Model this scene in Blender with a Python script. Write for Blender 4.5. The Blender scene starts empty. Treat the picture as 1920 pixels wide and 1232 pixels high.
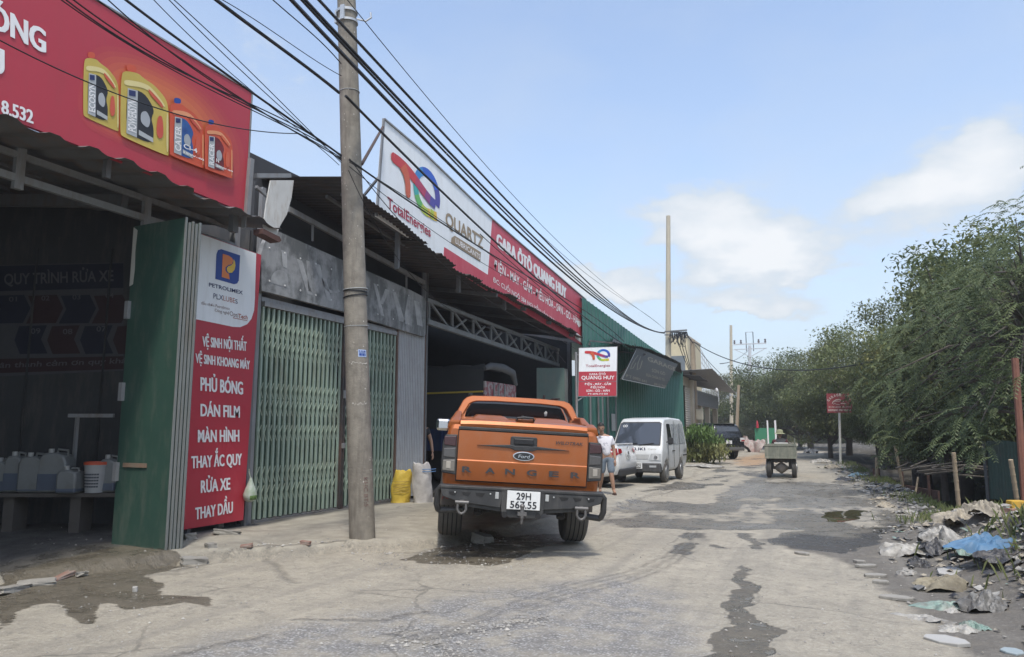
import bpy, bmesh, math, random
import numpy as np
from mathutils import Vector, Matrix, noise as mnoise
R = math.radians
rnd = random.Random(7)
SC = bpy.context.scene
COL = SC.collection

# ------------------------------------------------------------------ camera
F_PX, CX, CY, HOR, VPX, EYE = 1387.0, 960.0, 616.0, 808.0, 1545.0, 1.45
PITCH = math.atan((CY - HOR) / F_PX) * -1
YAW = math.atan((VPX - CX) * math.cos(PITCH) / F_PX)
cd = bpy.data.cameras.new('camera')
cd.sensor_width = 36.0
cd.lens = F_PX / 1920 * 36
cd.clip_start = 0.05
cd.clip_end = 3000
cam = bpy.data.objects.new('camera', cd)
COL.objects.link(cam)
cam.location = (0, 0, EYE)
cam.rotation_euler = (math.pi / 2 + PITCH, 0, YAW)
SC.camera = cam

# ------------------------------------------------------------------ sun, sky, exposure
SUN_EL = R(62)
SUN_DIR = Vector((0.48, -0.877))          # horizontal direction towards the sun
sl = bpy.data.lights.new('sun', 'SUN')
sl.energy = 1.6
sl.angle = R(6)
sl.color = (1.0, 0.95, 0.87)
so = bpy.data.objects.new('sun', sl)
COL.objects.link(so)
sd = Vector((SUN_DIR.x * math.cos(SUN_EL), SUN_DIR.y * math.cos(SUN_EL), math.sin(SUN_EL)))
so.rotation_euler = (-sd).to_track_quat('-Z', 'Y').to_euler()
so.location = (10, -10, 30)
SC.view_settings.view_transform = 'Standard'
SC.view_settings.look = 'None'
SC.view_settings.gamma = 1.0
SC.view_settings.exposure = 0.98

W = bpy.data.worlds.new('World')
SC.world = W
W.use_nodes = True
nt = W.node_tree
nt.nodes.clear()
def wn(t, **k):
    n = nt.nodes.new(t)
    for a, b in k.items(): setattr(n, a, b)
    return n
def wl(a, b): nt.links.new(a, b)
def wmath(op, a, b=None, c=None, clamp=False):
    n = wn('ShaderNodeMath', operation=op, use_clamp=clamp)
    for i, x in enumerate((a, b, c)):
        if x is None: continue
        if isinstance(x, (int, float)): n.inputs[i].default_value = x
        else: wl(x, n.inputs[i])
    return n.outputs[0]
wout = wn('ShaderNodeOutputWorld')
wbg = wn('ShaderNodeBackground')
wbg.inputs['Strength'].default_value = 0.15
wl(wbg.outputs[0], wout.inputs['Surface'])
sky = wn('ShaderNodeTexSky', sky_type='NISHITA')
sky.sun_disc = False
sky.sun_elevation = SUN_EL
sky.sun_rotation = math.atan2(SUN_DIR.x, SUN_DIR.y)
sky.air_density = 1.0
sky.dust_density = 1.6
sky.ozone_density = 1.6
tc = wn('ShaderNodeTexCoord')
sep = wn('ShaderNodeSeparateXYZ')
wl(tc.outputs['Generated'], sep.inputs[0])
az = wmath('ARCTAN2', sep.outputs[0], sep.outputs[1])
el = wmath('ARCSINE', sep.outputs[2])
nz = wn('ShaderNodeTexNoise')
nz.inputs['Scale'].default_value = 15.0
nz.inputs['Detail'].default_value = 7.0
nz.inputs['Roughness'].default_value = 0.55
mp = wn('ShaderNodeMapping')
mp.inputs['Scale'].default_value = (1, 1, 2.2)
wl(tc.outputs['Generated'], mp.inputs[0])
wl(mp.outputs[0], nz.inputs['Vector'])
nz2 = wn('ShaderNodeTexNoise')
nz2.inputs['Scale'].default_value = 2.6
nz2.inputs['Detail'].default_value = 5.0
wl(mp.outputs[0], nz2.inputs['Vector'])
def px_dir(px, py):
    x = (px - CX) / F_PX; y = -(py - CY) / F_PX
    c, s = math.cos(PITCH), math.sin(PITCH)
    f = c - y * s; u = s + y * c
    cy, sy = math.cos(YAW), math.sin(YAW)
    return Vector((cy * x - sy * f, sy * x + cy * f, u))
# each cloud bank: azimuth / elevation of its flat base, half width, height of its heaped top
nw = wn('ShaderNodeTexNoise'); nw.inputs['Scale'].default_value = 11.0; nw.inputs['Detail'].default_value = 7.0; nw.inputs['Roughness'].default_value = .6
wl(mp.outputs[0], nw.inputs['Vector']); sepn = wn('ShaderNodeSeparateColor'); wl(nw.outputs['Color'], sepn.inputs[0])
az0, el0 = az, el
az = wmath('ADD', az, wmath('MULTIPLY', wmath('SUBTRACT', sepn.outputs[0], .5), .17)); el = wmath('ADD', el, wmath('MULTIPLY', wmath('SUBTRACT', sepn.outputs[1], .5), .12))
tot = None
for (a, e, w, h, k) in ((-.125, .266, .095, .056, 1.2), (-.055, .222, .06, .032, .62), (.085, .275, .075, .036, .62), (.19, .295, .09, .058, 1.0), (.16, .235, .15, .055, .52), (-.045, .214, .075, .034, .85), (.02, .16, .16, .05, .3),
                        (-.08, .156, .065, .030, 1.05), (-.25, .186, .09, .040, 1.1), (-.735, .46, .08, .05, .4), (-.42, .62, .05, .02, .4),
                        (.9, .3, .4, .2, .9), (-1.6, .3, .5, .2, .8), (2.4, .35, .6, .25, .9)):
    da = wmath('DIVIDE', wmath('SUBTRACT', az, a), w)
    de = wmath('SUBTRACT', el, e)
    up = wmath('DIVIDE', wmath('MAXIMUM', de, 0), h)
    dn = wmath('DIVIDE', wmath('MINIMUM', de, 0), h * .55)
    r2 = wmath('ADD', wmath('MULTIPLY', da, da), wmath('ADD', wmath('MULTIPLY', up, up), wmath('MULTIPLY', dn, dn)))
    g = wmath('MULTIPLY', wmath('EXPONENT', wmath('MULTIPLY', r2, -1.0)), k)
    tot = g if tot is None else wmath('ADD', tot, g)
dens = wmath('ADD', tot, wmath('MULTIPLY', wmath('SUBTRACT', nz.outputs[0], .5), .95))
mr = wn('ShaderNodeMapRange', interpolation_type='SMOOTHSTEP')
wl(dens, mr.inputs[0]); mr.inputs[1].default_value = .30; mr.inputs[2].default_value = .74
# thin veil, thicker towards the horizon
veil = wmath('MULTIPLY', wmath('EXPONENT', wmath('MULTIPLY', wmath('MAXIMUM', el0, 0), -4.0)), .88)
veil2 = wmath('MULTIPLY', wmath('MAXIMUM', wmath('SUBTRACT', nz2.outputs[0], .45), 0), .9)
vl = wmath('ADD', wmath('ADD', veil, .10), veil2, clamp=True)
m1 = wn('ShaderNodeMixRGB'); wl(vl, m1.inputs[0]); wl(sky.outputs[0], m1.inputs[1]); m1.inputs[2].default_value = (2.3, 2.56, 2.86, 1)
# cloud tops are whiter than their bases
top = wn('ShaderNodeMapRange'); wl(dens, top.inputs[0]); top.inputs[1].default_value = .55; top.inputs[2].default_value = 1.35
cc = wn('ShaderNodeMixRGB'); wl(top.outputs[0], cc.inputs[0]); cc.inputs[1].default_value = (2.42, 2.66, 2.9, 1); cc.inputs[2].default_value = (3.35, 3.38, 3.4, 1)
m2 = wn('ShaderNodeMixRGB'); wl(wmath('MULTIPLY', mr.outputs[0], .88), m2.inputs[0]); wl(m1.outputs[0], m2.inputs[1]); wl(cc.outputs[0], m2.inputs[2])
wl(m2.outputs[0], wbg.inputs['Color'])

# ------------------------------------------------------------------ geometry helpers
EYEV = Vector((0, 0, EYE))
def GP(px, py, z=0.0):
    d = px_dir(px, py); return EYEV + d * ((z - EYE) / d.z)
def WX(px, py, X):
    d = px_dir(px, py); return EYEV + d * (X / d.x)
def WY(px, py, Y):
    d = px_dir(px, py); return EYEV + d * (Y / d.y)
def WP(px, py, P, Q):                       # on the upright plane through P and Q
    d = px_dir(px, py)
    n = Vector((Q[1] - P[1], -(Q[0] - P[0]), 0))
    return EYEV + d * (n.dot(Vector((P[0], P[1], 0))) / n.dot(d))
VDIR = Vector((-math.sin(YAW), math.cos(YAW), 0)); RDIR = Vector((math.cos(YAW), math.sin(YAW), 0))
def WD(px, py, D):                          # at forward distance D
    d = px_dir(px, py); return EYEV + d * (D / d.dot(VDIR))

class MB:
    def __init__(s): s.v = []; s.f = []; s.m = []
    def add(s, vs, fs, mi=0):
        o = len(s.v); s.v.extend([tuple(v) for v in vs])
        s.f.extend([tuple(i + o for i in f) for f in fs]); s.m.extend([mi] * len(fs)); return s
    def box(s, x0, x1, y0, y1, z0, z1, mi=0):
        return s.add([(x, y, z) for z in (z0, z1) for y in (y0, y1) for x in (x0, x1)],
                     [(0, 2, 3, 1), (4, 5, 7, 6), (0, 1, 5, 4), (1, 3, 7, 5), (3, 2, 6, 7), (2, 0, 4, 6)], mi)
    def obox(s, c, sz, M=None, mi=0):
        hx, hy, hz = sz[0] / 2, sz[1] / 2, sz[2] / 2
        b = MB().box(-hx, hx, -hy, hy, -hz, hz)
        M = M or Matrix.Identity(3)
        return s.add([Vector(c) + M @ Vector(v) for v in b.v], b.f, mi)
    def bar(s, p, q, w, h, mi=0, up=(0, 0, 1)):
        p = Vector(p); q = Vector(q); d = (q - p)
        L = d.length
        if L < 1e-6: return s
        d /= L; u = Vector(up)
        x = d.cross(u)
        if x.length < 1e-3: x = d.cross(Vector((1, 0, 0)))
        x.normalize(); z = x.cross(d)
        M = Matrix((x, d, z)).transposed()
        return s.obox((p + q) / 2, (w, L, h), M, mi)
    def tube(s, pts, r, n=8, mi=0, cap=True):
        pts = [Vector(p) for p in pts]; k = len(pts)
        rs = r if isinstance(r, (list, tuple)) else [r] * k
        o = len(s.v); ref = None
        for i, p in enumerate(pts):
            d = (pts[min(i + 1, k - 1)] - pts[max(i - 1, 0)])
            if d.length < 1e-9: d = Vector((0, 0, 1))
            d.normalize()
            if ref is None:
                ref = Vector((0, 0, 1)) if abs(d.z) < .9 else Vector((1, 0, 0))
            a = ref - d * ref.dot(d)
            if a.length < 1e-6: a = d.orthogonal()
            a.normalize(); ref = a; b = d.cross(a)
            for j in range(n):
                t = 2 * math.pi * j / n
                s.v.append(tuple(p + (a * math.cos(t) + b * math.sin(t)) * rs[i]))
        fs = []
        for i in range(k - 1):
            for j in range(n):
                j2 = (j + 1) % n
                fs.append((o + i * n + j, o + i * n + j2, o + (i + 1) * n + j2, o + (i + 1) * n + j))
        if cap:
            fs.append(tuple(o + j for j in reversed(range(n)))); fs.append(tuple(o + (k - 1) * n + j for j in range(n)))
        s.f.extend(fs); s.m.extend([mi] * len(fs)); return s
    def lathe(s, prof, n=16, c=(0, 0, 0), M=None, mi=0):
        o = len(s.v); c = Vector(c); M = M or Matrix.Identity(3); k = len(prof)
        for (r, z) in prof:
            for j in range(n):
                t = 2 * math.pi * j / n
                s.v.append(tuple(c + M @ Vector((r * math.cos(t), r * math.sin(t), z))))
        fs = [(o + i * n + j, o + i * n + (j + 1) % n, o + (i + 1) * n + (j + 1) % n, o + (i + 1) * n + j) for i in range(k - 1) for j in range(n)]
        fs.append(tuple(o + j for j in reversed(range(n)))); fs.append(tuple(o + (k - 1) * n + j for j in range(n)))
        s.f.extend(fs); s.m.extend([mi] * len(fs)); return s
    def prism(s, poly, o, u, v, t, mi=0):     # polygon in (u,v) from o, thickened by t along u x v
        o = Vector(o); u = Vector(u); v = Vector(v); nrm = u.cross(v).normalized()
        k = len(poly)
        A = [o + u * a + v * b for a, b in poly]; B = [p + nrm * t for p in A]
        ar = sum(poly[i][0] * poly[(i + 1) % k][1] - poly[(i + 1) % k][0] * poly[i][1] for i in range(k))
        idx = list(range(k))
        if ar < 0: idx = idx[::-1]
        if t < 0: idx = idx[::-1]
        fs = [tuple(reversed(idx)), tuple(i + k for i in idx)]
        for i in range(k):
            a, b = idx[i], idx[(i + 1) % k]
            fs.append((a, b, b + k, a + k))
        return s.add(A + B, fs, mi)
    def face(s, pts, mi=0): return s.add(pts, [tuple(range(len(pts)))], mi)
    def grid(s, P, mi=0, closeu=False):        # P[i][j] points
        o = len(s.v); n = len(P); k = len(P[0])
        for row in P: s.v.extend([tuple(p) for p in row])
        fs = []
        for i in range(n - 1):
            for j in range(k - 1 + (1 if closeu else 0)):
                j2 = (j + 1) % k
                fs.append((o + i * k + j, o + i * k + j2, o + (i + 1) * k + j2, o + (i + 1) * k + j))
        s.f.extend(fs); s.m.extend([mi] * len(fs)); return s
    def build(s, name, mats, parent=None, smooth=None, bevel=0, solid=0, world=False, subd=0):
        me = bpy.data.meshes.new(name)
        me.from_pydata(s.v, [], s.f)
        if not isinstance(mats, (list, tuple)): mats = [mats]
        for m in mats: me.materials.append(m)
        if len(mats) > 1: me.polygons.foreach_set('material_index', s.m)
        if smooth is not None:
            me.polygons.foreach_set('use_smooth', [True] * len(me.polygons))
            if smooth > 0: me.set_sharp_from_angle(angle=R(smooth))
        me.update()
        o = bpy.data.objects.new(name, me); COL.objects.link(o)
        if parent is not None:
            o.parent = parent
            if world: o.matrix_parent_inverse = parent_world(parent).inverted()
        if solid:
            md = o.modifiers.new('thick', 'SOLIDIFY'); md.thickness = solid; md.offset = 0
        if bevel:
            md = o.modifiers.new('edge', 'BEVEL'); md.width = bevel; md.segments = 2; md.limit_method = 'ANGLE'; md.angle_limit = R(40)
        if subd:
            md = o.modifiers.new('sub', 'SUBSURF'); md.levels = subd; md.render_levels = subd
        return o
def parent_world(p):
    M = Matrix.LocRotScale(p.location, p.rotation_euler, p.scale)
    if p.parent is not None: M = parent_world(p.parent) @ p.matrix_parent_inverse @ M
    return M
def tag(o, label, cat, group=None, kind=None):
    o['label'] = label; o['category'] = cat
    if group: o['group'] = group
    if kind: o['kind'] = kind
    return o
def thing(name, label, cat, loc=(0, 0, 0), rz=0.0, group=None, rot=None):
    o = bpy.data.objects.new(name, None); COL.objects.link(o)
    o.empty_display_size = .2
    o.location = loc; o.rotation_euler = rot if rot else (0, 0, rz)
    return tag(o, label, cat, group)
def copy_tree(o, parent=None):
    c = o.copy(); COL.objects.link(c)
    if parent is not None: c.parent = parent
    for ch in list(o.children): copy_tree(ch, c)
    return c
def structure(o): o['kind'] = 'structure'; return o
def lerp_curve(x, xs, ys): return float(np.interp(x, xs, ys))

# ------------------------------------------------------------------ materials
MATS = {}
def mat(name, col, rough=.6, metal=0.0, col2=None, nscale=6.0, namt=.5, bump=0.0, bscale=40.0, spec=.5, coat=0.0, dirt=None, damt=0.0, dscale=(3, 3, .6), trans=0.0, ngain=(.35, .68)):
    if name in MATS: return MATS[name]
    m = bpy.data.materials.new(name); m.use_nodes = True; MATS[name] = m
    t = m.node_tree; b = t.nodes['Principled BSDF']
    b.inputs['Roughness'].default_value = rough; b.inputs['Metallic'].default_value = metal
    b.inputs['Specular IOR Level'].default_value = spec; b.inputs['Coat Weight'].default_value = coat
    b.inputs['Coat Roughness'].default_value = .08
    c1 = (*col, 1); c2 = (*(col2 or tuple(x * .78 for x in col)), 1)
    tcn = t.nodes.new('ShaderNodeTexCoord')
    n1 = t.nodes.new('ShaderNodeTexNoise'); n1.inputs['Scale'].default_value = nscale; n1.inputs['Detail'].default_value = 7; n1.inputs['Roughness'].default_value = .62
    t.links.new(tcn.outputs['Object'], n1.inputs['Vector'])
    r = t.nodes.new('ShaderNodeMapRange'); r.inputs[1].default_value = ngain[0]; r.inputs[2].default_value = ngain[1]; r.inputs[4].default_value = namt
    t.links.new(n1.outputs[0], r.inputs[0])
    mx = t.nodes.new('ShaderNodeMixRGB'); mx.inputs[1].default_value = c1; mx.inputs[2].default_value = c2
    t.links.new(r.outputs[0], mx.inputs[0]); last = mx.outputs[0]
    if dirt:
        mpn = t.nodes.new('ShaderNodeMapping'); mpn.inputs['Scale'].default_value = dscale
        t.links.new(tcn.outputs['Object'], mpn.inputs[0])
        n2 = t.nodes.new('ShaderNodeTexNoise'); n2.inputs['Scale'].default_value = 2.4; n2.inputs['Detail'].default_value = 8; n2.inputs['Roughness'].default_value = .7
        t.links.new(mpn.outputs[0], n2.inputs['Vector'])
        r2 = t.nodes.new('ShaderNodeMapRange'); r2.inputs[1].default_value = .48; r2.inputs[2].default_value = .72; r2.inputs[4].default_value = damt
        t.links.new(n2.outputs[0], r2.inputs[0])
        m2 = t.nodes.new('ShaderNodeMixRGB'); m2.inputs[2].default_value = (*dirt, 1)
        t.links.new(r2.outputs[0], m2.inputs[0]); t.links.new(last, m2.inputs[1]); last = m2.outputs[0]
    t.links.new(last, b.inputs['Base Color'])
    rr = t.nodes.new('ShaderNodeMapRange'); rr.inputs[3].default_value = max(rough - .08, .03); rr.inputs[4].default_value = min(rough + .12, 1)
    t.links.new(n1.outputs[0], rr.inputs[0]); t.links.new(rr.outputs[0], b.inputs['Roughness'])
    if bump:
        n3 = t.nodes.new('ShaderNodeTexNoise'); n3.inputs['Scale'].default_value = bscale; n3.inputs['Detail'].default_value = 5
        t.links.new(tcn.outputs['Object'], n3.inputs['Vector'])
        bp = t.nodes.new('ShaderNodeBump'); bp.inputs['Strength'].default_value = bump; bp.inputs['Distance'].default_value = .02
        t.links.new(n3.outputs[0], bp.inputs['Height']); t.links.new(bp.outputs[0], b.inputs['Normal'])
    return m
def glass_mat(name, col=(.02, .025, .03), rough=.04, alpha=1.0):
    if name in MATS: return MATS[name]
    m = bpy.data.materials.new(name); m.use_nodes = True; MATS[name] = m
    b = m.node_tree.nodes['Principled BSDF']
    b.inputs['Base Color'].default_value = (*col, 1); b.inputs['Roughness'].default_value = rough; b.inputs['Specular IOR Level'].default_value = .7
    b.inputs['Coat Weight'].default_value = .3
    if alpha < 1: b.inputs['Alpha'].default_value = alpha
    return m

# ------------------------------------------------------------------ lettering (built-in font turned into flat print)
_T = {}
def glyphs(sx, bold):
    k = (sx, bold)
    if k not in _T:
        c = bpy.data.curves.new('t', 'FONT'); c.body = sx; c.size = 1; c.offset = bold; c.resolution_u = 3; c.fill_mode = 'FRONT'
        o = bpy.data.objects.new('t', c); COL.objects.link(o)
        dg = bpy.context.evaluated_depsgraph_get()
        me = bpy.data.meshes.new_from_object(o.evaluated_get(dg))
        vs = [(v.co.x, v.co.y) for v in me.vertices]; fs = [tuple(p.vertices) for p in me.polygons]
        x0 = min(v[0] for v in vs); x1 = max(v[0] for v in vs)
        _T[k] = ([((x - x0) / (x1 - x0), y / .70) for x, y in vs], fs, (x1 - x0) / .70)
        bpy.data.objects.remove(o); bpy.data.curves.remove(c); bpy.data.meshes.remove(me)
    return _T[k]
def put_text(mb, sx, o, u, v, bold=.012, mi=0, shear=0.0):   # o = left end of the baseline, u spans the whole line, v is the cap height
    vs, fs, asp = glyphs(sx, bold)
    o = Vector(o); u = Vector(u); v = Vector(v)
    mb.add([o + u * a + v * b + u.normalized() * (shear * b * v.length) for a, b in vs], fs, mi)
def text_c(mb, sx, c, u, v, h, w=None, bold=.012, mi=0, shear=0.0):  # centred on c, unit u / v, cap height h, width w
    asp = glyphs(sx, bold)[2]
    w = w or h * asp
    u = Vector(u).normalized(); v = Vector(v).normalized()
    put_text(mb, sx, Vector(c) - u * w / 2 - v * h / 2, u * w, v * h, bold, mi, shear)
def chaikin(P, n=2):
    for _ in range(n):
        out = []
        for i in range(len(P)):
            a, c = P[i], P[(i + 1) % len(P)]; out += [(a[0] * .78 + c[0] * .22, a[1] * .78 + c[1] * .22), (a[0] * .22 + c[0] * .78, a[1] * .22 + c[1] * .78)]
        P = out
    return P
class Board:
    """a flat sign: maps points traced on the face to that face, 4 mm proud per layer"""
    def __init__(s, fn, nrm): s.fn = fn; s.n = Vector(nrm).normalized()
    def P(s, p, lay=1): return s.fn(p[0], p[1]) + s.n * (.004 * lay)
    def poly(s, mb, pts, mi=0, lay=1):
        P = [s.P(p, lay) for p in pts]
        nn = Vector((0, 0, 0))
        for i in range(len(P)): nn += P[i].cross(P[(i + 1) % len(P)])
        if nn.dot(s.n) < 0: P = P[::-1]
        mb.face(P, mi)
    def text(s, mb, sx, a, b, h, bold=.012, mi=0, lay=2, shear=0.0):
        if bold > .032:                       # heavy face: three strikes, each a hair prouder than the last
            k = (bold - .014) * h * .95
            for i, q in enumerate((-k, k, 0)):
                m_ = (b[1] - a[1]) / max(abs(b[0] - a[0]), 1e-6); A = s.P((a[0] + q, a[1] + q * m_), lay + i * .2); B = s.P((b[0] + q, b[1] + q * m_), lay + i * .2); C = s.P((a[0] + q, a[1] + q * m_ - h), lay + i * .2)
                put_text(mb, sx, A, B - A, C - A, .014, mi, shear)
            return
        A = s.P(a, lay); B = s.P(b, lay); C = s.P((a[0], a[1] - h), lay)
        put_text(mb, sx, A, B - A, C - A, bold, mi, shear)
    def stroke(s, mb, pts, w, mi=0, lay=1, cols=None):
        L = []; Rr = []
        for i, p in enumerate(pts):
            q0 = Vector(pts[max(i - 1, 0)]); q1 = Vector(pts[min(i + 1, len(pts) - 1)])
            d = (q1 - q0).normalized(); n = Vector((-d.y, d.x))
            ww = w[i] if isinstance(w, (list, tuple)) else w
            L.append(Vector(p) + n * ww / 2); Rr.append(Vector(p) - n * ww / 2)
        for i in range(len(pts) - 1):
            m = mi[i] if isinstance(mi, (list, tuple)) else mi
            s.poly(mb, [L[i], L[i + 1], Rr[i + 1], Rr[i]], m, lay)
def arc(cx, cy, rx, ry, a0, a1, n=16): return [(cx + rx * math.cos(R(a0 + (a1 - a0) * i / n)), cy + ry * math.sin(R(a0 + (a1 - a0) * i / n))) for i in range(n + 1)]
# ================================================================== ground
NW, FX = None, -7.83                                     # FX: the building line
def np_noise(x, y, sc, seed=0, oct=4):
    """cheap value noise on arrays"""
    rng = np.random.RandomState(seed); T = rng.rand(256, 256)
    out = np.zeros_like(x); amp = 1.0; tot = 0
    for k in range(oct):
        u = x * sc * 2 ** k + 37.2 * k + 500; v = y * sc * 2 ** k + 11.7 * k + 500
        i = np.floor(u).astype(int); j = np.floor(v).astype(int); a = u - i; b = v - j
        a = a * a * (3 - 2 * a); b = b * b * (3 - 2 * b)
        t = lambda p, q: T[p % 256, q % 256]
        out += amp * ((t(i, j) * (1 - a) + t(i + 1, j) * a) * (1 - b) + (t(i, j + 1) * (1 - a) + t(i + 1, j + 1) * a) * b)
        tot += amp; amp *= .5
    return out / tot
def sdf(x, y, poly):
    """signed distance, negative inside"""
    d = np.full(x.shape, 1e9); ins = np.zeros(x.shape, bool); n = len(poly)
    for i in range(n):
        (x0, y0), (x1, y1) = poly[i], poly[(i + 1) % n]
        ex, ey = x1 - x0, y1 - y0; L = ex * ex + ey * ey + 1e-9
        t = np.clip(((x - x0) * ex + (y - y0) * ey) / L, 0, 1)
        d = np.minimum(d, np.hypot(x - x0 - t * ex, y - y0 - t * ey))
        c = ((y0 > y) != (y1 > y))
        xi = x0 + (y - y0) * ex / (ey if abs(ey) > 1e-9 else 1e-9)
        ins ^= c & (x < xi)
    return np.where(ins, -d, d)
def pdist(x, y, pts):
    d = np.full(x.shape, 1e9)
    for i in range(len(pts) - 1):
        (x0, y0), (x1, y1) = pts[i], pts[i + 1]
        ex, ey = x1 - x0, y1 - y0; L = ex * ex + ey * ey + 1e-9
        t = np.clip(((x - x0) * ex + (y - y0) * ey) / L, 0, 1)
        d = np.minimum(d, np.hypot(x - x0 - t * ex, y - y0 - t * ey))
    return d
def gpoly(pts, z=0.0): return [tuple(GP(a, b, z)[:2]) for a, b in pts]
APY = [-5, 4.2, 5.0, 6.2, 6.9, 8.0, 9.05, 11, 13.3, 18, 24, 30, 36, 45, 60, 90]
APX = [-7.7, -7.75, -7.6, -6.75, -6.3, -5.2, -4.6, -3.95, -3.65, -3.75, -3.95, -4.6, -5.2, -6.2, -8, -12]
BKY = [-5, 5, 9, 14, 20, 27, 34, 45, 60, 90]            # top of the ditch bank
BKX = [3.3, 3.0, 2.55, 2.1, 1.85, 1.35, 1.2, 1.0, .3, -2]
def sstep(a, b, x):
    t = np.clip((x - a) / (b - a), 0, 1); return t * t * (3 - 2 * t)
def ground_z(x, y):
    x = np.asarray(x, float); y = np.asarray(y, float)
    n1 = np_noise(x, y, .8, 3); n2 = np_noise(x, y, 3.0, 5)
    z = (n1 - .5) * .05 + (n2 - .5) * .012
    xe = np.interp(y, APY, APX) + (np_noise(x, y, 2.2, 9) - .5) * .34
    near = sstep(4.6, 6.6, y)
    z = z + (1 - sstep(-.10, .16 + .25 * sstep(10, 14, y), x - xe)) * (.05 + .065 * near - .055 * sstep(11, 15, y)) - .02 * np.exp(-((x - xe - .15) / .12) ** 2) + (np_noise(x, y, 6, 77) - .5) * .06 * np.exp(-((x - xe) / .2) ** 2) * near
    bx = np.interp(y, BKY, BKX)
    drop = sstep(-.15, .8, x - bx); rise = sstep(3.6, 5.2, x - bx)
    fo = 1 - sstep(33, 40, y); z = z - 1.05 * drop * fo + (1.05 * fo + .1) * rise
    bank = np.exp(-((x - bx + .45) / .55) ** 2) * (.14 - .13 * sstep(11, 14.5, y))
    heap = np.exp(-((x - 2.3) / .75) ** 2 - ((y - 8.6) / 1.9) ** 2) * .46 + np.exp(-((x - 1.8) / .6) ** 2 - ((y - 11.2) / 1.6) ** 2) * .2
    rough = np_noise(x, y, 2.5, 21) * (.15 - .10 * sstep(12, 15, y)) * sstep(-1.2, -.1, x - bx) * (1 - drop * .6)
    return z + (bank + heap) * (.6 + .8 * n2) + rough
def gz(x, y): return float(ground_z(np.array([x]), np.array([y]))[0])
WET = [([(0, 1190), (40, 1140), (75, 1132), (150, 1150), (190, 1172), (205, 1150), (182, 1136), (300, 1142), (350, 1138), (400, 1142), (398, 1126), (340, 1124), (296, 1118), (288, 1104), (312, 1096), (272, 1080), (345, 1064), (330, 1048), (215, 1038), (120, 1048), (0, 1070)], 1.0),
       ([(745, 1052), (850, 1022), (900, 1005), (1060, 1000), (1062, 1012), (1000, 1040), (930, 1058), (860, 1058)], .8),
       ([(1120, 965), (1180, 940), (1250, 940), (1330, 946), (1350, 922), (1440, 885), (1500, 900), (1560, 905), (1640, 935), (1700, 975), (1660, 1010), (1580, 1040), (1500, 1032), (1440, 1024), (1450, 1008), (1500, 992), (1300, 994), (1200, 990), (1120, 990)], 1.0),
       ([(1312, 1240), (1342, 1190), (1368, 1150), (1384, 1090), (1394, 1060), (1404, 1090), (1418, 1140), (1446, 1180), (1466, 1240)], 1.0),
       ([(1300, 905), (1350, 895), (1420, 890), (1440, 882), (1350, 888)], .9),
       ([(1180, 930), (1240, 915), (1300, 908), (1300, 914), (1230, 932)], .7),
       ([(1330, 880), (1450, 868), (1450, 874), (1340, 888)], .7),
       ([(1260, 1040), (1290, 1000), (1310, 1000), (1290, 1045)], .8),
       ([(1320, 868), (1440, 858), (1440, 864), (1330, 874)], .5)]
MUD = [(1420, 1012), (1500, 1000), (1600, 1010), (1660, 985), (1760, 965), (1930, 1010), (2300, 1400), (1960, 1330), (1860, 1260), (1790, 1215), (1700, 1140), (1640, 1085), (1580, 1050), (1500, 1036)]
PUD = [(1540, 978), (1548, 962), (1590, 955), (1625, 957), (1610, 972), (1580, 982)]
ASP = [(1120, 966), (1180, 938), (1330, 944), (1360, 915), (1440, 885), (1500, 892), (1590, 905), (1700, 970), (1560, 1005), (1480, 992), (1300, 990), (1120, 986)]
GRAV = [(250, 1240), (480, 1180), (700, 1150), (900, 1110), (1180, 1080), (1260, 1120), (1310, 1240)]
SANDY = [(1370, 862), (1440, 848), (1490, 850), (1440, 872), (1390, 874)]
TRK = [[(1300, 990), (1285, 1015), (1255, 1045), (1180, 1072), (1080, 1095), (980, 1125), (880, 1165), (760, 1200)], [(1290, 1035), (1240, 1062), (1170, 1088), (1080, 1110), (980, 1140)], [(1310, 1000), (1330, 1020), (1360, 1030)], [(1395, 998), (1420, 1030)]]
CRK = [[(330, 1055), (470, 1030), (560, 1024), (640, 1018), (700, 1026), (800, 1022), (870, 1012), (960, 1000)], [(490, 1020), (520, 1050), (545, 1078)], [(740, 1165), (800, 1180), (860, 1205), (900, 1232)], [(800, 1175), (960, 1150), (1020, 1140)],
       [(1130, 962), (1200, 930), (1260, 915), (1320, 902)], [(560, 1140), (700, 1145), (800, 1128)], [(0, 1225), (200, 1215), (330, 1200), (500, 1165)]]
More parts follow.
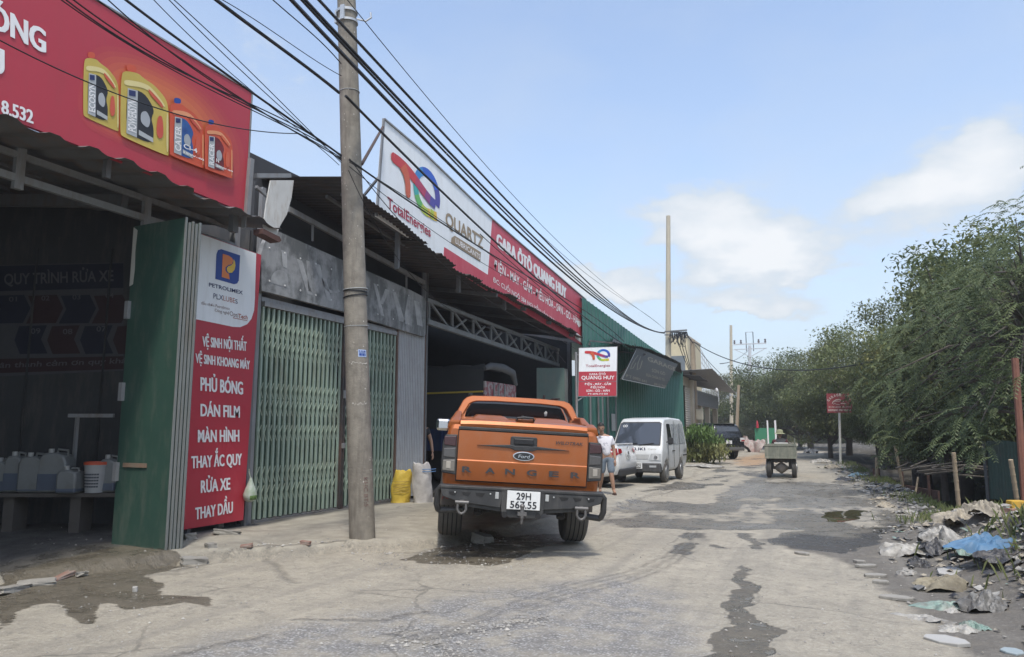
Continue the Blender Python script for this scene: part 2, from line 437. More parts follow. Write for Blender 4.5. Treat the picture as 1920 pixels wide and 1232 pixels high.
def make_ground():
    ys = np.concatenate([np.arange(-8, 2.8, .5), np.arange(2.8, 10.5, .045), np.arange(10.5, 17, .09), np.arange(17, 42, .2), np.arange(42, 90, .8), np.array([95, 105, 120, 150, 200, 300, 500, 900, 1600])])
    xs = np.concatenate([np.array([-1500, -600, -250, -120, -60, -30, -20, -14]), np.arange(-12, -8.6, .3), np.arange(-8.6, 3.2, .05), np.arange(3.2, 12, .25), np.array([13, 16, 22, 30, 60, 120, 250, 600, 1500])])
    X, Y = np.meshgrid(xs, ys); Z = ground_z(X, Y)
    ny, nx = X.shape
    co = np.stack([X, Y, Z], -1).reshape(-1, 3)
    idx = np.arange(ny * nx).reshape(ny, nx)
    q = np.stack([idx[:-1, :-1], idx[:-1, 1:], idx[1:, 1:], idx[1:, :-1]], -1).reshape(-1, 4)
    me = bpy.data.meshes.new('ground')
    me.vertices.add(len(co)); me.vertices.foreach_set('co', co.ravel())
    me.loops.add(q.size); me.loops.foreach_set('vertex_index', q.ravel())
    me.polygons.add(len(q)); me.polygons.foreach_set('loop_start', np.arange(0, q.size, 4)); me.polygons.foreach_set('loop_total', np.full(len(q), 4))
    me.polygons.foreach_set('use_smooth', np.ones(len(q), bool))
    me.update(calc_edges=True)
    x = X.ravel(); y = Y.ravel()
    jx = (np_noise(x, y, 3.2, 31) - .5) * .34; jy = (np_noise(x, y, 3.2, 32) - .5) * .34
    far = 1 + np.clip((y - 10) / 8, 0, 3); xj = x + jx * far; yj = y + jy * far
    wet = np.zeros_like(x)
    for p, k in WET:
        e = .03 + .012 * np.clip(y - 6, 0, 20)
        wet = np.maximum(wet, k * (1 - sstep(-e, e, sdf(xj, yj, gpoly(p)))))
    wet *= .75 + .5 * np_noise(x, y, 1.1, 40)
    for t in TRK[2:]: wet = np.maximum(wet, .6 * (1 - sstep(.05, .16, pdist(xj, yj, gpoly(t)))))
    # damp broken road further on
    fp = sstep(.56, .66, np_noise(x, y * .55, .75, 44)) * sstep(10.5, 14, y) * (1 - sstep(34, 40, y)) * (x > -3.8) * (x < 1.2)
    wet = np.maximum(wet, fp * .8)
    mud = 1 - sstep(-.08, .08, sdf(xj, yj, gpoly(MUD)))
    bx = np.interp(y, BKY, BKX)
    mud = np.maximum(mud, sstep(-1.0, -.5, xj - bx) * .75)
    soil = sstep(-.55, -.2, xj - bx)
    pud = 1 - sstep(-.05, .03, sdf(xj, yj, gpoly(PUD)))
    asp = 1 - sstep(-.15, .15, sdf(xj, yj, gpoly(ASP)))
    isl = sstep(.36, .60, np_noise(x * .8, y * .7, 1.0, 55, 5)); asp = asp * (.25 + .75 * isl); wet = np.where(y > 10, wet * (.35 + .65 * sstep(.34, .58, np_noise(x * .9 + 7, y * .5, 1.2, 56, 5))), wet)
    grav = (1 - sstep(-.3, .35, sdf(xj, yj, gpoly(GRAV)))) * .9
    trk = np.zeros_like(x)
    for t in TRK[:2]:
        d = pdist(x + jx * .12, y + jy * .12, gpoly(t)); trk = np.maximum(trk, np.exp(-((d - .05) / .028) ** 2) * .75)
    crk = np.zeros_like(x)
    for t in CRK:
        d = pdist(x + jx * .5, y + jy * .5, gpoly(t, .08)); crk = np.maximum(crk, 1 - sstep(.012, .055, d))
    xe = np.interp(y, APY, APX) + (np_noise(x, y, 2.2, 9) - .5) * .34
    crk = np.maximum(crk, (1 - sstep(.02, .09, np.abs(x - xe - .05))) * sstep(6.2, 6.6, y) * (.25 + .75 * np_noise(x, y, 2.0, 90)))
    apr = 1 - sstep(-.05, .05, x - xe)
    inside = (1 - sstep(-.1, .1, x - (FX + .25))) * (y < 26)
    sandy = 1 - sstep(-.6, .6, sdf(xj, yj, gpoly(SANDY)))
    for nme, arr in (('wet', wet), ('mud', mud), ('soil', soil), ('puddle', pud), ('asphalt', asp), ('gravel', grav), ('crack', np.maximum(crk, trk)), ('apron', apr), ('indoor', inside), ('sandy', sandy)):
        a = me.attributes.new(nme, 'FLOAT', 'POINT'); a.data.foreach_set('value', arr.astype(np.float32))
    o = bpy.data.objects.new('ground', me); COL.objects.link(o); o['kind'] = 'structure'
    m = bpy.data.materials.new('ground'); m.use_nodes = True; me.materials.append(m)
    t = m.node_tree; b = t.nodes['Principled BSDF']
    def N(ty, **k):
        n = t.nodes.new(ty)
        for a, v in k.items(): setattr(n, a, v)
        return n
    def L(a, c): t.links.new(a, c)
    tcn = N('ShaderNodeTexCoord')
    def noise(sc, det=6, ro=.6, dist=0):
        n = N('ShaderNodeTexNoise'); n.inputs['Scale'].default_value = sc; n.inputs['Detail'].default_value = det; n.inputs['Roughness'].default_value = ro; n.inputs['Distortion'].default_value = dist
        L(tcn.outputs['Object'], n.inputs['Vector']); return n.outputs[0]
    def rng(x, a, c, lo=0, hi=1):
        n = N('ShaderNodeMapRange'); L(x, n.inputs[0])
        for i, v in ((1, a), (2, c), (3, lo), (4, hi)): n.inputs[i].default_value = v
        return n.outputs[0]
    def mix(f, a, c, blend='MIX'):
        n = N('ShaderNodeMixRGB', blend_type=blend)
        for i, v in ((0, f), (1, a), (2, c)):
            if isinstance(v, (int, float)): n.inputs[i].default_value = v
            elif isinstance(v, tuple): n.inputs[i].default_value = (*v, 1)
            else: L(v, n.inputs[i])
        return n.outputs[0]
    def math_(op, a, c):
        n = N('ShaderNodeMath', operation=op)
        for i, v in ((0, a), (1, c)):
            if isinstance(v, (int, float)): n.inputs[i].default_value = v
            else: L(v, n.inputs[i])
        return n.outputs[0]
    def at(nm): n = N('ShaderNodeAttribute', attribute_name=nm); return n.outputs['Fac']
    big = noise(.55, 5); mid = noise(3.5, 7, .65); fine = noise(28, 6, .7); grit = noise(110, 4, .7)
    col = mix(rng(big, .38, .64), (.425, .382, .30), (.335, .304, .242))
    col = mix(rng(mid, .42, .72, 0, .6), col, (.215, .196, .16))
    col = mix(rng(fine, .48, .66, 0, .6), col, (.52, .48, .395))
    blo = noise(9, 8, .75); col = mix(rng(blo, .52, .64, 0, .55), col, (.19, .178, .15))
    col = mix(rng(grit, .56, .70, 0, .7), col, (.12, .115, .10))
    # concrete apron is greyer
    ac = mix(rng(mid, .35, .7), (.41, .378, .305), (.265, .245, .20))
    ac = mix(rng(grit, .60, .80, 0, .5), ac, (.13, .125, .115))
    col = mix(math_('MULTIPLY', at('apron'), .8), col, ac)
    # coarse exposed aggregate
    vor = N('ShaderNodeTexVoronoi'); vor.inputs['Scale'].default_value = 48; L(tcn.outputs['Object'], vor.inputs['Vector'])
    hsv = N('ShaderNodeSeparateColor'); L(vor.outputs['Color'], hsv.inputs[0])
    peb = mix(rng(hsv.outputs[0], .1, .9), (.20, .195, .19), (.50, .495, .48))
    peb = mix(rng(vor.outputs['Distance'], .25, .6, 0, .75), peb, (.17, .165, .155))
    gm = math_('MULTIPLY', at('gravel'), rng(mid, .36, .56, .25, 1))
    col = mix(gm, col, peb)
    sp = N('ShaderNodeTexVoronoi'); sp.inputs['Scale'].default_value = 20; L(tcn.outputs['Object'], sp.inputs['Vector'])
    spd = math_('MULTIPLY', rng(sp.outputs['Distance'], .10, .16, 1, 0), rng(mid, .40, .6))
    col = mix(math_('MULTIPLY', spd, .65), col, (.115, .11, .095))
    asc = mix(rng(fine, .35, .7), (.25, .24, .215), (.37, .345, .295))
    asc = mix(rng(grit, .55, .8, 0, .7), asc, (.07, .07, .075))
    am = math_('MULTIPLY', at('asphalt'), rng(mid, .38, .56, .15, .9))
    col = mix(am, col, asc)
    col = mix(at('sandy'), col, (.38, .26, .16))
    # mud and refuse-strewn soil
    mc = mix(rng(mid, .35, .65), (.105, .095, .08), (.19, .175, .15))
    mc = mix(rng(fine, .55, .75, 0, .55), mc, (.34, .32, .28))
    mm = math_('MULTIPLY', at('mud'), rng(mid, .28, .5, .55, 1))
    col = mix(mm, col, mc)
    sc_ = mix(rng(mid, .35, .65), (.05, .043, .033), (.115, .105, .085))
    col = mix(at('soil'), col, sc_)
    col = mix(math_('MULTIPLY', at('crack'), rng(fine, .38, .60, .10, .72)), col, (.10, .092, .08))
    # hairline cracks
    ve = N('ShaderNodeTexVoronoi', feature='DISTANCE_TO_EDGE'); ve.inputs['Scale'].default_value = .75
    mv = N('ShaderNodeMixRGB'); mv.inputs[0].default_value = .22; L(tcn.outputs['Object'], mv.inputs[1])
    dn = N('ShaderNodeTexNoise'); dn.inputs['Scale'].default_value = 2.4; dn.inputs['Detail'].default_value = 6; L(tcn.outputs['Object'], dn.inputs['Vector']); L(dn.outputs['Color'], mv.inputs[2]); L(mv.outputs[0], ve.inputs['Vector'])
    hc = math_('MULTIPLY', rng(ve.outputs['Distance'], .003, .011, 1, 0), rng(big, .44, .58))
    hc = math_('MULTIPLY', hc, math_('SUBTRACT', 1.0, at('soil')))
    col = mix(math_('MULTIPLY', hc, .5), col, (.09, .085, .075))
    # faint tyre-worn streaks along the road
    mps = N('ShaderNodeMapping'); mps.inputs['Scale'].default_value = (3.2, .16, 1); L(tcn.outputs['Object'], mps.inputs[0]); sn = N('ShaderNodeTexNoise'); sn.inputs['Scale'].default_value = 1.0; sn.inputs['Detail'].default_value = 5; L(mps.outputs[0], sn.inputs['Vector'])
    col = mix(math_('MULTIPLY', rng(sn.outputs[0], .52, .68, 0, .5), math_('SUBTRACT', 1.0, at('apron'))), col, (.235, .218, .185))
    # wet
    wv = math_('ADD', math_('ADD', at('wet'), math_('MULTIPLY', math_('SUBTRACT', fine, .5), .55)), math_('MULTIPLY', math_('MULTIPLY', math_('SUBTRACT', mid, .5), 1.6), at('asphalt')))
    wm = math_('MULTIPLY', rng(wv, .30, .52), rng(at('wet'), .08, .22))
    wcol = mix(1.0, col, (.37, .355, .33), 'MULTIPLY')
    col = mix(math_('MULTIPLY', wm, math_('SUBTRACT', 1.0, math_('MULTIPLY', at('asphalt'), .42))), col, wcol)
    film = math_('MULTIPLY', wm, rng(mid, .46, .60))                     # standing film of water
    # indoor floor: dark concrete
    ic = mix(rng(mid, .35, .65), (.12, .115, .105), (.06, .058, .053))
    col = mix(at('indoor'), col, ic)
    pd = at('puddle'); pm = rng(pd, .4, .6)
    col = mix(pm, col, (.075, .068, .04))
    L(col, b.inputs['Base Color'])
    ro = mix(wm, (.92, .92, .92), (.50, .50, .50)); ro = mix(film, ro, (.16, .16, .16)); ro = mix(pm, ro, (.03, .03, .03))
    L(ro, b.inputs['Roughness'])
    b.inputs['Specular IOR Level'].default_value = .45
    h = math_('ADD', math_('MULTIPLY', fine, .5), math_('MULTIPLY', grit, .25))
    h = math_('ADD', h, math_('MULTIPLY', mid, .8))
    h = math_('SUBTRACT', h, math_('MULTIPLY', at('crack'), 1.0))
    h = math_('ADD', h, math_('MULTIPLY', math_('MULTIPLY', gm, vor.outputs['Distance']), -.5))
    h = math_('MULTIPLY', h, math_('SUBTRACT', 1.0, math_('MAXIMUM', pm, math_('MULTIPLY', film, .8))))
    bp = N('ShaderNodeBump'); bp.inputs['Strength'].default_value = 1.0; bp.inputs['Distance'].default_value = .03
    L(h, bp.inputs['Height']); L(bp.outputs[0], b.inputs['Normal'])
make_ground()
# ditch water
mw = mat('ditch_water', (.012, .014, .012), rough=.03, col2=(.02, .022, .015), nscale=2, bump=.05, bscale=6, spec=.5)
w = MB(); bys = list(range(-6, 91, 4)); Lp = [(np.interp(y, BKY, BKX) + .25, y, -.50) for y in bys]; Rp = [(np.interp(y, BKY, BKX) + 4.9, y, -.50) for y in bys]
w.grid([Lp, Rp]); wo = w.build('ditch_water', mw); structure(wo)

# loose gravel and crumbs of concrete: nobody could count them
gm_ = mat('loose_gravel', (.46, .44, .39), rough=.9, col2=(.17, .16, .15), nscale=1.3, namt=1.0)
gb = MB(); rs = np.random.RandomState(4)
def pebble(mb, x, y, z, r, rs):
    pts = [(1, 0, 0), (-1, 0, 0), (0, 1, 0), (0, -1, 0), (0, 0, 1), (0, 0, -.6)]
    a = rs.rand() * 6.28; ca, sa = math.cos(a), math.sin(a); k = .6 + .8 * rs.rand(3)
    P = []
    for (px, py, pz) in pts:
        px, py, pz = px * k[0], py * k[1], pz * k[2] * .7
        P.append((x + (px * ca - py * sa) * r, y + (px * sa + py * ca) * r, z + pz * r))
    mb.add(P, [(0, 2, 4), (2, 1, 4), (1, 3, 4), (3, 0, 4), (2, 0, 5), (1, 2, 5), (3, 1, 5), (0, 3, 5)])
ed = [gpoly(t, .08) for t in CRK[:1] + CRK[2:5]]
PX, PY, PR = [], [], []
for e in ed:
    for k in range(190):
        i = rs.randint(len(e) - 1); f = rs.rand()
        PX.append(e[i][0] + (e[i + 1][0] - e[i][0]) * f + rs.normal() * .13); PY.append(e[i][1] + (e[i + 1][1] - e[i][1]) * f + rs.normal() * .13); PR.append(.006 + .018 * rs.rand() ** 3)
for k in range(1500):
    a, c = rs.rand() * 1700 + 60, 1000 + rs.rand() ** 1.2 * 235
    p = GP(a, c, .03); PX.append(p.x); PY.append(p.y); PR.append(.003 + .011 * rs.rand() ** 4)
for k in range(700):
    y = 5 + rs.rand() * 26; PX.append(np.interp(y, BKY, BKX) - .2 - abs(rs.normal()) * .55); PY.append(y); PR.append(.006 + .03 * rs.rand() ** 3)
for k in range(240):
    a, c = 690 + rs.rand() * 330, 1030 + rs.rand() * 55 * .6
    p = GP(a + rs.normal() * 20, c, .03); PX.append(p.x); PY.append(p.y); PR.append(.005 + .012 * rs.rand() ** 3)
PZ = ground_z(np.array(PX), np.array(PY))
for x, y, z, r in zip(PX, PY, PZ, PR): pebble(gb, x, y, z + r * .25, r, rs)
tag(gb.build('loose_gravel', gm_), 'loose gravel and concrete crumbs scattered over the road and its cracks', 'gravel', kind='stuff')
# ================================================================== left side: sheds, boards, gates
m_steel = mat('galvanised_steel', (.26, .268, .272), rough=.55, metal=.2, dirt=(.16, .11, .08), damt=.6, nscale=5)
m_dsteel = mat('dark_steel', (.13, .135, .14), rough=.6, dirt=(.12, .07, .045), damt=.5)
m_roof = mat('corrugated_roof', (.13, .132, .135), rough=.65, col2=(.08, .078, .075), dirt=(.16, .085, .05), damt=.7, dscale=(1, 1, 1), nscale=2)
m_rust = mat('rusty_roof', (.062, .058, .058), rough=.8, col2=(.042, .038, .037), dirt=(.075, .045, .03), damt=.6, dscale=(1.5, 1.5, 1.5), nscale=2.5)
m_dark = mat('dark_wall', (.05, .052, .056), rough=.85, col2=(.03, .03, .033), nscale=1.5)  # plain dark base colour for inner and back walls
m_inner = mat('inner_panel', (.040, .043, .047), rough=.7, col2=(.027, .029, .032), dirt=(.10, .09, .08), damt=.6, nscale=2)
m_green = mat('green_door_paint', (.034, .076, .058), rough=.42, col2=(.025, .058, .046), dirt=(.115, .13, .105), damt=.6, dscale=(3, 3, .7), nscale=3, bump=.08, bscale=9)
m_gateg = mat('pale_green_paint', (.285, .365, .30), rough=.5, col2=(.225, .295, .245), dirt=(.13, .10, .075), damt=.55, dscale=(2, 2, .8), nscale=3)
m_gateb = mat('dark_green_sheet', (.125, .20, .16), rough=.6, col2=(.09, .15, .12), dirt=(.06, .05, .04), damt=.6)
m_red = mat('red_vinyl', (.43, .035, .055), rough=.42, col2=(.40, .032, .05), nscale=1.5, dirt=(.30, .05, .055), damt=.22)
m_redf = mat('faded_red_vinyl', (.50, .055, .085), rough=.5, col2=(.46, .045, .075), nscale=1.2, dirt=(.56, .16, .19), damt=.45)
m_white = mat('white_vinyl', (.78, .81, .82), rough=.45, col2=(.73, .76, .77), nscale=1.5, dirt=(.50, .49, .45), damt=.3)
m_wtext = mat('white_print', (.80, .79, .78), rough=.5, namt=.15)
m_blue = mat('blue_print', (.012, .055, .28), rough=.45, namt=.2)
m_navy = mat('navy_print', (.02, .03, .11), rough=.45, namt=.2)
m_orange = mat('orange_print', (.72, .22, .06), rough=.45, namt=.2)
m_yellow = mat('yellow_print', (.75, .52, .07), rough=.45, col2=(.70, .42, .04), namt=.5)
m_gold = mat('gold_print', (.55, .42, .09), rough=.4, col2=(.44, .33, .06), nscale=2.5, namt=.8)
m_goldl = mat('pale_gold_print', (.70, .60, .27), rough=.4, namt=.3)
m_bronze = mat('bronze_print', (.30, .225, .14), rough=.5, col2=(.25, .185, .115), namt=.4)
m_black = mat('black_print', (.018, .018, .022), rough=.45, namt=.2)
m_lgrey = mat('grey_print', (.42, .44, .44), rough=.45, namt=.3)
m_brownr = mat('maroon_print', (.25, .03, .04), rough=.5, namt=.2)
m_conc = mat('pole_concrete', (.265, .242, .20), rough=.9, col2=(.175, .158, .132), nscale=7, namt=1, dirt=(.115, .10, .083), damt=.8, dscale=(4, 4, .35), bump=.35, bscale=45)
m_brick = mat("broken_brick", (.24, .115, .08), rough=.9, col2=(.25, .22, .19), nscale=5, namt=1, bump=.4, bscale=25)
m_cable = mat('cable_sheath', (.012, .012, .013), rough=.5)

def corrugated(mb, inner, outer, period=.22, amp=.028, wob=.012, seed=1, mi=0, ny=None, rag=0.0):
    """sheet between two edges given as (y -> (x,z)) polylines; ribs run from the inner to the outer edge"""
    ys = [p[1] for p in outer]; y0, y1 = ys[0], ys[-1]
    n = int((y1 - y0) / period * 8); g = random.Random(seed)
    rows = [[], [], []]
    shift = 0
    for i in range(n + 1):
        y = y0 + (y1 - y0) * i / n
        ph = (y / period) % 1.0
        w = amp * (1.0 if ph < .30 else (1 - (ph - .30) / .16 if ph < .46 else (0 if ph < .84 else (ph - .84) / .16)))
        if i % 36 == 0: shift = g.uniform(-1, 1) * rag
        t = i / n
        ox = np.interp(y, ys, [p[0] for p in outer]) + shift; oz = np.interp(y, ys, [p[2] for p in outer]) + wob * math.sin(y * 3.1 + seed) + shift * .12
        yi = inner[0][1] + (inner[-1][1] - inner[0][1]) * t
        ix = np.interp(yi, [p[1] for p in inner], [p[0] for p in inner]); iz = np.interp(yi, [p[1] for p in inner], [p[2] for p in inner])
        A = Vector((ix, yi, iz + w)); B = Vector((ox, y, oz + w))
        rows[0].append(A); rows[1].append((A + B) / 2 + Vector((0, 0, -.02))); rows[2].append(B)
    mb.grid(rows, mi)

# ---------------------------------------------------------------- car wash shed
wash = thing('car_wash_shed', 'open dark car wash shed with grey corrugated eave under the big red board', 'shed', (FX, 4, 0))
b = MB(); b.box(FX - .06, FX, -3, 8.3, 4.10, 4.18); b.box(FX - .05, FX - .005, -3, 8.3, 4.36, 4.43)
for y in (1.2, 3.1, 5.02, 6.66, 8.24): b.box(FX - .055, FX + .004, y - .05, y + .05, 4.02, 4.48)
b.box(FX - .11, FX - .03, 8.20, 8.30, .1, 4.5)
b.build('eave_beam', m_steel, wash, world=True)
b = MB()
for x in np.arange(FX - 1.4, -14, -1.5): b.box(x - .04, x + .04, -3, 8.0, 4.52 + (FX - x) * .13, 4.62 + (FX - x) * .13)
for y in (0.5, 3.5, 6.4): b.bar((FX - .1, y, 4.3), (-14.2, y, 5.1), .09, .16)
b.build('roof_frame', m_dsteel, wash, world=True)
b = MB(); corrugated(b, [(-14.5, -3, 5.55), (-14.5, 8.6, 5.55)], [(-6.90, -3, 4.36), (-6.86, 3.9, 4.325), (-6.84, 5.5, 4.315), (-6.80, 7.40, 4.27), (-6.80, 8.05, 4.20)], .42, .045, .02, 3, rag=.06)
b.build('roof', m_roof, wash, smooth=25, world=True)
WA, WB = Vector((-7.95, 8.62, 0)), Vector((-14.2, 5.93, 0))
wu = (WA - WB).normalized(); wn_ = Vector((0, 0, 1)).cross(wu); wn_ = -wn_ if wn_.dot(VDIR) > 0 else wn_
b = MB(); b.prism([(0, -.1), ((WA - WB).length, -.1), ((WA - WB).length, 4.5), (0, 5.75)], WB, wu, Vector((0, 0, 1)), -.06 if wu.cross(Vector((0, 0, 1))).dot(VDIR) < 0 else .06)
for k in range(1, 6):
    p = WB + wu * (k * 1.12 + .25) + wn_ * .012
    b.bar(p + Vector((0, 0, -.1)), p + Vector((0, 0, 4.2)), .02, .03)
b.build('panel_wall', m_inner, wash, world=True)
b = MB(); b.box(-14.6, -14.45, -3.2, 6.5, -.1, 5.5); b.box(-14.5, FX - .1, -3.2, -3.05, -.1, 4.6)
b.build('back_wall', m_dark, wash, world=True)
b = MB(); b.box(-14.4, -7.95, -3, 8.1, -.25, .06); b.build('floor_slab', mat('dark_floor', (.045, .042, .037), rough=.6, col2=(.026, .024, .022), nscale=1.2, bump=.2, bscale=20), wash, world=True)  # slab in a dark concrete colour, shared with the garage

# process banner on the panel wall
ban = thing('process_banner', 'dim wall banner of numbered chevron steps above the bench of jerrycans', 'banner', (WB + wu * 3)[:])
BB = Board(lambda a, c: WP(a, c, WA, WB), wn_)
b = MB(); BB.poly(b, [(-130, 500), (232, 492), (232, 695), (-130, 712)], 0, 2); b.build('banner_sheet', mat('grey_banner', (.06, .062, .068), rough=.6), ban, world=True)
b = MB(); BB.poly(b, [(-130, 502), (232, 494), (232, 540), (-130, 550)], 0, 3); 
BB.poly(b, [(-130, 676), (232, 668), (232, 692), (-130, 704)], 1, 3)
for i in range(-2, 4):
    x = -8 + i * 61.5; col = 0 if i % 2 == 0 else 1
    BB.poly(b, [(x, 555), (x + 54, 553), (x + 66, 578), (x + 52, 606), (x - 4, 607), (x + 10, 580)], col, 3)
    if i >= 0: BB.poly(b, [(x + 45, 612), (x + 97, 610), (x + 86, 636), (x + 98, 663), (x + 46, 664), (x + 36, 638)], 0 if i % 2 == 0 else 1, 3)
b.build('banner_print', [mat('banner_navy', (.008, .010, .026), rough=.6), mat('banner_maroon', (.03, .010, .014), rough=.6)], ban, world=True)
b = MB()
BB.text(b, 'QUY TRÌNH RỬA XE', (9, 534), (214, 527), 20, .02, 0, 4)
for sx, x, y in (('01', 18, 566), ('02', 79, 564), ('03', 137, 562), ('04', 199, 559)): BB.text(b, sx, (x, y), (x + 15, y - .5), 9, .01, 0, 4)
for sx, x, y in (('09', 59, 626), ('08', 119, 627), ('07', 182, 622)): BB.text(b, sx, (x, y), (x + 18, y - .5), 10, .01, 0, 4)
BB.text(b, 'ân thành cảm ơn quý khách', (0, 690), (258, 680), 10, .012, 0, 4, shear=.18)
b.build('banner_lettering', mat('banner_text', (.09, .092, .10), rough=.6), ban, world=True)

# bench with jerrycans
bench = thing('work_bench', 'low wooden bench carrying jerrycans and a bucket inside the dark car wash', 'bench', WD(110, 960, 10.2)[:])
bc = WD(60, 922, 10.2)
b = MB(); d1 = wu
A = bc - d1 * 2.6 - wn_ * 0; 
b.obox(bc - Vector((0, 0, .03)) , (4.6, .42, .05), Matrix((d1, Vector((-d1.y, d1.x, 0)), Vector((0, 0, 1)))).transposed()); b.build('bench_top', mat('grey_wood', (.09, .08, .07), rough=.85), bench, world=True)
for k in (-1.6, -.2, .68, 1.9):
    b = MB(); p = bc + d1 * k; b.obox((p.x, p.y, bc.z / 2), (.14, .3, bc.z - .1), Matrix((d1, Vector((-d1.y, d1.x, 0)), Vector((0, 0, 1)))).transposed()); b.build('leg', MATS['grey_wood'], bench, world=True)
b = MB(); p = WD(135, 910, 10.35); b.bar(p, (p.x, p.y, p.z + .95), .04, .04); b.bar((p.x, p.y, p.z + .95), Vector((p.x, p.y, p.z + .95)) + d1 * .5, .05, .05); b.bar((p.x, p.y, p.z + .95), Vector((p.x, p.y, p.z + .95)) - d1 * .12, .05, .05); b.build('steel_upright', m_steel, bench, world=True)
m_can = mat('cloudy_plastic', (.19, .20, .195), rough=.45, col2=(.115, .12, .12), nscale=3, dirt=(.13, .12, .10), damt=.55, dscale=(2, 2, 2))
m_liq = mat('bluish_liquid_plastic', (.085, .105, .14), rough=.45)
def jerrycan(px, D, w, h, label, fill):
    p = WD(px, 917, D); p.z = bc.z + .0
    t = thing('jerrycan', label, 'jerrycan', p[:], math.atan2(d1.y, d1.x), 'jerrycans on the bench')
    b = MB(); prof = [(-.5, 0), (.5, 0), (.5, .74), (.40, .93), (.12, 1.0), (-.30, 1.0), (-.42, .93), (-.5, .80)]
    b.prism([(x * w, y * h) for x, y in prof], (0, .13, 0), (1, 0, 0), (0, 0, 1), .26)
    b.build('body', m_can, t, bevel=.025, smooth=40)
    b = MB(); b.prism([(x * w * 1.012, y * h) for x, y in ((-.5, .03), (.5, .03), (.5, fill), (-.5, fill))], (0, .133, 0), (1, 0, 0), (0, 0, 1), .266); b.build('liquid', m_liq, t, bevel=.02)
    b = MB(); b.lathe([(.035, 0), (.035, .05), (.03, .055)], 12, (-.25 * w, 0, h)); b.build('cap', mat('dull_cap', (.35, .35, .33), rough=.5), t)
    b = MB(); b.tube([(.38 * w, 0, .90 * h), (.36 * w, 0, 1.06 * h), (0, 0, 1.09 * h), (-.02 * w, 0, .99 * h)], .016, 6); b.build('handle', m_can, t, smooth=60)
    return t
jerrycan(5, 10.2, .26, .40, 'small clouded jerrycan cut by the left frame edge on the bench', .4)
jerrycan(31, 10.2, .24, .48, 'upright jerrycan half full of bluish liquid, second on the bench', .55)
jerrycan(64, 10.15, .33, .47, 'squat empty whitish jerrycan between two half full ones', .12)
jerrycan(104, 10.15, .37, .52, 'tallest jerrycan on the bench, bluish liquid to half height', .5)
jerrycan(132, 10.0, .26, .30, 'low translucent jerrycan standing against the steel upright', .25)
jerrycan(206, 10.2, .22, .44, 'jerrycan half hidden behind the green folding door', .3)
p = WD(178, 917, 10.1); p.z = bc.z
t = thing('paint_bucket', 'white printed plastic bucket with an orange-red rim on the bench', 'bucket', p[:])
b = MB(); b.lathe([(.12, 0), (.145, .35), (.15, .35), (.15, .37)], 20); b.build('body', mat('bucket_white', (.36, .365, .36), rough=.4), t, smooth=40)
b = MB(); b.lathe([(.156, .365), (.156, .40), (.135, .405), (.13, .38)], 20); b.build('rim', mat('bucket_red', (.55, .09, .04), rough=.45), t, smooth=40)
b = MB()
for z in (.07, .11, .15, .19, .23):
    for k in range(10): a0 = -2.6 + k * .22; r = .121 + .025 * z / .35 + .003; b.face([(r * math.cos(a), r * math.sin(a), zz) for a, zz in ((a0, z), (a0 + .2, z), (a0 + .2, z + .022), (a0, z + .022))])
b.build('print', mat('bucket_print', (.07, .075, .09), rough=.5), t)

# ---------------------------------------------------------------- big red oil billboard
XB = -7.02
bill = thing('oil_billboard', 'huge red billboard with four oil canisters on the near shed roof', 'billboard', (XB, 6, 4.3))
BD = Board(lambda a, c: WX(a, c, XB), (1, 0, 0))
b = MB(); zt = WX(471, 175, XB); ye = zt.y; b.prism([(.5, 4.43), (4.0, 4.405), (5.6, 4.40), (ye, 4.355), (ye, zt.z + .01), (.5, zt.z + .01)], (XB - .05, 0, 0), (0, 1, 0), (0, 0, 1), .05); b.build('panel', m_red, bill, world=True)
b = MB(); b.box(XB - .06, XB + .012, 0.5, ye + .02, zt.z + .012, zt.z + .032); b.box(XB - .06, XB + .012, ye + .002, ye + .022, 4.15, zt.z + .01); b.build('edge_trim', m_steel, bill, world=True)
b = MB(); b.box(XB - .22, XB - .14, ye - .06, ye + .04, 4.1, zt.z - .2)
for y in (1.5, 3.5, 5.5): b.box(XB - .14, XB - .08, y - .03, y + .03, 4.2, zt.z - .1)
for z in (4.7, 5.5): b.box(XB - .08, XB - .052, .6, ye - .05, z, z + .05)
b.build('back_frame', m_dsteel, bill, world=True)
m_glow = mat('orange_backdrop_print', (.62, .13, .055), rough=.42, col2=(.50, .065, .045), nscale=1.2, namt=1)
b = MB(); halo = [(140, 232), (250, 280), (330, 318), (430, 356), (462, 335), (455, 262), (400, 182), (330, 132), (250, 92), (185, 84), (155, 112)]; hc_ = (310, 225)
for k, f in enumerate((1.0, .93, .86, .78, .70, .6)): BD.poly(b, chaikin([(hc_[0] + (x - hc_[0]) * f, hc_[1] + (y - hc_[1]) * f) for x, y in halo], 3), k, .3 + k * .12)
b.build('orange_backdrop', [mat('backdrop_print_%s' % n, c, rough=.42, namt=.2) for n, c in (('dusk', (.44, .045, .055)), ('wine', (.46, .058, .055)), ('ember', (.49, .075, .055)), ('rust', (.52, .095, .055)), ('flame', (.56, .12, .055)), ('amber', (.60, .15, .058)))], bill, world=True)
b = MB()
BD.text(b, 'ÓNG', (-22, 48), (84, 100), 46, .05, 0, 2)
BD.text(b, 'Ụ', (-26, 128), (6, 142), 46, .05, 0, 2)
BD.text(b, '8.532', (2, 212), (61, 232), 25, .045, 0, 2); BD.text(b, '0968.4', (-64, 186), (-2, 211), 25, .045, 0, 2)
b.build('lettering', m_wtext, bill, world=True)
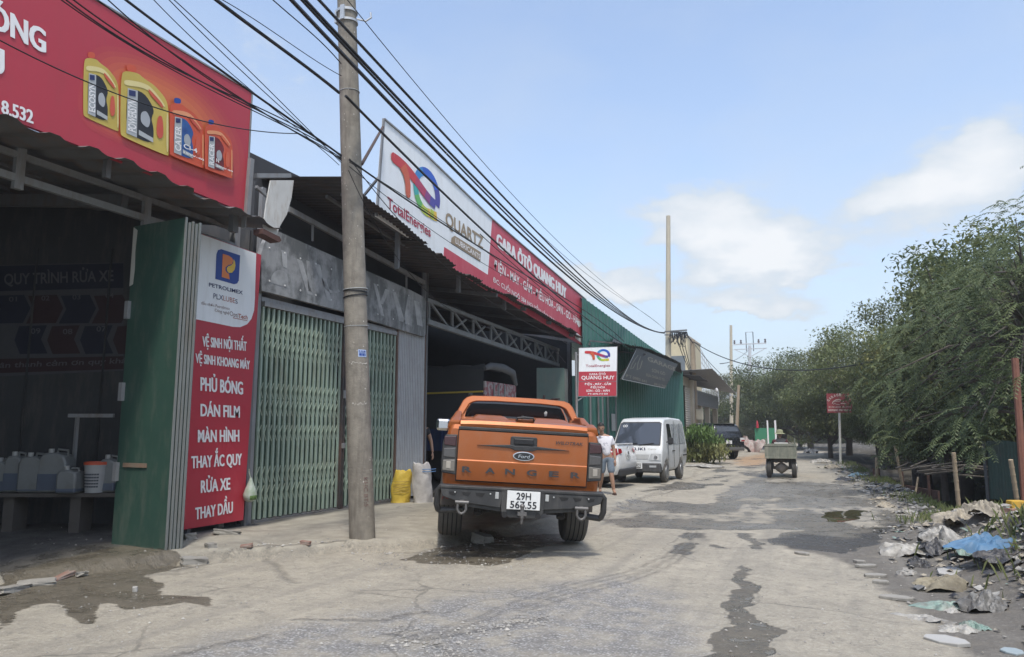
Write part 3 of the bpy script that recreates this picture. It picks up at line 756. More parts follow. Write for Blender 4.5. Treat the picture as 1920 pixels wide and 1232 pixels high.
def can_art(x0, y0, w, h, sl, word, body, pale, label2, capm, hole, sub=None, lay=2):
    """canister printed on the billboard: x0,y0 its lower left corner, h its height, sl the downhill slope of the print"""
    Q = lambda a, c: (x0 + a * w, y0 + a * w * sl - c * h)
    class _B:
        P = BD.P; text = BD.text
        def poly(self, mb, pts, mi=0, lay=1): BD.poly(mb, chaikin(pts) if mi in (0, 1, 2, 3, 4, 6) else pts, mi, lay)
    RB_ = _B()
    o = thing_part = MB()
    RB_.poly(o, [Q(.02, 0), Q(.96, 0), Q(1, .03), Q(1, .60), Q(.95, .78), Q(.70, .90), Q(.48, .93), Q(.36, .97), Q(.10, .93), Q(0, .86), Q(-.02, .05)], 0, lay)
    RB_.poly(o, [Q(.12, .93), Q(.33, .97), Q(.32, 1.06), Q(.12, 1.03)], 2, lay)
    RB_.poly(o, [Q(.06, .80), Q(.40, .86), Q(.62, .86), Q(.90, .70), Q(.92, .64), Q(.62, .79), Q(.40, .79), Q(.06, .72)], 1, lay + 1)
    RB_.poly(o, [Q(.94, .05), Q(.985, .06), Q(.985, .58), Q(.94, .60)], 1, lay + 1)
    RB_.poly(o, [Q(.57, .82), Q(.84, .70), Q(.88, .64), Q(.84, .63), Q(.62, .73), Q(.56, .78)], 3, lay + 2)
    RB_.poly(o, [Q(.76, .50), Q(.86, .52), Q(.88, .24), Q(.78, .18), Q(.72, .26)], 3, lay + 2)
    RB_.poly(o, [Q(.10, .07), Q(.66, .07), Q(.68, .30), Q(.62, .42), Q(.70, .56), Q(.48, .74), Q(.12, .70)], 4, lay + 1)
    RB_.poly(o, [Q(.10, .07), Q(.32, .07), Q(.34, .72), Q(.13, .70)], 5, lay + 2)
    RB_.poly(o, [Q(.36, .12), Q(.66, .10), Q(.66, .16), Q(.36, .19)], 5, lay + 2)
    RB_.poly(o, [Q(.40, .30), Q(.56, .26), Q(.61, .40), Q(.52, .50), Q(.40, .44)], 6, lay + 2)
    RB_.poly(o, [Q(.15, .60), Q(.29, .625), Q(.29, .70), Q(.15, .68)], 7, lay + 3)
    a = Q(.29, .12); c = Q(.315, .60)
    A = BD.P(Q(.30, .13), lay + 3); B = BD.P(Q(.30, .56), lay + 3); C = BD.P(Q(.13, .105), lay + 3)
    put_text(o, word, A, B - A, C - A, .022, 8, .12)
    if sub:
        for k, s_ in enumerate(sub): BD.text(o, s_, Q(.38, .22 - .09 * k), Q(.38 + .1 * len(s_), .22 - .09 * k), h * (.075 if k == 0 else .03), .02, 8, lay + 3)
    ob = o.build('printed_canister', [body, pale, capm, hole, label2, m_lgrey, mat('print_highlight', (.38, .40, .42), rough=.4), m_navy, m_wtext], bill, world=True)
    ob['label'] = 'printed %s oil canister' % label
m_ired = mat('orange_red_print', (.58, .09, .035), rough=.4, col2=(.50, .06, .03), namt=.6); m_ipale = mat('pale_orange_print', (.72, .30, .14), rough=.4, namt=.3)
m_dblue = mat('deep_blue_label', (.015, .05, .20), rough=.4, col2=(.03, .12, .34), nscale=6, namt=.9)
m_dred = mat('dark_red_label', (.10, .008, .012), rough=.4, col2=(.22, .02, .025), nscale=6, namt=.9)
label = 'small gold'; can_art(156, 219, 66, 122, .44, 'ECOSYN', m_gold, m_goldl, m_black, m_ired, m_glow)
label = 'large gold'; can_art(224, 256, 90, 136, .43, 'POWERSYN', m_gold, m_goldl, m_black, m_ired, m_glow, lay=6)
label = 'orange red'; can_art(314, 292, 64, 108, .40, 'CATER', m_ired, m_ipale, m_dblue, m_blue, m_glow, ('CI-4', '15W-40'), lay=10)
label = 'small orange'; can_art(378, 318, 52, 92, .36, 'RACER', m_ired, m_ipale, m_dred, m_blue, m_glow, ('N', '20W-50'), lay=14)

# ---------------------------------------------------------------- folded green doors
dr = thing('folding_door_stack', 'stacked green steel folding doors standing open beside the red sign', 'folding door', (-7.4, 6.6, .05))
D0 = GP(207, 1038, .02); D1 = GP(310, 1049, .02); D2 = GP(345, 1045, .02)
du = (D1 - D0).normalized(); dvv = (D2 - D1); dn_ = Vector((-du.y, du.x, 0)); wd = (D1 - D0).length
for k in range(5):
    b = MB(); o = D0 + dvv * (k / 5.0) + Vector((0, 0, .0))
    zt_ = WP(276, 420, D0, D1).z - (.02 if k == 0 else .06 + .02 * (k % 2))
    off = (0, .06, .015, .05, .02)[k]
    b.prism([(off * .3, .03 + .01 * k), (wd + off * .05, .03 + .01 * k), (wd + off * .05, zt_), (off * .3, zt_)], o, du, Vector((0, 0, 1)), -dvv.length / 5 * .62)
    lf = b.build('door_leaf', m_green, dr, world=True, bevel=.006)
    fr = MB(); e0 = o + du * (wd + off * .05)
    fr.bar(e0 + Vector((0, 0, .03)), e0 + Vector((0, 0, zt_)), .022, .020); fr.build('edge_angle', mat('pale_steel_edge', (.185, .20, .195), rough=.5, dirt=(.15, .12, .09), damt=.6), lf, world=True)
b = MB()
for z in (.95, 2.9, 1.9): b.obox(D0 + du * .02 - dn_ * .02 + Vector((0, 0, z)), (.06, .05, .22), Matrix.Rotation(math.atan2(du.y, du.x), 3, 'Z'))
b.build('hinge', m_steel, dr, world=True)
b = MB(); p = D0 + du * .16 + Vector((0, 0, 1.03)) - dn_ * .012; b.obox(p + du * .17, (.40, .012, .05), Matrix.Rotation(math.atan2(du.y, du.x), 3, 'Z')); b.build('latch_bar', mat('rusty_latch', (.20, .13, .09), rough=.7, col2=(.13, .16, .13)), dr, world=True)
b = MB(); b.obox(D0 + du * wd * .5 - dn_ * .004 + Vector((0, 0, .07)), (wd * .98, .006, .09), Matrix.Rotation(math.atan2(du.y, du.x), 3, 'Z')); b.build('rusted_foot', mat('rusted_foot', (.05, .045, .035), rough=.9, col2=(.06, .11, .085), nscale=9, namt=1), dr, world=True)
b = MB(); b.prism([(0, 3.2), (.06, 3.22), (.075, 3.4), (.06, 3.62), (.075, 3.9), (0, 3.95)], D0 - dn_ * .005 + du * .005, du, Vector((0, 0, 1)), .003); b.build('bare_patch', mat('primer_patch', (.42, .42, .38), rough=.7), dr, world=True)

# ---------------------------------------------------------------- tall red and white service sign
XS = -7.70
sg = thing('service_sign', 'tall red and white car service sign beside the folded green doors', 'sign', (XS, 8, .1))
SB = Board(lambda a, c: WX(a, c, XS), (1, 0, 0))
Q4 = [WX(*q, XS) for q in ((365, 434), (490, 478), (456, 975), (345, 993))]
b = MB(); b.add([p for p in Q4] + [p + Vector((-.035, 0, 0)) for p in Q4], [(3, 2, 1, 0), (4, 5, 6, 7), (0, 1, 5, 4), (1, 2, 6, 5), (2, 3, 7, 6), (3, 0, 4, 7)]); b.build('panel', m_red, sg, world=True)
b = MB(); SB.poly(b, [(366, 435.5), (480, 475.5), (477.5, 560), (476, 582), (471, 598), (463, 608), (450, 613.5), (437, 613), (359.5, 597)], 0, 1); b.build('white_field', m_white, sg, world=True)
b = MB(); SB.poly(b, [(405, 477), (408, 469), (414, 467.3), (449.5, 479), (447, 526), (444, 531.5), (438, 533), (403, 523)], 0, 2); b.build('blue_emblem', m_blue, sg, world=True)
b = MB(); SB.poly(b, [(416.5, 476), (428, 479.5), (434, 484), (436, 489), (434, 495.5), (427, 497), (422, 501), (421.5, 507), (424, 511), (428, 513.5), (429.5, 524), (414.5, 519.5)], 0, 3); b.build('orange_letter', m_orange, sg, world=True)
b = MB(); SB.poly(b, [(437, 486), (439.5, 491), (440.3, 498), (438.5, 506), (434, 511.5), (428, 512), (424.5, 508), (424, 503), (427, 499), (432, 498), (436, 494)], 0, 3); b.build('yellow_drop', m_yellow, sg, world=True)
b = MB()
SB.text(b, 'PETROLIMEX', (391, 537), (454.5, 552.5), 7.2, .016, 0, 2)
SB.text(b, 'PLX', (399.5, 559.5), (417.5, 563.5), 10, .0, 0, 2); SB.text(b, 'S', (440.5, 569), (445, 570), 8.5, .0, 0, 2)
b.build('blue_lettering', m_navy, sg, world=True)
b = MB(); SB.text(b, 'LUBE', (418, 563.6), (440, 568.6), 9.5, -.006, 0, 2); SB.text(b, 'Tech', (446, 596), (463.5, 599), 8, .014, 0, 2); SB.poly(b, [(436, 595.5), (463, 601), (463, 602), (436, 596.5)], 0, 2); b.build('red_lettering', mat('rust_red_print', (.42, .09, .05), rough=.45), sg, world=True)
b = MB(); SB.text(b, 'dầu nhờn Petrolimex', (376.5, 570.5), (430, 581.5), 5.8, -.006, 0, 2); SB.text(b, 'Công nghệ', (402, 584), (429, 590), 5.6, -.004, 0, 2); SB.text(b, 'Opti', (430, 591.5), (445.5, 595.5), 8.6, -.006, 0, 2); b.build('brown_lettering', mat('brown_print', (.18, .075, .06), rough=.45), sg, world=True)
b = MB()
for sx, x0, y0, x1, y1, h in (('VỆ SINH NỘI THẤT', 379, 649, 461.5, 658, 18.5), ('VỆ SINH KHOANG MÁY', 366, 680, 467.5, 692.5, 17.5), ('PHỦ BÓNG', 375.5, 732, 454.5, 739.5, 25), ('DÁN FILM', 375.5, 780, 448.5, 783, 23), ('MÀN HÌNH', 370.5, 829, 447.5, 827.5, 23), ('THAY ẮC QUY', 358, 878, 452.5, 871, 22.5), ('RỬA XE', 376, 924, 430.5, 917.5, 23), ('THAY DẦU', 365.5, 974, 435.5, 961, 22)):
    SB.text(b, sx, (x0, y0), (x1, y1), h, .037, 0, 2)
b.build('service_list', m_wtext, sg, world=True)
b = MB(); 
for yy in (7.55, 8.6): b.box(XS - .10, XS - .04, yy - .03, yy + .03, .1, 4.1)
b.build('back_post', m_dsteel, sg, world=True)
# hanging bag
hb = thing('plastic_bag', 'knotted plastic bag of green leaves hanging at the red sign edge', 'plastic bag', WX(469, 925, -7.6)[:])
b = MB(); b.lathe([(.015, .22), (.03, .17), (.075, .06), (.10, -.02), (.085, -.09), (.03, -.12)], 12); ob = b.build('bag', mat('milky_plastic', (.42, .46, .42), rough=.3, col2=(.26, .33, .22), nscale=14, namt=1), hb, smooth=60)
b = MB(); b.lathe([(.02, .02), (.07, .0), (.092, -.03), (.08, -.085), (.02, -.11)], 10, (0.012, 0, .0)); b.build('vegetables', mat('leafy_green', (.13, .22, .06), rough=.6, col2=(.05, .11, .03), nscale=40, namt=1), hb, smooth=60)
b = MB(); b.tube([(0, 0, .2), (-.02, -.02, .30), (-.01, -.03, .34)], .008, 5); b.build('handle', MATS['milky_plastic'], hb)

# ---------------------------------------------------------------- gate shed
shed = thing('gate_shed', 'middle shed with rusty corrugated awning above the pale green gates', 'shed', (FX, 11, .1))
eo = [WX(a, c, -6.75) for a, c in ((640, 334), (682, 368), (740, 412), (800, 459))]
OUT = [(-6.75, p.y, p.z) for p in eo]
b = MB(); corrugated(b, [(-14, OUT[0][1] - .3, 6.3), (-14, 13.4, 6.3)], OUT, .115, .022, .01, 5, rag=.05); b.build('roof', m_rust, shed, smooth=25, world=True)
pa, pb = WX(540, 392, FX), WX(795, 530, FX)
b = MB(); b.bar(pa, pb, .06, .09)
for (x0, y0, y1) in ((586, 418, 452), (762, 515, 545)):
    p, q = WX(x0, y0, FX), WX(x0, y1, FX); b.bar(p, q, .03, .03)
b.box(FX - .07, FX, 8.72, 8.80, .1, 5.2); b.box(FX - .07, FX, 13.86, 13.94, .1, 4.9)
b.bar((FX - .02, 8.8, 3.45), (FX - .02, 13.86, 3.42), .06, .07)
for x in (-7.4, -7.1): b.bar((x, OUT[0][1] + .5, 5.3), (x, 13.0, 4.95), .05, .05, 1)
b.build('frame', [m_steel, m_dsteel], shed, world=True)
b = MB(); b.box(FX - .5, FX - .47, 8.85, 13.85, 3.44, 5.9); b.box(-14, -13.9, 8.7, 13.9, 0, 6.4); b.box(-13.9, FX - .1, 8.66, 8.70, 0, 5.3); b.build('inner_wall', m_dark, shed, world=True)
# white bent gutter between the two roofs
gt = thing('bent_gutter', 'white bent sheet metal gutter jammed between the two shed roofs', 'gutter', WX(520, 390, -7.0)[:])
gp = [WX(a, c, -6.95) for a, c in ((508, 338), (551, 338), (547, 370), (538, 402), (525, 424), (519, 440), (504, 440), (494, 424), (500, 380))]
b = MB(); b.add(gp + [p + Vector((-.02, .0, 0)) for p in gp], [tuple(range(9))[::-1], tuple(range(9, 18))] + [(i, (i + 1) % 9, (i + 1) % 9 + 9, i + 9) for i in range(9)])
b.build('gutter_sheet', mat('white_sheet', (.58, .58, .55), rough=.5, dirt=(.30, .22, .14), damt=.6, dscale=(4, 4, 1)), gt, world=True)
b = MB(); p = WX(470, 298, -7.0); q = WX(462, 405, -7.0); b.bar(p, q, .07, .07); b.bar(WX(480, 350, -7.0), WX(508, 374, -7.0), .04, .04); b.bar(WX(476, 330, -7.1), WX(540, 330, -7.1), .12, .06); b.build('bracket', m_steel, gt, world=True)
b = MB(); b.prism([(0, 0), (.34, 0), (.38, .04), (.34, .08), (.0, .07)], WX(475, 440, -7.0), (0, 1, -.12), (0, 0, 1), .16); b.build('broken_tile', mat('old_tile', (.10, .05, .042), rough=.8), gt, world=True)

# grey blank sign over the gates
gs = thing('blank_grey_sign', 'long grey sign box with scraped off lettering above the green gates', 'sign', (FX + .1, 11, 4))
XG = FX + .09
def gsign(px): return [WX(a, c, XG) for a, c in px]
pts = gsign([(491, 545), (489, 478), (496, 456), (508, 431), (520, 433), (640, 487), (770, 544), (795, 557), (798, 572), (797, 632), (740, 615), (640, 583)])
b = MB(); k = len(pts); b.add(pts + [p + Vector((-.08, 0, 0)) for p in pts], [tuple(range(k)) if True else ()] + [tuple(range(2 * k - 1, k - 1, -1))] + [(i, i + k, (i + 1) % k + k, (i + 1) % k) for i in range(k)])
b.build('sign_sheet', mat('scraped_metal', (.105, .11, .11), rough=.5, col2=(.27, .275, .275), nscale=1.9, namt=1, ngain=(.44, .57), dirt=(.36, .37, .37), damt=.8, dscale=(1.5, 2.2, .6)), gs, world=True)
GB = Board(lambda a, c: WX(a, c, XG), (1, 0, 0)); b = MB()
def strip(a0, a1, f0, f1, mi=0):
    T = lambda a, f: (a, (458 + (a - 497) * .345) + f * ((528 + (a - 497) * .305) - (458 + (a - 497) * .345)))
    GB.poly(b, [T(a0[0], f0), T(a0[1], f0), T(a1[1], f1), T(a1[0], f1)], mi, 1)
for a0, a1, f0, f1 in (((527, 538), (530, 538), .0, .45), ((556, 566), (576, 586), .1, .98), ((574, 580), (578, 585), .05, .9), ((588, 600), (602, 606), .05, .55), ((602, 612), (614, 622), .4, 1), ((700, 706), (714, 720), .05, .95), ((722, 730), (712, 718), .1, .6), ((736, 742), (748, 760), .1, .95), ((764, 770), (756, 764), .1, .98), ((776, 786), (782, 792), .15, .9)): strip(a0, a1, f0, f1)
GB.poly(b, arc(524, 525, 16, 19, 180, 360, 12) + [(540, 540), (508, 530)], 0, 1)
GB.stroke(b, arc(626, 522, 20, 26, 60, 170, 10), 5, 0, 1)
b.build('ghost_lettering', mat('scrape_pale', (.40, .41, .41), rough=.55, col2=(.20, .205, .205), nscale=3.5, namt=1), gs, world=True)
b = MB()
for a in range(505, 792, 29):
    for f in (.06, .95):
        T = (a, (458 + (a - 497) * .345) + f * ((528 + (a - 497) * .305) - (458 + (a - 497) * .345))); p = GB.P(T, 1); b.lathe([(.018, 0), (.012, .008)], 8, p, Matrix.Rotation(R(90), 3, 'Y'))
b.build('rivet', mat('pale_rivet', (.55, .56, .56), rough=.4), gs, world=True)

# sliding lattice gates
def lattice_gate(ya, yb, label, n, x=FX - .02):
    t = thing('lattice_gate', label, 'gate', (x, (ya + yb) / 2, .12), 0, 'pale green lattice gates')
    sp = (yb - ya) / n
    pk, lt = MB(), MB()
    for i in range(n + 1):
        y = ya + sp * i
        pk.box(x, x + .03, y - .019, y + .019, .15, 3.34); pk.box(x - .025, x - .002, y + .028, y + .052, .17, 3.34)
        if i == n: continue
        for z in (3.0, 2.70, 2.06, 1.80, 1.42, .80, .52):
            a = Vector((x + .034, y, z)); c = y + sp * .46
            lt.bar(a, (x + .034, c, z + .12), .008, .012); lt.bar(a, (x + .034, c, z - .12), .008, .012)
    pk.build('picket', m_gateg, t, world=True); lt.build('lattice', mat('lattice_pale', (.33, .40, .31), rough=.5, dirt=(.2, .15, .1), damt=.5), t, world=True)
    b = MB(); b.box(x - .065, x - .055, ya, yb, .14, 3.38); b.build('backing_sheet', m_gateb, t, world=True)
    b = MB(); b.box(x - .05, x + .06, ya - .02, yb + .02, 3.345, 3.42); b.build('top_rail', m_steel, t, world=True)
    b = MB(); b.box(x - .05, x + .05, ya - .02, yb + .02, .095, .135)
    for i in range(0, n, 2): b.box(x - .02, x + .04, ya + sp * i - .02, ya + sp * i + .02, .135, .16)
    b.build('bottom_track', m_dsteel, t, world=True); return t
lattice_gate(8.86, 10.86, 'wide pale green lattice gate between the red sign and the concrete pole', 17)
lattice_gate(11.02, 12.66, 'narrow pale green lattice gate behind the concrete utility pole', 13)
gp_ = thing('gate_post', 'black rusty post with lock between the two lattice gates', 'post', (FX, 10.94, .1))
b = MB(); b.box(FX - .03, FX + .05, 10.885, 10.93, .12, 3.36); b.box(FX - .03, FX + .05, 10.95, 10.99, .12, 3.36); b.build('bar', mat('black_post', (.045, .042, .042), rough=.5, dirt=(.14, .06, .04), damt=.7, nscale=9), gp_, world=True)
b = MB(); b.box(FX + .05, FX + .08, 10.90, 10.98, 1.15, 1.24); b.box(FX + .05, FX + .075, 10.91, 10.97, 2.02, 2.16); b.build('lock', m_steel, gp_, world=True)
sp_ = thing('ribbed_panel', 'grey ribbed steel panel standing between green gate and garage opening', 'panel', (FX, 13.2, .1))
b = MB(); rows = [[], []]
for i in range(0, 97):
    y = 12.76 + i * (13.84 - 12.76) / 96; w = .02 if i % 6 < 3 else 0
    rows[0].append((FX + w, y, .14)); rows[1].append((FX + w, y, 3.52))
b.grid(rows); b.build('sheet', mat('grey_ribbed', (.34, .355, .365), rough=.45, col2=(.27, .28, .29), dirt=(.17, .15, .13), damt=.4), sp_, world=True)
b = MB(); b.box(FX - .03, FX + .03, 12.70, 12.755, .1, 3.5); b.box(FX - .03, FX + .03, 13.845, 13.87, .1, 3.5); b.build('edge_post', mat('brown_post', (.12, .075, .055), rough=.8), sp_, world=True)

# bricks and rubble at the foot of the sign and shed floor edge
def rubble(px, py, s, label, z=.12, m=m_brick):
    p = GP(px, py, z); g = random.Random(int(px * 7 + py)); t = MB(); bm = bmesh.new(); bmesh.ops.create_cube(bm, size=1); bmesh.ops.subdivide_edges(bm, edges=bm.edges[:], cuts=2, use_grid_fill=True)
    for v in bm.verts: v.co = Vector((v.co.x * s[0], v.co.y * s[1], v.co.z * s[2])) * (1 + g.uniform(-.12, .12))
    me = bpy.data.meshes.new('brick_chunk'); bm.to_mesh(me); bm.free(); me.materials.append(m)
    o = bpy.data.objects.new('brick_chunk', me); COL.objects.link(o); o.location = (p.x, p.y, gz(p.x, p.y) + s[2] * .4); o.rotation_euler = (g.uniform(-.15, .15), g.uniform(-.15, .15), g.uniform(0, 3)); tag(o, label, 'brick', 'broken bricks by the door'); return o
m_gconc = mat('broken_concrete', (.30, .285, .25), rough=.95, col2=(.16, .15, .135), nscale=8, bump=.5, bscale=20)
rubble(425, 1003, (.32, .14, .06), 'flat grey paver slab lying under the corner of the red sign', m=m_gconc)
rubble(365, 1035, (.26, .15, .09), 'mossy concrete block against the foot of the folded doors', m=m_gconc)
rubble(356, 1012, (.18, .13, .08), 'pale concrete lump under the left edge of the red sign', m=m_gconc)
rubble(395, 1028, (.14, .1, .06), 'brown brick lump between the mossy block and red brick', m=m_gconc)
rubble(462, 1025, (.13, .08, .04), 'red half brick set in the pavement crack by the sign')
rubble(573, 1019, (.12, .06, .04), 'tiny red brick shard by the crack left of the pole')
rubble(905, 1000, (.24, .18, .12), 'rough stone lying beneath the orange pickup behind its left wheel', m=m_gconc)
rubble(18, 1098, (.4, .16, .05), 'broken concrete lip at the car wash floor edge', .05, m_gconc)
rubble(70, 1086, (.3, .14, .045), 'grey slab fragment along the car wash threshold', .05, m_gconc)
rubble(110, 1077, (.36, .08, .035), 'long red brick edge set in the car wash threshold', .05)
rubble(150, 1068, (.34, .1, .04), 'grey brick edge in the threshold near the green doors', .05, m_gconc)
# ================================================================== repair garage, its long banner, the green shed, far shops
gar = thing('repair_garage', 'dark open repair garage with lattice truss under the long oil banner', 'garage', (FX, 19, .1))
go = [WX(a, c, -6.75) for a, c in ((790, 452), (820, 476), (862, 508), (935, 545), (1000, 578), (1060, 612), (1097, 635))]
OUTG = [(-6.75, p.y, p.z) for p in go]
b = MB(); corrugated(b, [(-15.5, OUTG[0][1], 6.2), (-15.5, 24.3, 5.6)], OUTG, .15, .024, .01, 8, rag=.06); b.build('roof', m_rust, gar, smooth=25, world=True)
# truss across the opening
b = MB()
lo = [WX(a, c, FX) for a, c in ((800, 603), (1047, 685))]; hi = [WX(a, c, FX) for a, c in ((800, 562), (1047, 656))]
b.bar(lo[0], lo[1], .10, .11); b.bar(hi[0], hi[1], .07, .08)
vx = [804, 847.7, 887, 920.5, 950.6, 977.7, 1003.8, 1022.5, 1045.6]
pl = [WX(x, 603 + (x - 800) * .332, FX) for x in vx]; ph = [WX(x, 562 + (x - 800) * .3806, FX) for x in vx]
for i in range(len(vx)):
    b.bar(pl[i], ph[i], .05, .05)
    if i + 1 < len(vx):
        b.bar(ph[i], pl[i + 1] - Vector((0, .12, 0)), .045, .045)
        if i: b.bar(pl[i] + Vector((0, .05, .03)), ph[i] * .35 + ph[i + 1] * .65 - Vector((0, 0, .12)), .04, .04)
b.build('truss', mat('grey_truss', (.19, .205, .21), rough=.6, dirt=(.12, .08, .06), damt=.5), gar, world=True)
b = MB(); b.box(FX - .12, FX, 13.9, 14.0, .1, 5.2); b.box(FX - .12, FX, 23.9, 24.05, .1, 4.6)
for y in (15.5, 17.3, 19.2, 21.2, 23.0): b.bar((-6.85, y, np.interp(y, [p[1] for p in OUTG], [p[2] for p in OUTG]) - .07), (-15, y, 5.9), .07, .09)
for x in (-7.3, -9.5, -11.5): b.bar((x, OUTG[0][1], 5.1 + (FX - x) * .11), (x, 24, 4.5 + (FX - x) * .11), .06, .07)
b.build('frame', m_dsteel, gar, world=True)
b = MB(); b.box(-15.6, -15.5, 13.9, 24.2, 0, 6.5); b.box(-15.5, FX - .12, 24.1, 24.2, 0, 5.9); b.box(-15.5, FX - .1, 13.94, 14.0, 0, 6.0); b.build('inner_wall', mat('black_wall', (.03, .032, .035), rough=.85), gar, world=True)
b = MB(); b.box(-15.4, FX + .3, 14.0, 24.1, -.2, .155); b.build('floor_slab', MATS['dark_floor'], gar, world=True)
fd = thing('garage_door_leaf', 'grey green folded garage door at the far end of the opening', 'folding door', (FX, 22.4, .15))
m_gg = mat('grey_green_door', (.10, .155, .135), rough=.5, col2=(.075, .12, .105), dirt=(.16, .15, .13), damt=.5)
a0, a1, a2 = GP(1006, 886, .15), GP(1058, 893, .15), GP(1070, 888, .15)
a0 = WX(1007, 880, FX); a0.z = .16; a1 = WX(1060, 880, FX + .75); a1.z = .16
z1 = WX(1007, 690, FX).z
for k in range(3):
    b = MB(); u = (a1 - a0); v = Vector((0, .09 * k, 0)); b.prism([(0, 0), (1, 0), (1, z1 - .16 - .02 * k), (0, z1 - .16 - .02 * k)], a0 + v, u, (0, 0, 1), -.05)
    lf = b.build('door_leaf', m_gg, fd, world=True); e = MB(); e.bar(a1 + v + Vector((.01, .03, 0)), a1 + v + Vector((.01, .03, z1 - .18)), .03, .04); e.build('edge_angle', MATS['pale_steel_edge'], lf, world=True)

# long banner
XT = -6.98
tb = thing('garage_banner', 'long white and red lubricant and garage banner along the awning roof', 'banner', (XT, 17, 4.6))
TB = Board(lambda a, c: WX(a, c, XT), (1, 0, 0))
def plate(mb, px, X, th, mi=0):
    P = [WX(a, c, X) for a, c in px]; k = len(P)
    mb.add(P + [p + Vector((-th, 0, 0)) for p in P], [tuple(range(k))[::-1], tuple(range(k, 2 * k))] + [(i, (i + 1) % k, (i + 1) % k + k, i + k) for i in range(k)], mi)
b = MB(); plate(b, [(720, 223), (794, 286), (923, 412), (913, 540), (820, 480), (706, 405)], XT, .04); b.build('white_panel', m_white, tb, world=True)
b = MB(); plate(b, [(923, 411), (1098.5, 562), (1096, 650), (1000, 595), (913, 540)], XT + .002, .04); plate(b, [(833, 463), (919, 518), (914, 545), (831, 492)], XT + .003, .02); b.build('red_panel', m_redf, tb, world=True)
b = MB(); b.bar(WX(720, 223, XT), WX(794, 286, XT), .05, .03); b.bar(WX(794, 286, XT), WX(923, 411, XT), .05, .03); b.bar(WX(923, 411, XT), WX(1098.5, 562, XT), .05, .03); b.bar(WX(719.5, 223, XT), WX(706, 405, XT), .03, .05); b.build('edge_trim', m_steel, tb, world=True)
b = MB()
for y in (11.5, 14, 16.5, 19, 21.5): 
    zt_ = np.interp(y, [10.8, 12.2, 15.5, 23], [6.95, 6.8, 6.35, 5.6]); b.box(XT - .16, XT - .08, y - .03, y + .03, 4.4, zt_)
    b.bar((XT - .1, y, zt_ - .2), (XT - 1.3, y, 5.5), .04, .04)
b.build('back_frame', m_dsteel, tb, world=True)
# the two-letter emblem: a red T stroke running into a rainbow e
ramp = [mat('emblem_%s' % n, c, rough=.45, namt=.15) for n, c in (('red', (.52, .03, .035)), ('crimson', (.40, .03, .09)), ('purple', (.22, .04, .19)), ('indigo', (.06, .05, .30)), ('blue', (.02, .10, .50)), ('azure', (.03, .22, .52)), ('teal', (.04, .36, .34)), ('leaf', (.12, .42, .10)), ('lime', (.42, .52, .05)), ('gold', (.70, .45, .03)), ('vermilion', (.55, .10, .04)))]
def emblem(Bd, fn, mb, lay=2):
    """fn maps emblem coordinates (0..10 across, 0..7 up) to the face; drawn as strokes with rounded ends"""
    T = lambda pts: [fn(*p) for p in pts]
    def st(pts, w, mi, ly):
        L, Rr = [], []
        for i, p in enumerate(pts):
            q0 = Vector(pts[max(i - 1, 0)]); q1 = Vector(pts[min(i + 1, len(pts) - 1)]); d = (q1 - q0).normalized(); n = Vector((-d.y, d.x)); ww = w[i] if isinstance(w, list) else w
            L.append(Vector(p) + n * ww / 2); Rr.append(Vector(p) - n * ww / 2)
        for i in range(len(pts) - 1): Bd.poly(mb, [fn(*L[i]), fn(*L[i + 1]), fn(*Rr[i + 1]), fn(*Rr[i])], mi[i] if isinstance(mi, list) else mi, ly)
    # e ring
    ring = [(7.3 + 2.25 * math.cos(R(t)), 3.9 + 2.35 * math.sin(R(t))) for t in range(-20, 298, 12)]
    k = len(ring); order = [3, 3, 3, 3, 4, 4, 4, 4, 4, 4, 4, 5, 5, 5, 5, 6, 6, 6, 6, 7, 7, 7, 8, 8, 8, 9, 9, 9]
    st(ring, 1.0, order[:k], lay)
    tail = [ring[-1], (8.9, 1.72), (9.5, 1.85)]; st(tail, [1.15, 1.1, 1.05], [8, 9], lay)
    # T bar
    bar = [(.5, 5.25), (1.6, 5.2), (2.8, 5.05), (4, 4.75), (5, 4.4), (6, 4.0), (7, 3.6), (8, 3.25), (9.1, 3.1)]
    st(bar, [1.25, 1.3, 1.3, 1.25, 1.2, 1.15, 1.15, 1.15, 1.1], [0, 0, 0, 0, 1, 1, 2, 3], lay + 1)
    Bd.poly(mb, T([(.5 + .63 * math.cos(R(t)), 5.25 + .63 * math.sin(R(t))) for t in range(90, 271, 20)]), 0, lay + 1)
    st([(2.3, 5.0), (3.0, 4.3), (3.4, 3.3), (3.5, 2.2)], [1.5, 1.25, 1.1, 1.0], 10, lay + 2)
    Bd.poly(mb, T([(3.5 + .5 * math.cos(R(t)), 2.2 + .5 * math.sin(R(t))) for t in range(180, 361, 20)]), 10, lay + 2)
def em1(x, y):                     # sheared onto the banner
    f = x / 10; X0 = 732 + f * 84; yt = 268 + f * 66; yb = 372 + f * 70
    return (X0, yb + (yt - yb) * (y / 7))
def em1(x, y):
    A = Vector((731, 375)); U = Vector((9.15, 6.35)); V = Vector((.45, -15.6))
    p = A + U * x + V * y; return (p.x, p.y)
b = MB(); emblem(TB, em1, b, 2); b.build('emblem', ramp, tb, world=True)
b = MB(); TB.text(b, 'TotalEnergies', (726, 388), (807, 445), 20, .02, 0, 2); b.build('maroon_lettering', mat('crimson_print', (.36, .02, .055), rough=.45), tb, world=True)
b = MB(); TB.text(b, 'QUARTZ', (835, 421), (906, 468), 25, .026, 0, 2); TB.poly(b, [(845, 455), (846, 446), (852, 442), (901, 473), (900, 491)], 0, 2); b.build('bronze_lettering', m_bronze, tb, world=True)
b = MB(); TB.text(b, 'LUBRICANTS', (853, 456), (899, 487), 10, .014, 0, 4); TB.text(b, 'GARA ÔTÔ QUANG HUY', (931, 461.5), (1061, 560), 25, .05, 0, 2)
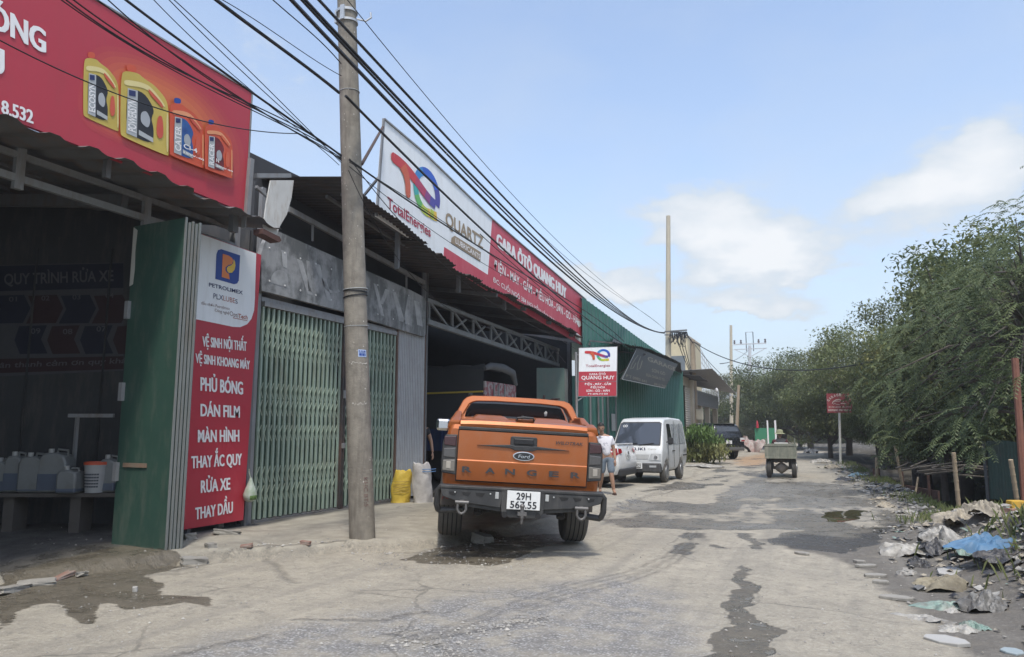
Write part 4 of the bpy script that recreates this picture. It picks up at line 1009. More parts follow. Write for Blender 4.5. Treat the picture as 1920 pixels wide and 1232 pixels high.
TB.text(b, 'ĐIỆN - MÁY - GẦM - ĐIỀU HÒA - SƠN - GÒ - HÀN', (926, 504), (1086, 611), 17, .02, 0, 2); TB.text(b, 'ĐC: CUỐI NGÕ 384 NGUYỄN VĂN LINH', (924, 528), (1040, 606), 9, .01, 0, 2)
b.build('white_lettering', m_wtext, tb, world=True)
b = MB()
for k, f in enumerate((0, .16)):
    pass
TB.poly(b, [(1079, 601), (1088, 602), (1090, 610), (1085, 614), (1082, 608)], 0, 2); TB.poly(b, [(1078, 622), (1094, 634), (1094, 646), (1078, 634)], 0, 2); b.build('white_patch', m_wtext, tb, world=True)

# cargo truck under the garage roof
ct = thing('canvas_truck', 'cargo truck with black canvas cover parked across inside the dark garage', 'truck', (-10, 18, .15))
m_canv = mat('black_canvas', (.035, .038, .042), rough=.75, col2=(.055, .058, .062), nscale=1.5, bump=.5, bscale=3)
pr = WD(906, 800, 18.6); xr, yr = pr.x, pr.y
zt_ = WD(906, 683, 18.6).z; ze = WD(930, 716, 18.6).z
b = MB(); prof = [(0, 1.45), (0, zt_ - .12), (.1, zt_), (1.0, zt_ + .05), (2.0, zt_ - .02), (2.1, zt_ - .15), (2.1, 1.45)]
rows = []
for i in range(13):
    x = xr - 5.2 + 5.2 * i / 12; s = .03 * math.sin(i * 2.1)
    rows.append([(x, yr + p[0] + (s if j in (0, 1) else 0), p[1] + (.03 * math.cos(i * math.pi) if 1 < j < 5 else 0)) for j, p in enumerate(prof)])
b.grid(rows); b.build('canvas', m_canv, ct, world=True, smooth=40)
b = MB(); b.tube([(xr - 5.2, yr - .03, 2.42), (xr - 2.5, yr - .035, 2.40), (xr, yr - .03, 2.43)], .022, 6); b.build('yellow_strap', mat('yellow_strap', (.55, .42, .06), rough=.6), ct, world=True)
b = MB(); b.box(xr - 5.2, xr, yr - .02, yr + 2.12, .95, 1.5); 
for k in range(8): b.box(xr - 5.1 + k * .65, xr - 5.03 + k * .65, yr - .05, yr - .02, .95, 1.5)
b.build('side_board', mat('navy_truck_paint', (.02, .04, .12), rough=.5, dirt=(.08, .08, .08), damt=.5), ct, world=True)
b = MB(); b.box(xr - .02, xr + .03, yr + .02, yr + 2.08, .95, zt_ - .42)
b.build('tailboard', mat('red_patterned', (.22, .06, .07), rough=.55, col2=(.30, .28, .27), nscale=9, namt=1, ngain=(.47, .55)), ct, world=True)
b = MB()
for y in (.55, .85, 1.25): b.tube([(xr + .05, yr + y, 1.1), (xr + .05, yr + y, zt_ - .45)], .025, 6)
b.box(xr + .03, xr + .07, yr + .5, yr + 1.3, 2.2, 2.26); b.build('lock_rod', m_steel, ct, world=True)
b = MB(); b.tube([(xr + .02, yr + .02, zt_ - .1), (xr + .06, yr + .3, zt_ - .02), (xr + .1, yr + 1.0, zt_ - .02), (xr + .08, yr + 1.7, zt_ - .1), (xr + .02, yr + 2.08, zt_ - .4)], [.06, .09, .11, .10, .06], 8); b.build('rolled_flap', mat('grey_canvas', (.10, .105, .11), rough=.8), ct, smooth=60, world=True)
b = MB()
for x in (xr - 1.1, xr - 2.1): 
    b.lathe([(.2, -.14), (.46, -.14), (.5, -.1), (.5, .1), (.46, .14), (.2, .14)], 20, (x, yr + .25, .65), Matrix.Rotation(R(90), 3, 'X'))
b.build('rear_wheel', mat('black_rubber', (.022, .022, .022), rough=.8), ct, smooth=40, world=True)
b = MB(); b.box(xr - 7.0, xr - 5.4, yr + .05, yr + 2.05, .6, 2.4); b.build('cab', MATS['navy_truck_paint'], ct, bevel=.1, world=True)

# sign on a post in front of the garage
ps = thing('post_sign', 'square white and red garage sign on a thin post in front of green wall', 'sign', WX(1083, 860, -6.2)[:])
PA, PBp = WD(1085, 700, 20.2), WD(1157, 700, 20.35)
PN = (PBp - PA).cross(Vector((0, 0, 1))).normalized()
if PN.dot(VDIR) > 0: PN = -PN
PB_ = Board(lambda a, c: WP(a, c, PA, PBp), PN)
def slab(mb, px, Bd, th, mi=0):
    P = [Bd.P(p, 0) for p in px]; k = len(P)
    nn = Vector((0, 0, 0))
    for i in range(k): nn += P[i].cross(P[(i + 1) % k])
    if nn.dot(Bd.n) < 0: P = P[::-1]
    mb.add(P + [p - Bd.n * th for p in P], [tuple(range(k)), tuple(range(2 * k - 1, k - 1, -1))] + [(i, i + k, (i + 1) % k + k, (i + 1) % k) for i in range(k)], mi)
b = MB(); slab(b, [(1085, 652), (1158, 649.5), (1157, 743.5), (1083.5, 744)], PB_, .12); b.build('sign_box', m_steel, ps, world=True)
b = MB(); PB_.poly(b, [(1086, 653), (1157, 650.5), (1156, 696), (1085.3, 697)], 0, 1); b.build('white_face', m_white, ps, world=True)
b = MB(); PB_.poly(b, [(1085.3, 697), (1156, 696), (1155.5, 714.5), (1085, 715.2)], 0, 1); PB_.poly(b, [(1085, 716), (1155.5, 715.4), (1155.5, 742), (1084.5, 742.6)], 0, 1); b.build('red_face', m_red, ps, world=True)
b = MB(); emblem(PB_, lambda x, y: (1096.5 + x * 4.75, 681.5 - y * 4.0), b, 2)
b.build('emblem', ramp, ps, world=True)
b = MB(); PB_.text(b, 'TotalEnergies', (1098, 688.5), (1143.5, 687.5), 4.6, .01, 0, 2); b.build('maroon_lettering', MATS['crimson_print'], ps, world=True)
b = MB()
for sx, x0, x1, y, h in (('GARA ÔTÔ', 1104.5, 1135.5, 703.6, 3.8), ('QUANG HUY', 1090, 1152, 711.5, 6.6), ('ĐIỆN - MÁY - GẦM', 1096, 1145.5, 722.4, 4), ('ĐIỀU HÒA', 1107, 1134.5, 728.5, 4), ('SƠN - GÒ - HÀN', 1099, 1143, 734.8, 4), ('ĐT: 0972 719 559', 1102, 1139.5, 740.4, 3)):
    PB_.text(b, sx, (x0, y), (x1, y - .5), h, .016, 0, 2)
b.build('white_lettering', m_wtext, ps, world=True)
b = MB(); p = PB_.P((1081.5, 744), -8); b.tube([(p.x, p.y, .1), (p.x, p.y, WD(1081, 660, 20.2).z)], .035, 8); b.bar((p.x, p.y, WD(1081, 752, 20.2).z), PB_.P((1095, 744), -10), .03, .03); b.bar((p.x, p.y, WD(1081, 665, 20.2).z), PB_.P((1088, 665), -10), .03, .03); b.build('post', m_steel, ps, world=True)

# green corrugated shed
XGS = -6.9
gsd = thing('green_shed', 'tall green ribbed metal shed behind the parked white van', 'shed', (XGS, 31, .1))
m_gs = mat('green_cladding', (.045, .155, .125), rough=.5, col2=(.036, .125, .10), nscale=.7, dirt=(.10, .17, .15), damt=.5, dscale=(1, 1, .35))
yL, yR = 24.25, WX(1283, 800, XGS).y
def ztop(y): 
    return float(np.interp(y, [WX(1098, 800, XGS).y, WX(1174, 800, XGS).y, WX(1222, 800, XGS).y, WX(1262, 800, XGS).y, yR], [WX(1098, 561, XGS).z, WX(1174, 616, XGS).z, WX(1222, 651, XGS).z, WX(1262, 676, XGS).z, WX(1283, 700, XGS).z]))
b = MB(); rows = [[], []]
n = int((yR - 22.2) / .42 * 8)
for i in range(n + 1):
    y = 22.2 + (yR - 22.2) * i / n; w = .03 if i % 8 < 2 else 0
    rows[0].append((XGS + w, y, .02)); rows[1].append((XGS + w, y, ztop(y)))
b.grid(rows); b.build('front_wall', m_gs, gsd, world=True)
b = MB(); b.add([(FX - .2, 24.3, 2.2), (FX - .2, 24.3, ztop(24.3)), (-14, 24.3, 6.8), (-14, 24.3, 2.2)], [(0, 1, 2, 3)]); b.build('end_wall', m_gs, gsd, world=True); b = MB(); b.box(-14, XGS - .01, yR - .06, yR, 0, ztop(yR)); b.build('end_wall', m_gs, gsd, world=True)
b = MB(); b.add([(XGS - .05, 22.3, ztop(22.2) - .02), (XGS - .05, yR, ztop(yR) - .02), (-14, yR, 5.6), (-14, 22.3, 6.8)], [(0, 1, 2, 3)]); b.build('roof', mat('translucent_roof', (.16, .24, .22), rough=.5), gsd, world=True)
b = MB()
for px, y0, y1 in ((1138, 745, 865), (1128, 745, 865), (1105, 745, 850), (1120, 745, 850), (1153, 745, 860)):
    q = WX(px, 800, XGS); b.box(XGS + .03, XGS + .07, q.y - .04, q.y + .04, .1, 3.4)
b.build('door_post', m_steel, gsd, world=True)
b = MB(); q = WX(1148, 790, XGS); b.box(XGS + .04, XGS + .05, q.y - .25, q.y + .25, 1.45, 2.05); b.build('notice', m_lgrey, gsd, world=True)
b = MB(); y0, y1 = WX(1150, 700, XGS).y, WX(1278, 700, XGS).y
corrugated(b, [(XGS + .02, y0, 4.75), (XGS + .02, y1, 4.45)], [(-5.75, 21.7, WX(1152, 642, -5.75).z), (-5.75, 27, WX(1215, 652, -5.75).z), (-5.75, WX(1275, 680, -5.75).y, WX(1275, 681, -5.75).z)], .3, .03, .01, 4, rag=.05)
b.build('awning', mat('dark_awning', (.055, .06, .065), rough=.7, dirt=(.1, .07, .05), damt=.5), gsd, world=True, smooth=25)
b = MB()
for y in (23, 26.5, 30): b.bar((XGS + .03, y, 3.5), (-5.85, y, 4.2), .05, .05); b.bar((XGS + .03, y, 4.35), (-5.8, y, 4.2), .05, .05)
b.build('awning_bracket', m_dsteel, gsd, world=True)
ts = thing('tilted_sign', 'dark faded signboard hanging askew under the green shed awning', 'sign', WX(1215, 690, -5.75)[:])
TA, TBb = WX(1180, 690, -5.95), WX(1262, 690, -5.75)
TN = (TBb - TA).cross(Vector((0, 0, 1))).normalized()
if TN.dot(VDIR) > 0: TN = -TN
TS = Board(lambda a, c: WP(a, c, TA, TBb), TN)
b = MB(); slab(b, [(1195.5, 652), (1271, 683), (1247, 728), (1166.5, 711)], TS, .06); b.build('panel', mat('charcoal_board', (.045, .05, .052), rough=.5, col2=(.07, .075, .078), namt=.8), ts, world=True)
b = MB(); TS.stroke(b, [(1194, 653), (1166.5, 711)], 1.0, 0, 1); TS.stroke(b, [(1166.5, 711), (1247, 728)], .9, 0, 1); b.build('edge_trim', m_lgrey, ts, world=True)
b = MB()
TS.text(b, 'GARAGE', (1214, 676), (1266, 696), 8, .02, 0, 2); TS.text(b, 'SƠN GÒ', (1222, 697), (1247, 704), 6, .015, 0, 2); TS.text(b, 'SỬA CHỮA Ô TÔ', (1211, 705), (1246, 715), 5, .012, 0, 2)
TS.text(b, 'ĐT 0983 641', (1173, 707), (1212, 718), 5.5, .012, 0, 2); TS.text(b, '0912 745', (1226, 722), (1248, 727), 4.5, .012, 0, 2)
TS.stroke(b, [(1196, 666), (1190, 674), (1184, 684), (1182, 692), (1187, 690), (1192, 680)], 1.6, 0, 2); TS.stroke(b, [(1201, 668), (1196, 680), (1194, 694), (1200, 690), (1204, 676)], 1.6, 0, 2)
b.build('faded_lettering', mat('faded_tan_print', (.24, .23, .19), rough=.6), ts, world=True)
b = MB(); b.bar(TS.P((1195, 652), -8), TS.P((1192, 644), -8), .02, .02); b.bar(TS.P((1268, 684), -8), TS.P((1266, 676), -8), .02, .02); b.build('hanger', m_dsteel, ts, world=True)

# roller shutter shop and the row of shops beyond
def pbox(mb, px0, px1, py_top, Y0, Xf, depth, zb=0.0, mi=0): pass
rs_ = thing('roller_shutter_shop', 'narrow shop with cream roller shutter at the green shed corner', 'shop', (-6.9, 44, 0))
m_cream = mat('cream_render', (.50, .44, .34), rough=.85, col2=(.40, .35, .27), nscale=2, dirt=(.22, .19, .15), damt=.5, dscale=(1, 1, .4))
yS0, yS1 = yR + .15, WX(1297, 800, -6.85).y
b = MB(); rows = [[], []]
for i in range(60): rows[0].append((-6.85 + (.03 if i % 2 else 0), yS0, .3 + i * .06)); rows[1].append((-6.85 + (.03 if i % 2 else 0), yS1 - .3, .3 + i * .06))
b.grid(rows); b.build('shutter', mat('cream_shutter', (.42, .38, .31), rough=.5), rs_, world=True)
b = MB(); b.box(-7.6, -6.7, yS1 - .3, yS1 + .3, 0, 4.3); b.box(-11, -6.95, yS1 + .2, yS1 + .3, 0, 4.3); b.box(-11, -6.9, yS0, yS1, 3.9, 4.4); b.build('wall', m_cream, rs_, world=True)
b = MB(); corrugated(b, [(-9, yS0 - .3, 4.75), (-9, yS1 + 1, 4.6)], [(-6.0, yS0 - .3, 4.35), (-6.0, yS1 + 1, 4.25)], .3, .03); b.build('awning', MATS['dark_awning'], rs_, world=True)
b = MB(); b.box(-7, -6.0, yS0, yS1 + 4, -.1, .28); b.build('step', m_gconc, rs_, world=True)
sr = thing('shop_row', 'far row of open fronted shops with long metal awning and pillars', 'shop row', (-7.6, 58, 0))
y2, y3 = WX(1300, 760, -7.0).y, WX(1345, 760, -7.0).y
b = MB(); b.box(-12, -8.4, y2 + .3, y3, 0, 4.0); b.build('back_wall', m_dark, sr, world=True)
for f in (0.02, .3, .62, .98):
    y = y2 + (y3 - y2) * f; b = MB(); b.box(-7.3, -7.0, y - .2, y + .2, 0, 3.6); b.build('pillar', m_cream, sr, world=True)
b = MB(); b.box(-7.4, -6.95, y2, y3, 3.0, 3.9)
for i in range(40): b.box(-6.95, -6.92, y2 + (y3 - y2) * i / 40, y2 + (y3 - y2) * (i + .5) / 40, 3.05, 3.8)
b.build('fascia', mat('grey_fascia', (.22, .23, .23), rough=.6), sr, world=True)
b = MB(); corrugated(b, [(-9.5, y2 - 1, 4.9), (-9.5, y3 + .5, 4.9)], [(-5.7, y2 - 1, WX(1332, 706, -5.7).z + .5), (-5.7, y3 + .5, 4.1)], .35, .03); b.build('awning', mat('pale_awning', (.30, .30, .30), rough=.6), sr, world=True)
b = MB(); y = y2 + (y3 - y2) * .2; b.box(-8.0, -7.9, y, y + 4, .2, 2.9); b.build('blue_shutter', mat('blue_shutter', (.03, .08, .22), rough=.5), sr, world=True)
b = MB()
for y in np.arange(y2 + 2, y3, 7): b.lathe([(.02, .1), (.1, 0), (.1, -.1), (.03, -.16)], 8, (-5.9, y, 3.95))
b.build('lamp', m_wtext, sr, world=True)
yh = thing('yellow_house', 'pale yellow rendered house block rising behind the cable rack', 'house', (-11, 52, 0))
b = MB(); A = WD(1255, 640, 52); B2 = WD(1291, 640, 52); b.box(A.x, B2.x, A.y, A.y + 6, 0, WD(1270, 633, 52).z); b.build('wall', mat('yellow_render', (.58, .50, .33), rough=.85), yh, world=True)
b = MB(); b.box(A.x - .05, B2.x + .05, A.y - .05, A.y + 6, WD(1270, 633, 52).z, WD(1270, 631, 52).z + .05); b.build('cornice', m_cream, yh, world=True)
b = MB(); b.box(B2.x - 1.6, B2.x - .2, A.y - .03, A.y + .02, WD(1270, 700, 52).z, WD(1270, 668, 52).z); b.build('window', mat('grey_window', (.15, .17, .18), rough=.3), yh, world=True)
lf = thing('roof_fence', 'pale wire mesh fence on the flat roof beyond the shop row', 'fence', (-9, 60, 4))
fa, fb2 = WX(1306, 650, -9.5), WX(1346, 700, -9.5)
b = MB()
for i in range(13):
    y = fa.y + (fb2.y - fa.y) * i / 12; zt = WX(1306, 641, -9.5).z * (1 - i / 12) + WX(1346, 712, -9.5).z * i / 12; b.bar((-9.5, y, 4.0), (-9.5, y, zt), .05, .05)
for k in range(9):
    f = k / 8; b.bar((-9.5, fa.y, 4 + (WX(1306, 641, -9.5).z - 4) * f), (-9.5, fb2.y, 4 + (WX(1346, 712, -9.5).z - 4) * f), .03, .03)
b.build('mesh', mat('pale_mesh', (.50, .50, .51), rough=.6), lf, world=True)
# ================================================================== poles and cables
def pole(name, label, base, top, r0, r1, m=m_conc, group=None, n=16):
    t = thing(name, label, 'pole', base, 0, group)
    b = MB(); B0 = Vector(base); T0 = Vector(top); pts = [B0 + (T0 - B0) * (i / 8) for i in range(9)]; rr = [r0 + (r1 - r0) * i / 8 for i in range(9)]
    b.tube(pts, rr, n); b.build('shaft', m, t, smooth=40, world=True); return t
zb = .05
pb_ = GP(680, 1003, .15); ptop = WX(647, -90, -5.62)
up_ = pole('utility_pole', 'thick leaning concrete utility pole standing before the green gates', (pb_.x, pb_.y, zb), ptop[:], .163, .118, n=24)
def on_pole(py):
    A, B = Vector((pb_.x, pb_.y, .15)), Vector(ptop); f0, f1 = 0, 1
    def ypx(p):
        v = p - EYEV; x = v.dot(RDIR); y = v.dot(VDIR); c, s = math.cos(PITCH), math.sin(PITCH); return CY - F_PX * (-s * y + c * v.z) / (c * y + s * v.z)
    for _ in range(40):
        m = (f0 + f1) / 2
        if ypx(A + (B - A) * m) > py: f0 = m
        else: f1 = m
    return A + (B - A) * f0, .163 + (.118 - .163) * f0
pax = (Vector(ptop) - Vector((pb_.x, pb_.y, .15))).normalized()
def ring(mb, py, w=.03, ex=.012, tilt=0.0, mi=0):
    c, r = on_pole(py); z = pax.copy(); x = RDIR - z * RDIR.dot(z); x.normalize(); x = (x + z * tilt).normalized(); y = z.cross(x).normalized(); z2 = x.cross(y)
    mb.lathe([(r + .001, -w / 2), (r + ex, -w / 2), (r + ex, w / 2), (r + .001, w / 2)], 24, c, Matrix((x, y, z2)).transposed(), mi)
b = MB(); ring(b, 24, .035, .02); ring(b, 43, .03, .02); c, r = on_pole(33)
b.obox(c - VDIR * (r + .012) + RDIR * -.03, (.06, .03, .2)); b.obox(c - RDIR * (r + .012), (.03, .07, .18))
h0 = c + RDIR * (r + .01) + Vector((0, 0, -.02)); b.tube([h0, h0 + RDIR * .12 + Vector((0, 0, -.03)), h0 + RDIR * .19 + Vector((0, 0, .02)), h0 + RDIR * .18 + Vector((0, 0, .09))], .014, 6); b.build('cable_clamp', mat('zinc_band', (.52, .53, .53), rough=.35, metal=.5), up_, world=True, smooth=40)
b = MB(); ring(b, 547, .018, .012, -.10); ring(b, 556, .018, .012, .12); b.build('wire_wrap', m_cable, up_, world=True, smooth=40)
b = MB(); ring(b, 543, .008, .014, .03); ring(b, 612, .006, .008); ring(b, 173, .006, .008); b.build('wire_band', m_lgrey, up_, world=True, smooth=40)
def curved_print(mb, py0, py1, a0, a1, ex=.003, mi=0, n=6):
    """patch on the pole face between azimuth fractions a0..a1 (-1..1 across the visible width)"""
    rows = []
    for py in (py0, py1):
        c, r = on_pole(py); row = []
        for i in range(n + 1):
            t = math.asin(max(-.99, min(.99, a0 + (a1 - a0) * i / n))); row.append(c + RDIR * math.sin(t) * (r + ex) - VDIR * math.cos(t) * (r + ex))
        rows.append(row)
    mb.grid(rows[::-1], mi)
b = MB(); curved_print(b, 657.5, 671, .28, .86); ob = b.build('blue_sticker', mat('sticker_blue', (.42, .52, .72), rough=.4), up_, world=True)
b = MB()
for k, (a0, a1, p0, p1) in enumerate(((.33, .45, 659.3, 661.3), (.5, .62, 659.3, 661.3), (.67, .8, 659.3, 661.3), (.33, .8, 662.6, 663.4), (.35, .55, 664.5, 669), (.58, .70, 664.5, 669), (.73, .80, 664.5, 669))): curved_print(b, p0, p1, a0, a1, .006)
b.build('sticker_print', m_blue, ob, world=True)
def vert_text(sx, a, py0, py1, wfrac, name, m):
    """stencil running down the pole"""
    vs, fs, asp = glyphs(sx, .016); b = MB(); P = []
    for (x, y) in vs:
        c, r = on_pole(py0 + (py1 - py0) * x); t = math.asin(max(-.98, min(.98, a + y * wfrac))); P.append(c + RDIR * math.sin(t) * (r + .003) - VDIR * math.cos(t) * (r + .003))
    b.add(P, fs); return b.build(name, m, up_, world=True)
m_sten = mat('stencil_paint', (.10, .05, .045), rough=.8, col2=(.20, .15, .125), nscale=20, namt=1)
vert_text('0983.257151', -.28, 894, 962, .34, 'stencil_number', m_sten); vert_text('KHC BT:5', .40, 894, 948, .26, 'stencil_letters', m_sten)
b = MB()
for py, a0, a1 in ((682, -.5, .9), (758, -.6, .85)):
    g = random.Random(py)
    for k in range(16): a = a0 + (a1 - a0) * k / 16 + g.uniform(-.02, .02); dy = g.uniform(-2, 2); curved_print(b, py + dy - g.uniform(.3, 1.2), py + dy + g.uniform(.3, 1.5), a, a + g.uniform(.03, .09), .004, n=1)
g = random.Random(3)
for k in range(70): py = g.uniform(60, 990); a = g.uniform(-.9, .9); curved_print(b, py, py + g.uniform(.8, 3), a, min(a + g.uniform(.02, .06), .97), .003, n=1)
b.build('plaster_flakes', mat('plaster_white', (.55, .53, .48), rough=.9), up_, world=True)
b = MB(); c, r = on_pole(308); b.tube([c + RDIR * r, WX(718, 238, -6.9)], .022, 6); b.build('stay_arm', mat('rust_arm', (.08, .05, .04), rough=.8), up_, world=True)

p2 = WD(1252, 820, 43.0); p2t = WD(1253, 405, 43.0)
m_conl = mat('pale_pole_concrete', (.47, .42, .32), rough=.9, col2=(.40, .35, .27), nscale=2)
pole2 = pole('utility_pole', 'tallest pale concrete pole rising behind the green shed', (p2.x, p2.y, 0), p2t[:], .20, .125, m_conl)
p3 = WD(1305, 852, 44.0); p3t = WD(1298, 637, 44.0)
pole3 = pole('utility_pole', 'short leaning brown pole beside the shop row awning', (p3.x, p3.y, 0), p3t[:], .22, .15, mat('brown_pole', (.33, .26, .18), rough=.9, col2=(.24, .19, .135)))
b = MB(); q = WD(1312, 777, 43.8); b.box(q.x - .2, q.x + .2, q.y - .1, q.y + .1, WD(1312, 787, 43.8).z, WD(1312, 767, 43.8).z); b.build('meter_box', mat('meter_cream', (.62, .58, .46), rough=.5), pole3, bevel=.02, world=True)
p4 = WD(1372, 840, 75); p4t = WD(1370.5, 610, 75); pole('utility_pole', 'tall thin pale pole above the distant trees left of the pylon', (p4.x, p4.y, 0), p4t[:], .19, .13, m_conl)
p5 = WD(1380, 842, 62); p5t = WD(1385, 722, 62); pole('utility_pole', 'short brown pole leaning right behind the black parked car', (p5.x, p5.y, 0), p5t[:], .16, .12, MATS['brown_pole'])
p6 = WD(1405, 835, 130); p6t = WD(1406, 648, 130); py6 = thing('power_pylon', 'pale distant pylon with cross arms and insulators above trees', 'pylon', (p6.x, p6.y, 0))
m_pale = mat('pale_grey_concrete', (.52, .54, .56), rough=.9)
b = MB(); b.tube([(p6.x, p6.y, 0), p6t], [.35, .25], 10); b.build('shaft', m_pale, py6, world=True)
b = MB()
for s in (-1, 1):
    for k in (0, 1.0): b.bar(p6t + Vector((s * .6, 0, -1)), p6t + Vector((s * .6, 0, 2.4)), .12, .12)
b.bar(p6t + Vector((-2.8, 0, .3)), p6t + Vector((2.8, 0, .3)), .2, .2); b.bar(p6t + Vector((-2.8, 0, -.6)), p6t + Vector((2.8, 0, -.6)), .15, .15); b.bar(p6t + Vector((-2.6, 0, -.6)), p6t + Vector((0, 0, -2)), .12, .12); b.bar(p6t + Vector((2.6, 0, -.6)), p6t + Vector((0, 0, -2)), .12, .12); b.bar(p6t + Vector((-.6, 0, 2.4)), p6t + Vector((.6, 0, 2.4)), .1, .1); b.build('cross_arm', m_pale, py6, world=True)
b = MB()
for s in (-2.6, -1.5, 1.5, 2.6): b.lathe([(.12, .4), (.2, .6), (.12, .8), (.18, 1.0), (.05, 1.1)], 8, p6t + Vector((s, 0, .0)))
b.build('insulator', mat('dark_insulator', (.10, .08, .08), rough=.4), py6, world=True)
for x, y0, y1, lb in ((1445, 765, 835, 'white slim lamp post among the far trees by the green gate'), (1432, 678, 800, 'faint white mast right of the pylon above the trees')):
    q = WD(x, 830, 80); qt = WD(x, y0 if x > 1440 else 678, 80); pole('lamp_post', lb, (q.x, q.y, 0), qt[:], .11, .08, m_pale, n=8)

# cable rack between pole 2 and pole 3
rk = thing('cable_rack', 'horizontal steel rack with coiled black cables at the tall far pole', 'cable rack', WD(1268, 628, 42.5)[:])
b = MB(); b.bar(WD(1246, 622, 42.6), WD(1288, 619, 42.6), .08, .08); b.bar(WD(1246, 628, 42.6), WD(1262, 628, 42.6), .06, .06); b.build('bar', m_dsteel, rk, world=True)
g = random.Random(5); b = MB()
for k in range(16):
    x = 1258 + k * 1.9; L = g.uniform(8, 30); pts = [WD(x + math.sin(t * 6.28) * g.uniform(1.5, 4), 622 + L * (1 - math.cos(t * 6.28)) / 2, 42.5 - .02 * k) for t in [i / 12 for i in range(13)]]; b.tube(pts, .022, 5)
b.build('cable_coil', m_cable, rk, world=True)

def cable(label, px, r, ends, group='overhead cables', n=40):
    """px: points traced along one wire; ends: the two ground points of the upright plane it hangs in"""
    P, Q = ends; P3 = [WP(a, c, P, Q) for a, c in px]
    t = [0]
    for i in range(1, len(P3)): t.append(t[-1] + (P3[i] - P3[i - 1]).length)
    T = np.linspace(0, t[-1], n); out = []
    # smooth curve through the points (quadratic fit in height keeps the hang natural)
    A = np.array([tuple(p) for p in P3]); tt = np.array(t)
    deg = min(len(px) - 1, 3)
    cs = [np.polyfit(tt, A[:, k], deg) for k in range(3)]
    for s in T: out.append(Vector([np.polyval(c, s) for c in cs]))
    b = MB(); b.tube(out, r, 5 if r < .012 else 6); o = b.build('overhead_cable', m_cable, None, smooth=60); tag(o, label, 'cable', group); return o
PN0 = (-5.25, 0.0); PQ = (-5.35, 9.0); P2g = (p2.x + .3, p2.y - .6)
PLN = ((-5.15, 7.0), P2g); PLN0 = (( -5.15, 7.0), (-5.15 - (P2g[0] + 5.15) * .1, 3.0))
up = ((-4.75, 3.0), (P2g[0], P2g[1]))
def far_cable(label, px, r): return cable(label, px, r, up)
far_cable('thickest black cable sweeping from the top left over the pole to the far rack', [(490, -60), (548, 0), (640, 95), (760, 228), (880, 350), (1000, 458), (1100, 545), (1180, 602), (1246, 625)], .024)
far_cable('black cable bundle just above the thickest one, crossing the pole near its clamp', [(520, -60), (572, 0), (660, 92), (780, 226), (900, 348), (1010, 450), (1100, 535), (1180, 598), (1246, 624)], .02)
far_cable('second bundled black cable close above the thickest one', [(512, -60), (567, 0), (650, 88), (770, 224), (890, 346), (1005, 452), (1100, 540), (1180, 600), (1246, 624)], .016)
far_cable('outer black cable passing right over the pole clamp', [(545, -60), (598, 0), (690, 98), (800, 222), (900, 324), (1000, 425), (1100, 528), (1180, 596), (1246, 623)], .019)
far_cable('thin straight wire from the pole hook down to the far pole', [(640, -10), (690, 45), (820, 200), (960, 370), (1100, 500), (1180, 568), (1246, 617)], .006)
far_cable('thin wire sagging beside the straight wire towards the far pole', [(870, 290), (960, 390), (1060, 480), (1150, 550), (1240, 612)], .006)
low = (PN0, (pb_.x + .12, pb_.y + .1))
def near_cable(label, px, r): return cable(label, px, r, low)
mid_ = ((-5.2, 3), (pb_.x + .15, pb_.y - .1))
far2 = ((pb_.x + .1, pb_.y), (-6.3, 24.0))
near_cable('bold black cable from the top edge meeting the pole below its clamp', [(330, -60), (405, 0), (470, 48), (560, 115), (636, 174)], .02)
cable('bold black cable continuing from the pole across the white banner', [(648, 180), (700, 232), (806, 336), (918, 448), (1000, 515), (1089, 588), (1160, 640), (1230, 680)], .018, far2)
near_cable('black cable crossing above the red billboard corner down to the pole', [(170, -50), (238, 0), (330, 70), (440, 152), (540, 220), (640, 292)], .013)
cable('black cable leaving the pole low and crossing the white banner middle', [(655, 300), (730, 352), (800, 400), (870, 445), (960, 500), (1060, 560), (1170, 640)], .013, far2)
for k, (lab, px, r) in enumerate((('thin wire grazing the top left corner of the red billboard', [(0, -90), (60, -40), (190, 50), (330, 135), (470, 205), (640, 296)], .006), ('thin wire above the canister pictures on the red billboard', [(20, -90), (110, -10), (250, 85), (360, 145), (470, 195), (640, 294)], .007), ('second thin wire above the canister pictures', [(40, -80), (135, 0), (260, 82), (370, 150), (470, 200), (640, 290)], .007), ('faint wire low across the canister pictures', [(-40, 50), (0, 80), (160, 155), (250, 185), (330, 212), (470, 246), (560, 250)], .0055), ('wire from the top edge crossing the billboard top edge', [(150, -30), (172, 0), (300, 80), (400, 150), (480, 205), (560, 250), (640, 298)], .0065), ('second wire crossing the billboard top edge', [(160, -40), (210, 5), (310, 90), (400, 155), (500, 215), (640, 300)], .006),
        ('thin sky wire left of the pole, uppermost of three', [(280, -40), (315, 0), (400, 80), (480, 160), (560, 230), (640, 302)], .005), ('thin sky wire left of the pole, middle of three', [(240, -50), (292, 0), (370, 80), (450, 155), (540, 225), (636, 310)], .0045), ('thin sky wire left of the pole, lowest of three', [(260, -60), (330, 5), (420, 85), (500, 165), (570, 235), (640, 305)], .005),
        ('thin wire running parallel above the bold cable to the pole', [(360, -30), (415, 0), (500, 50), (570, 100), (640, 142)], .005), ('thin wire meeting the pole under the outer cables', [(480, -30), (512, 0), (570, 50), (640, 120)], .007))):
    near_cable(lab, px, r)
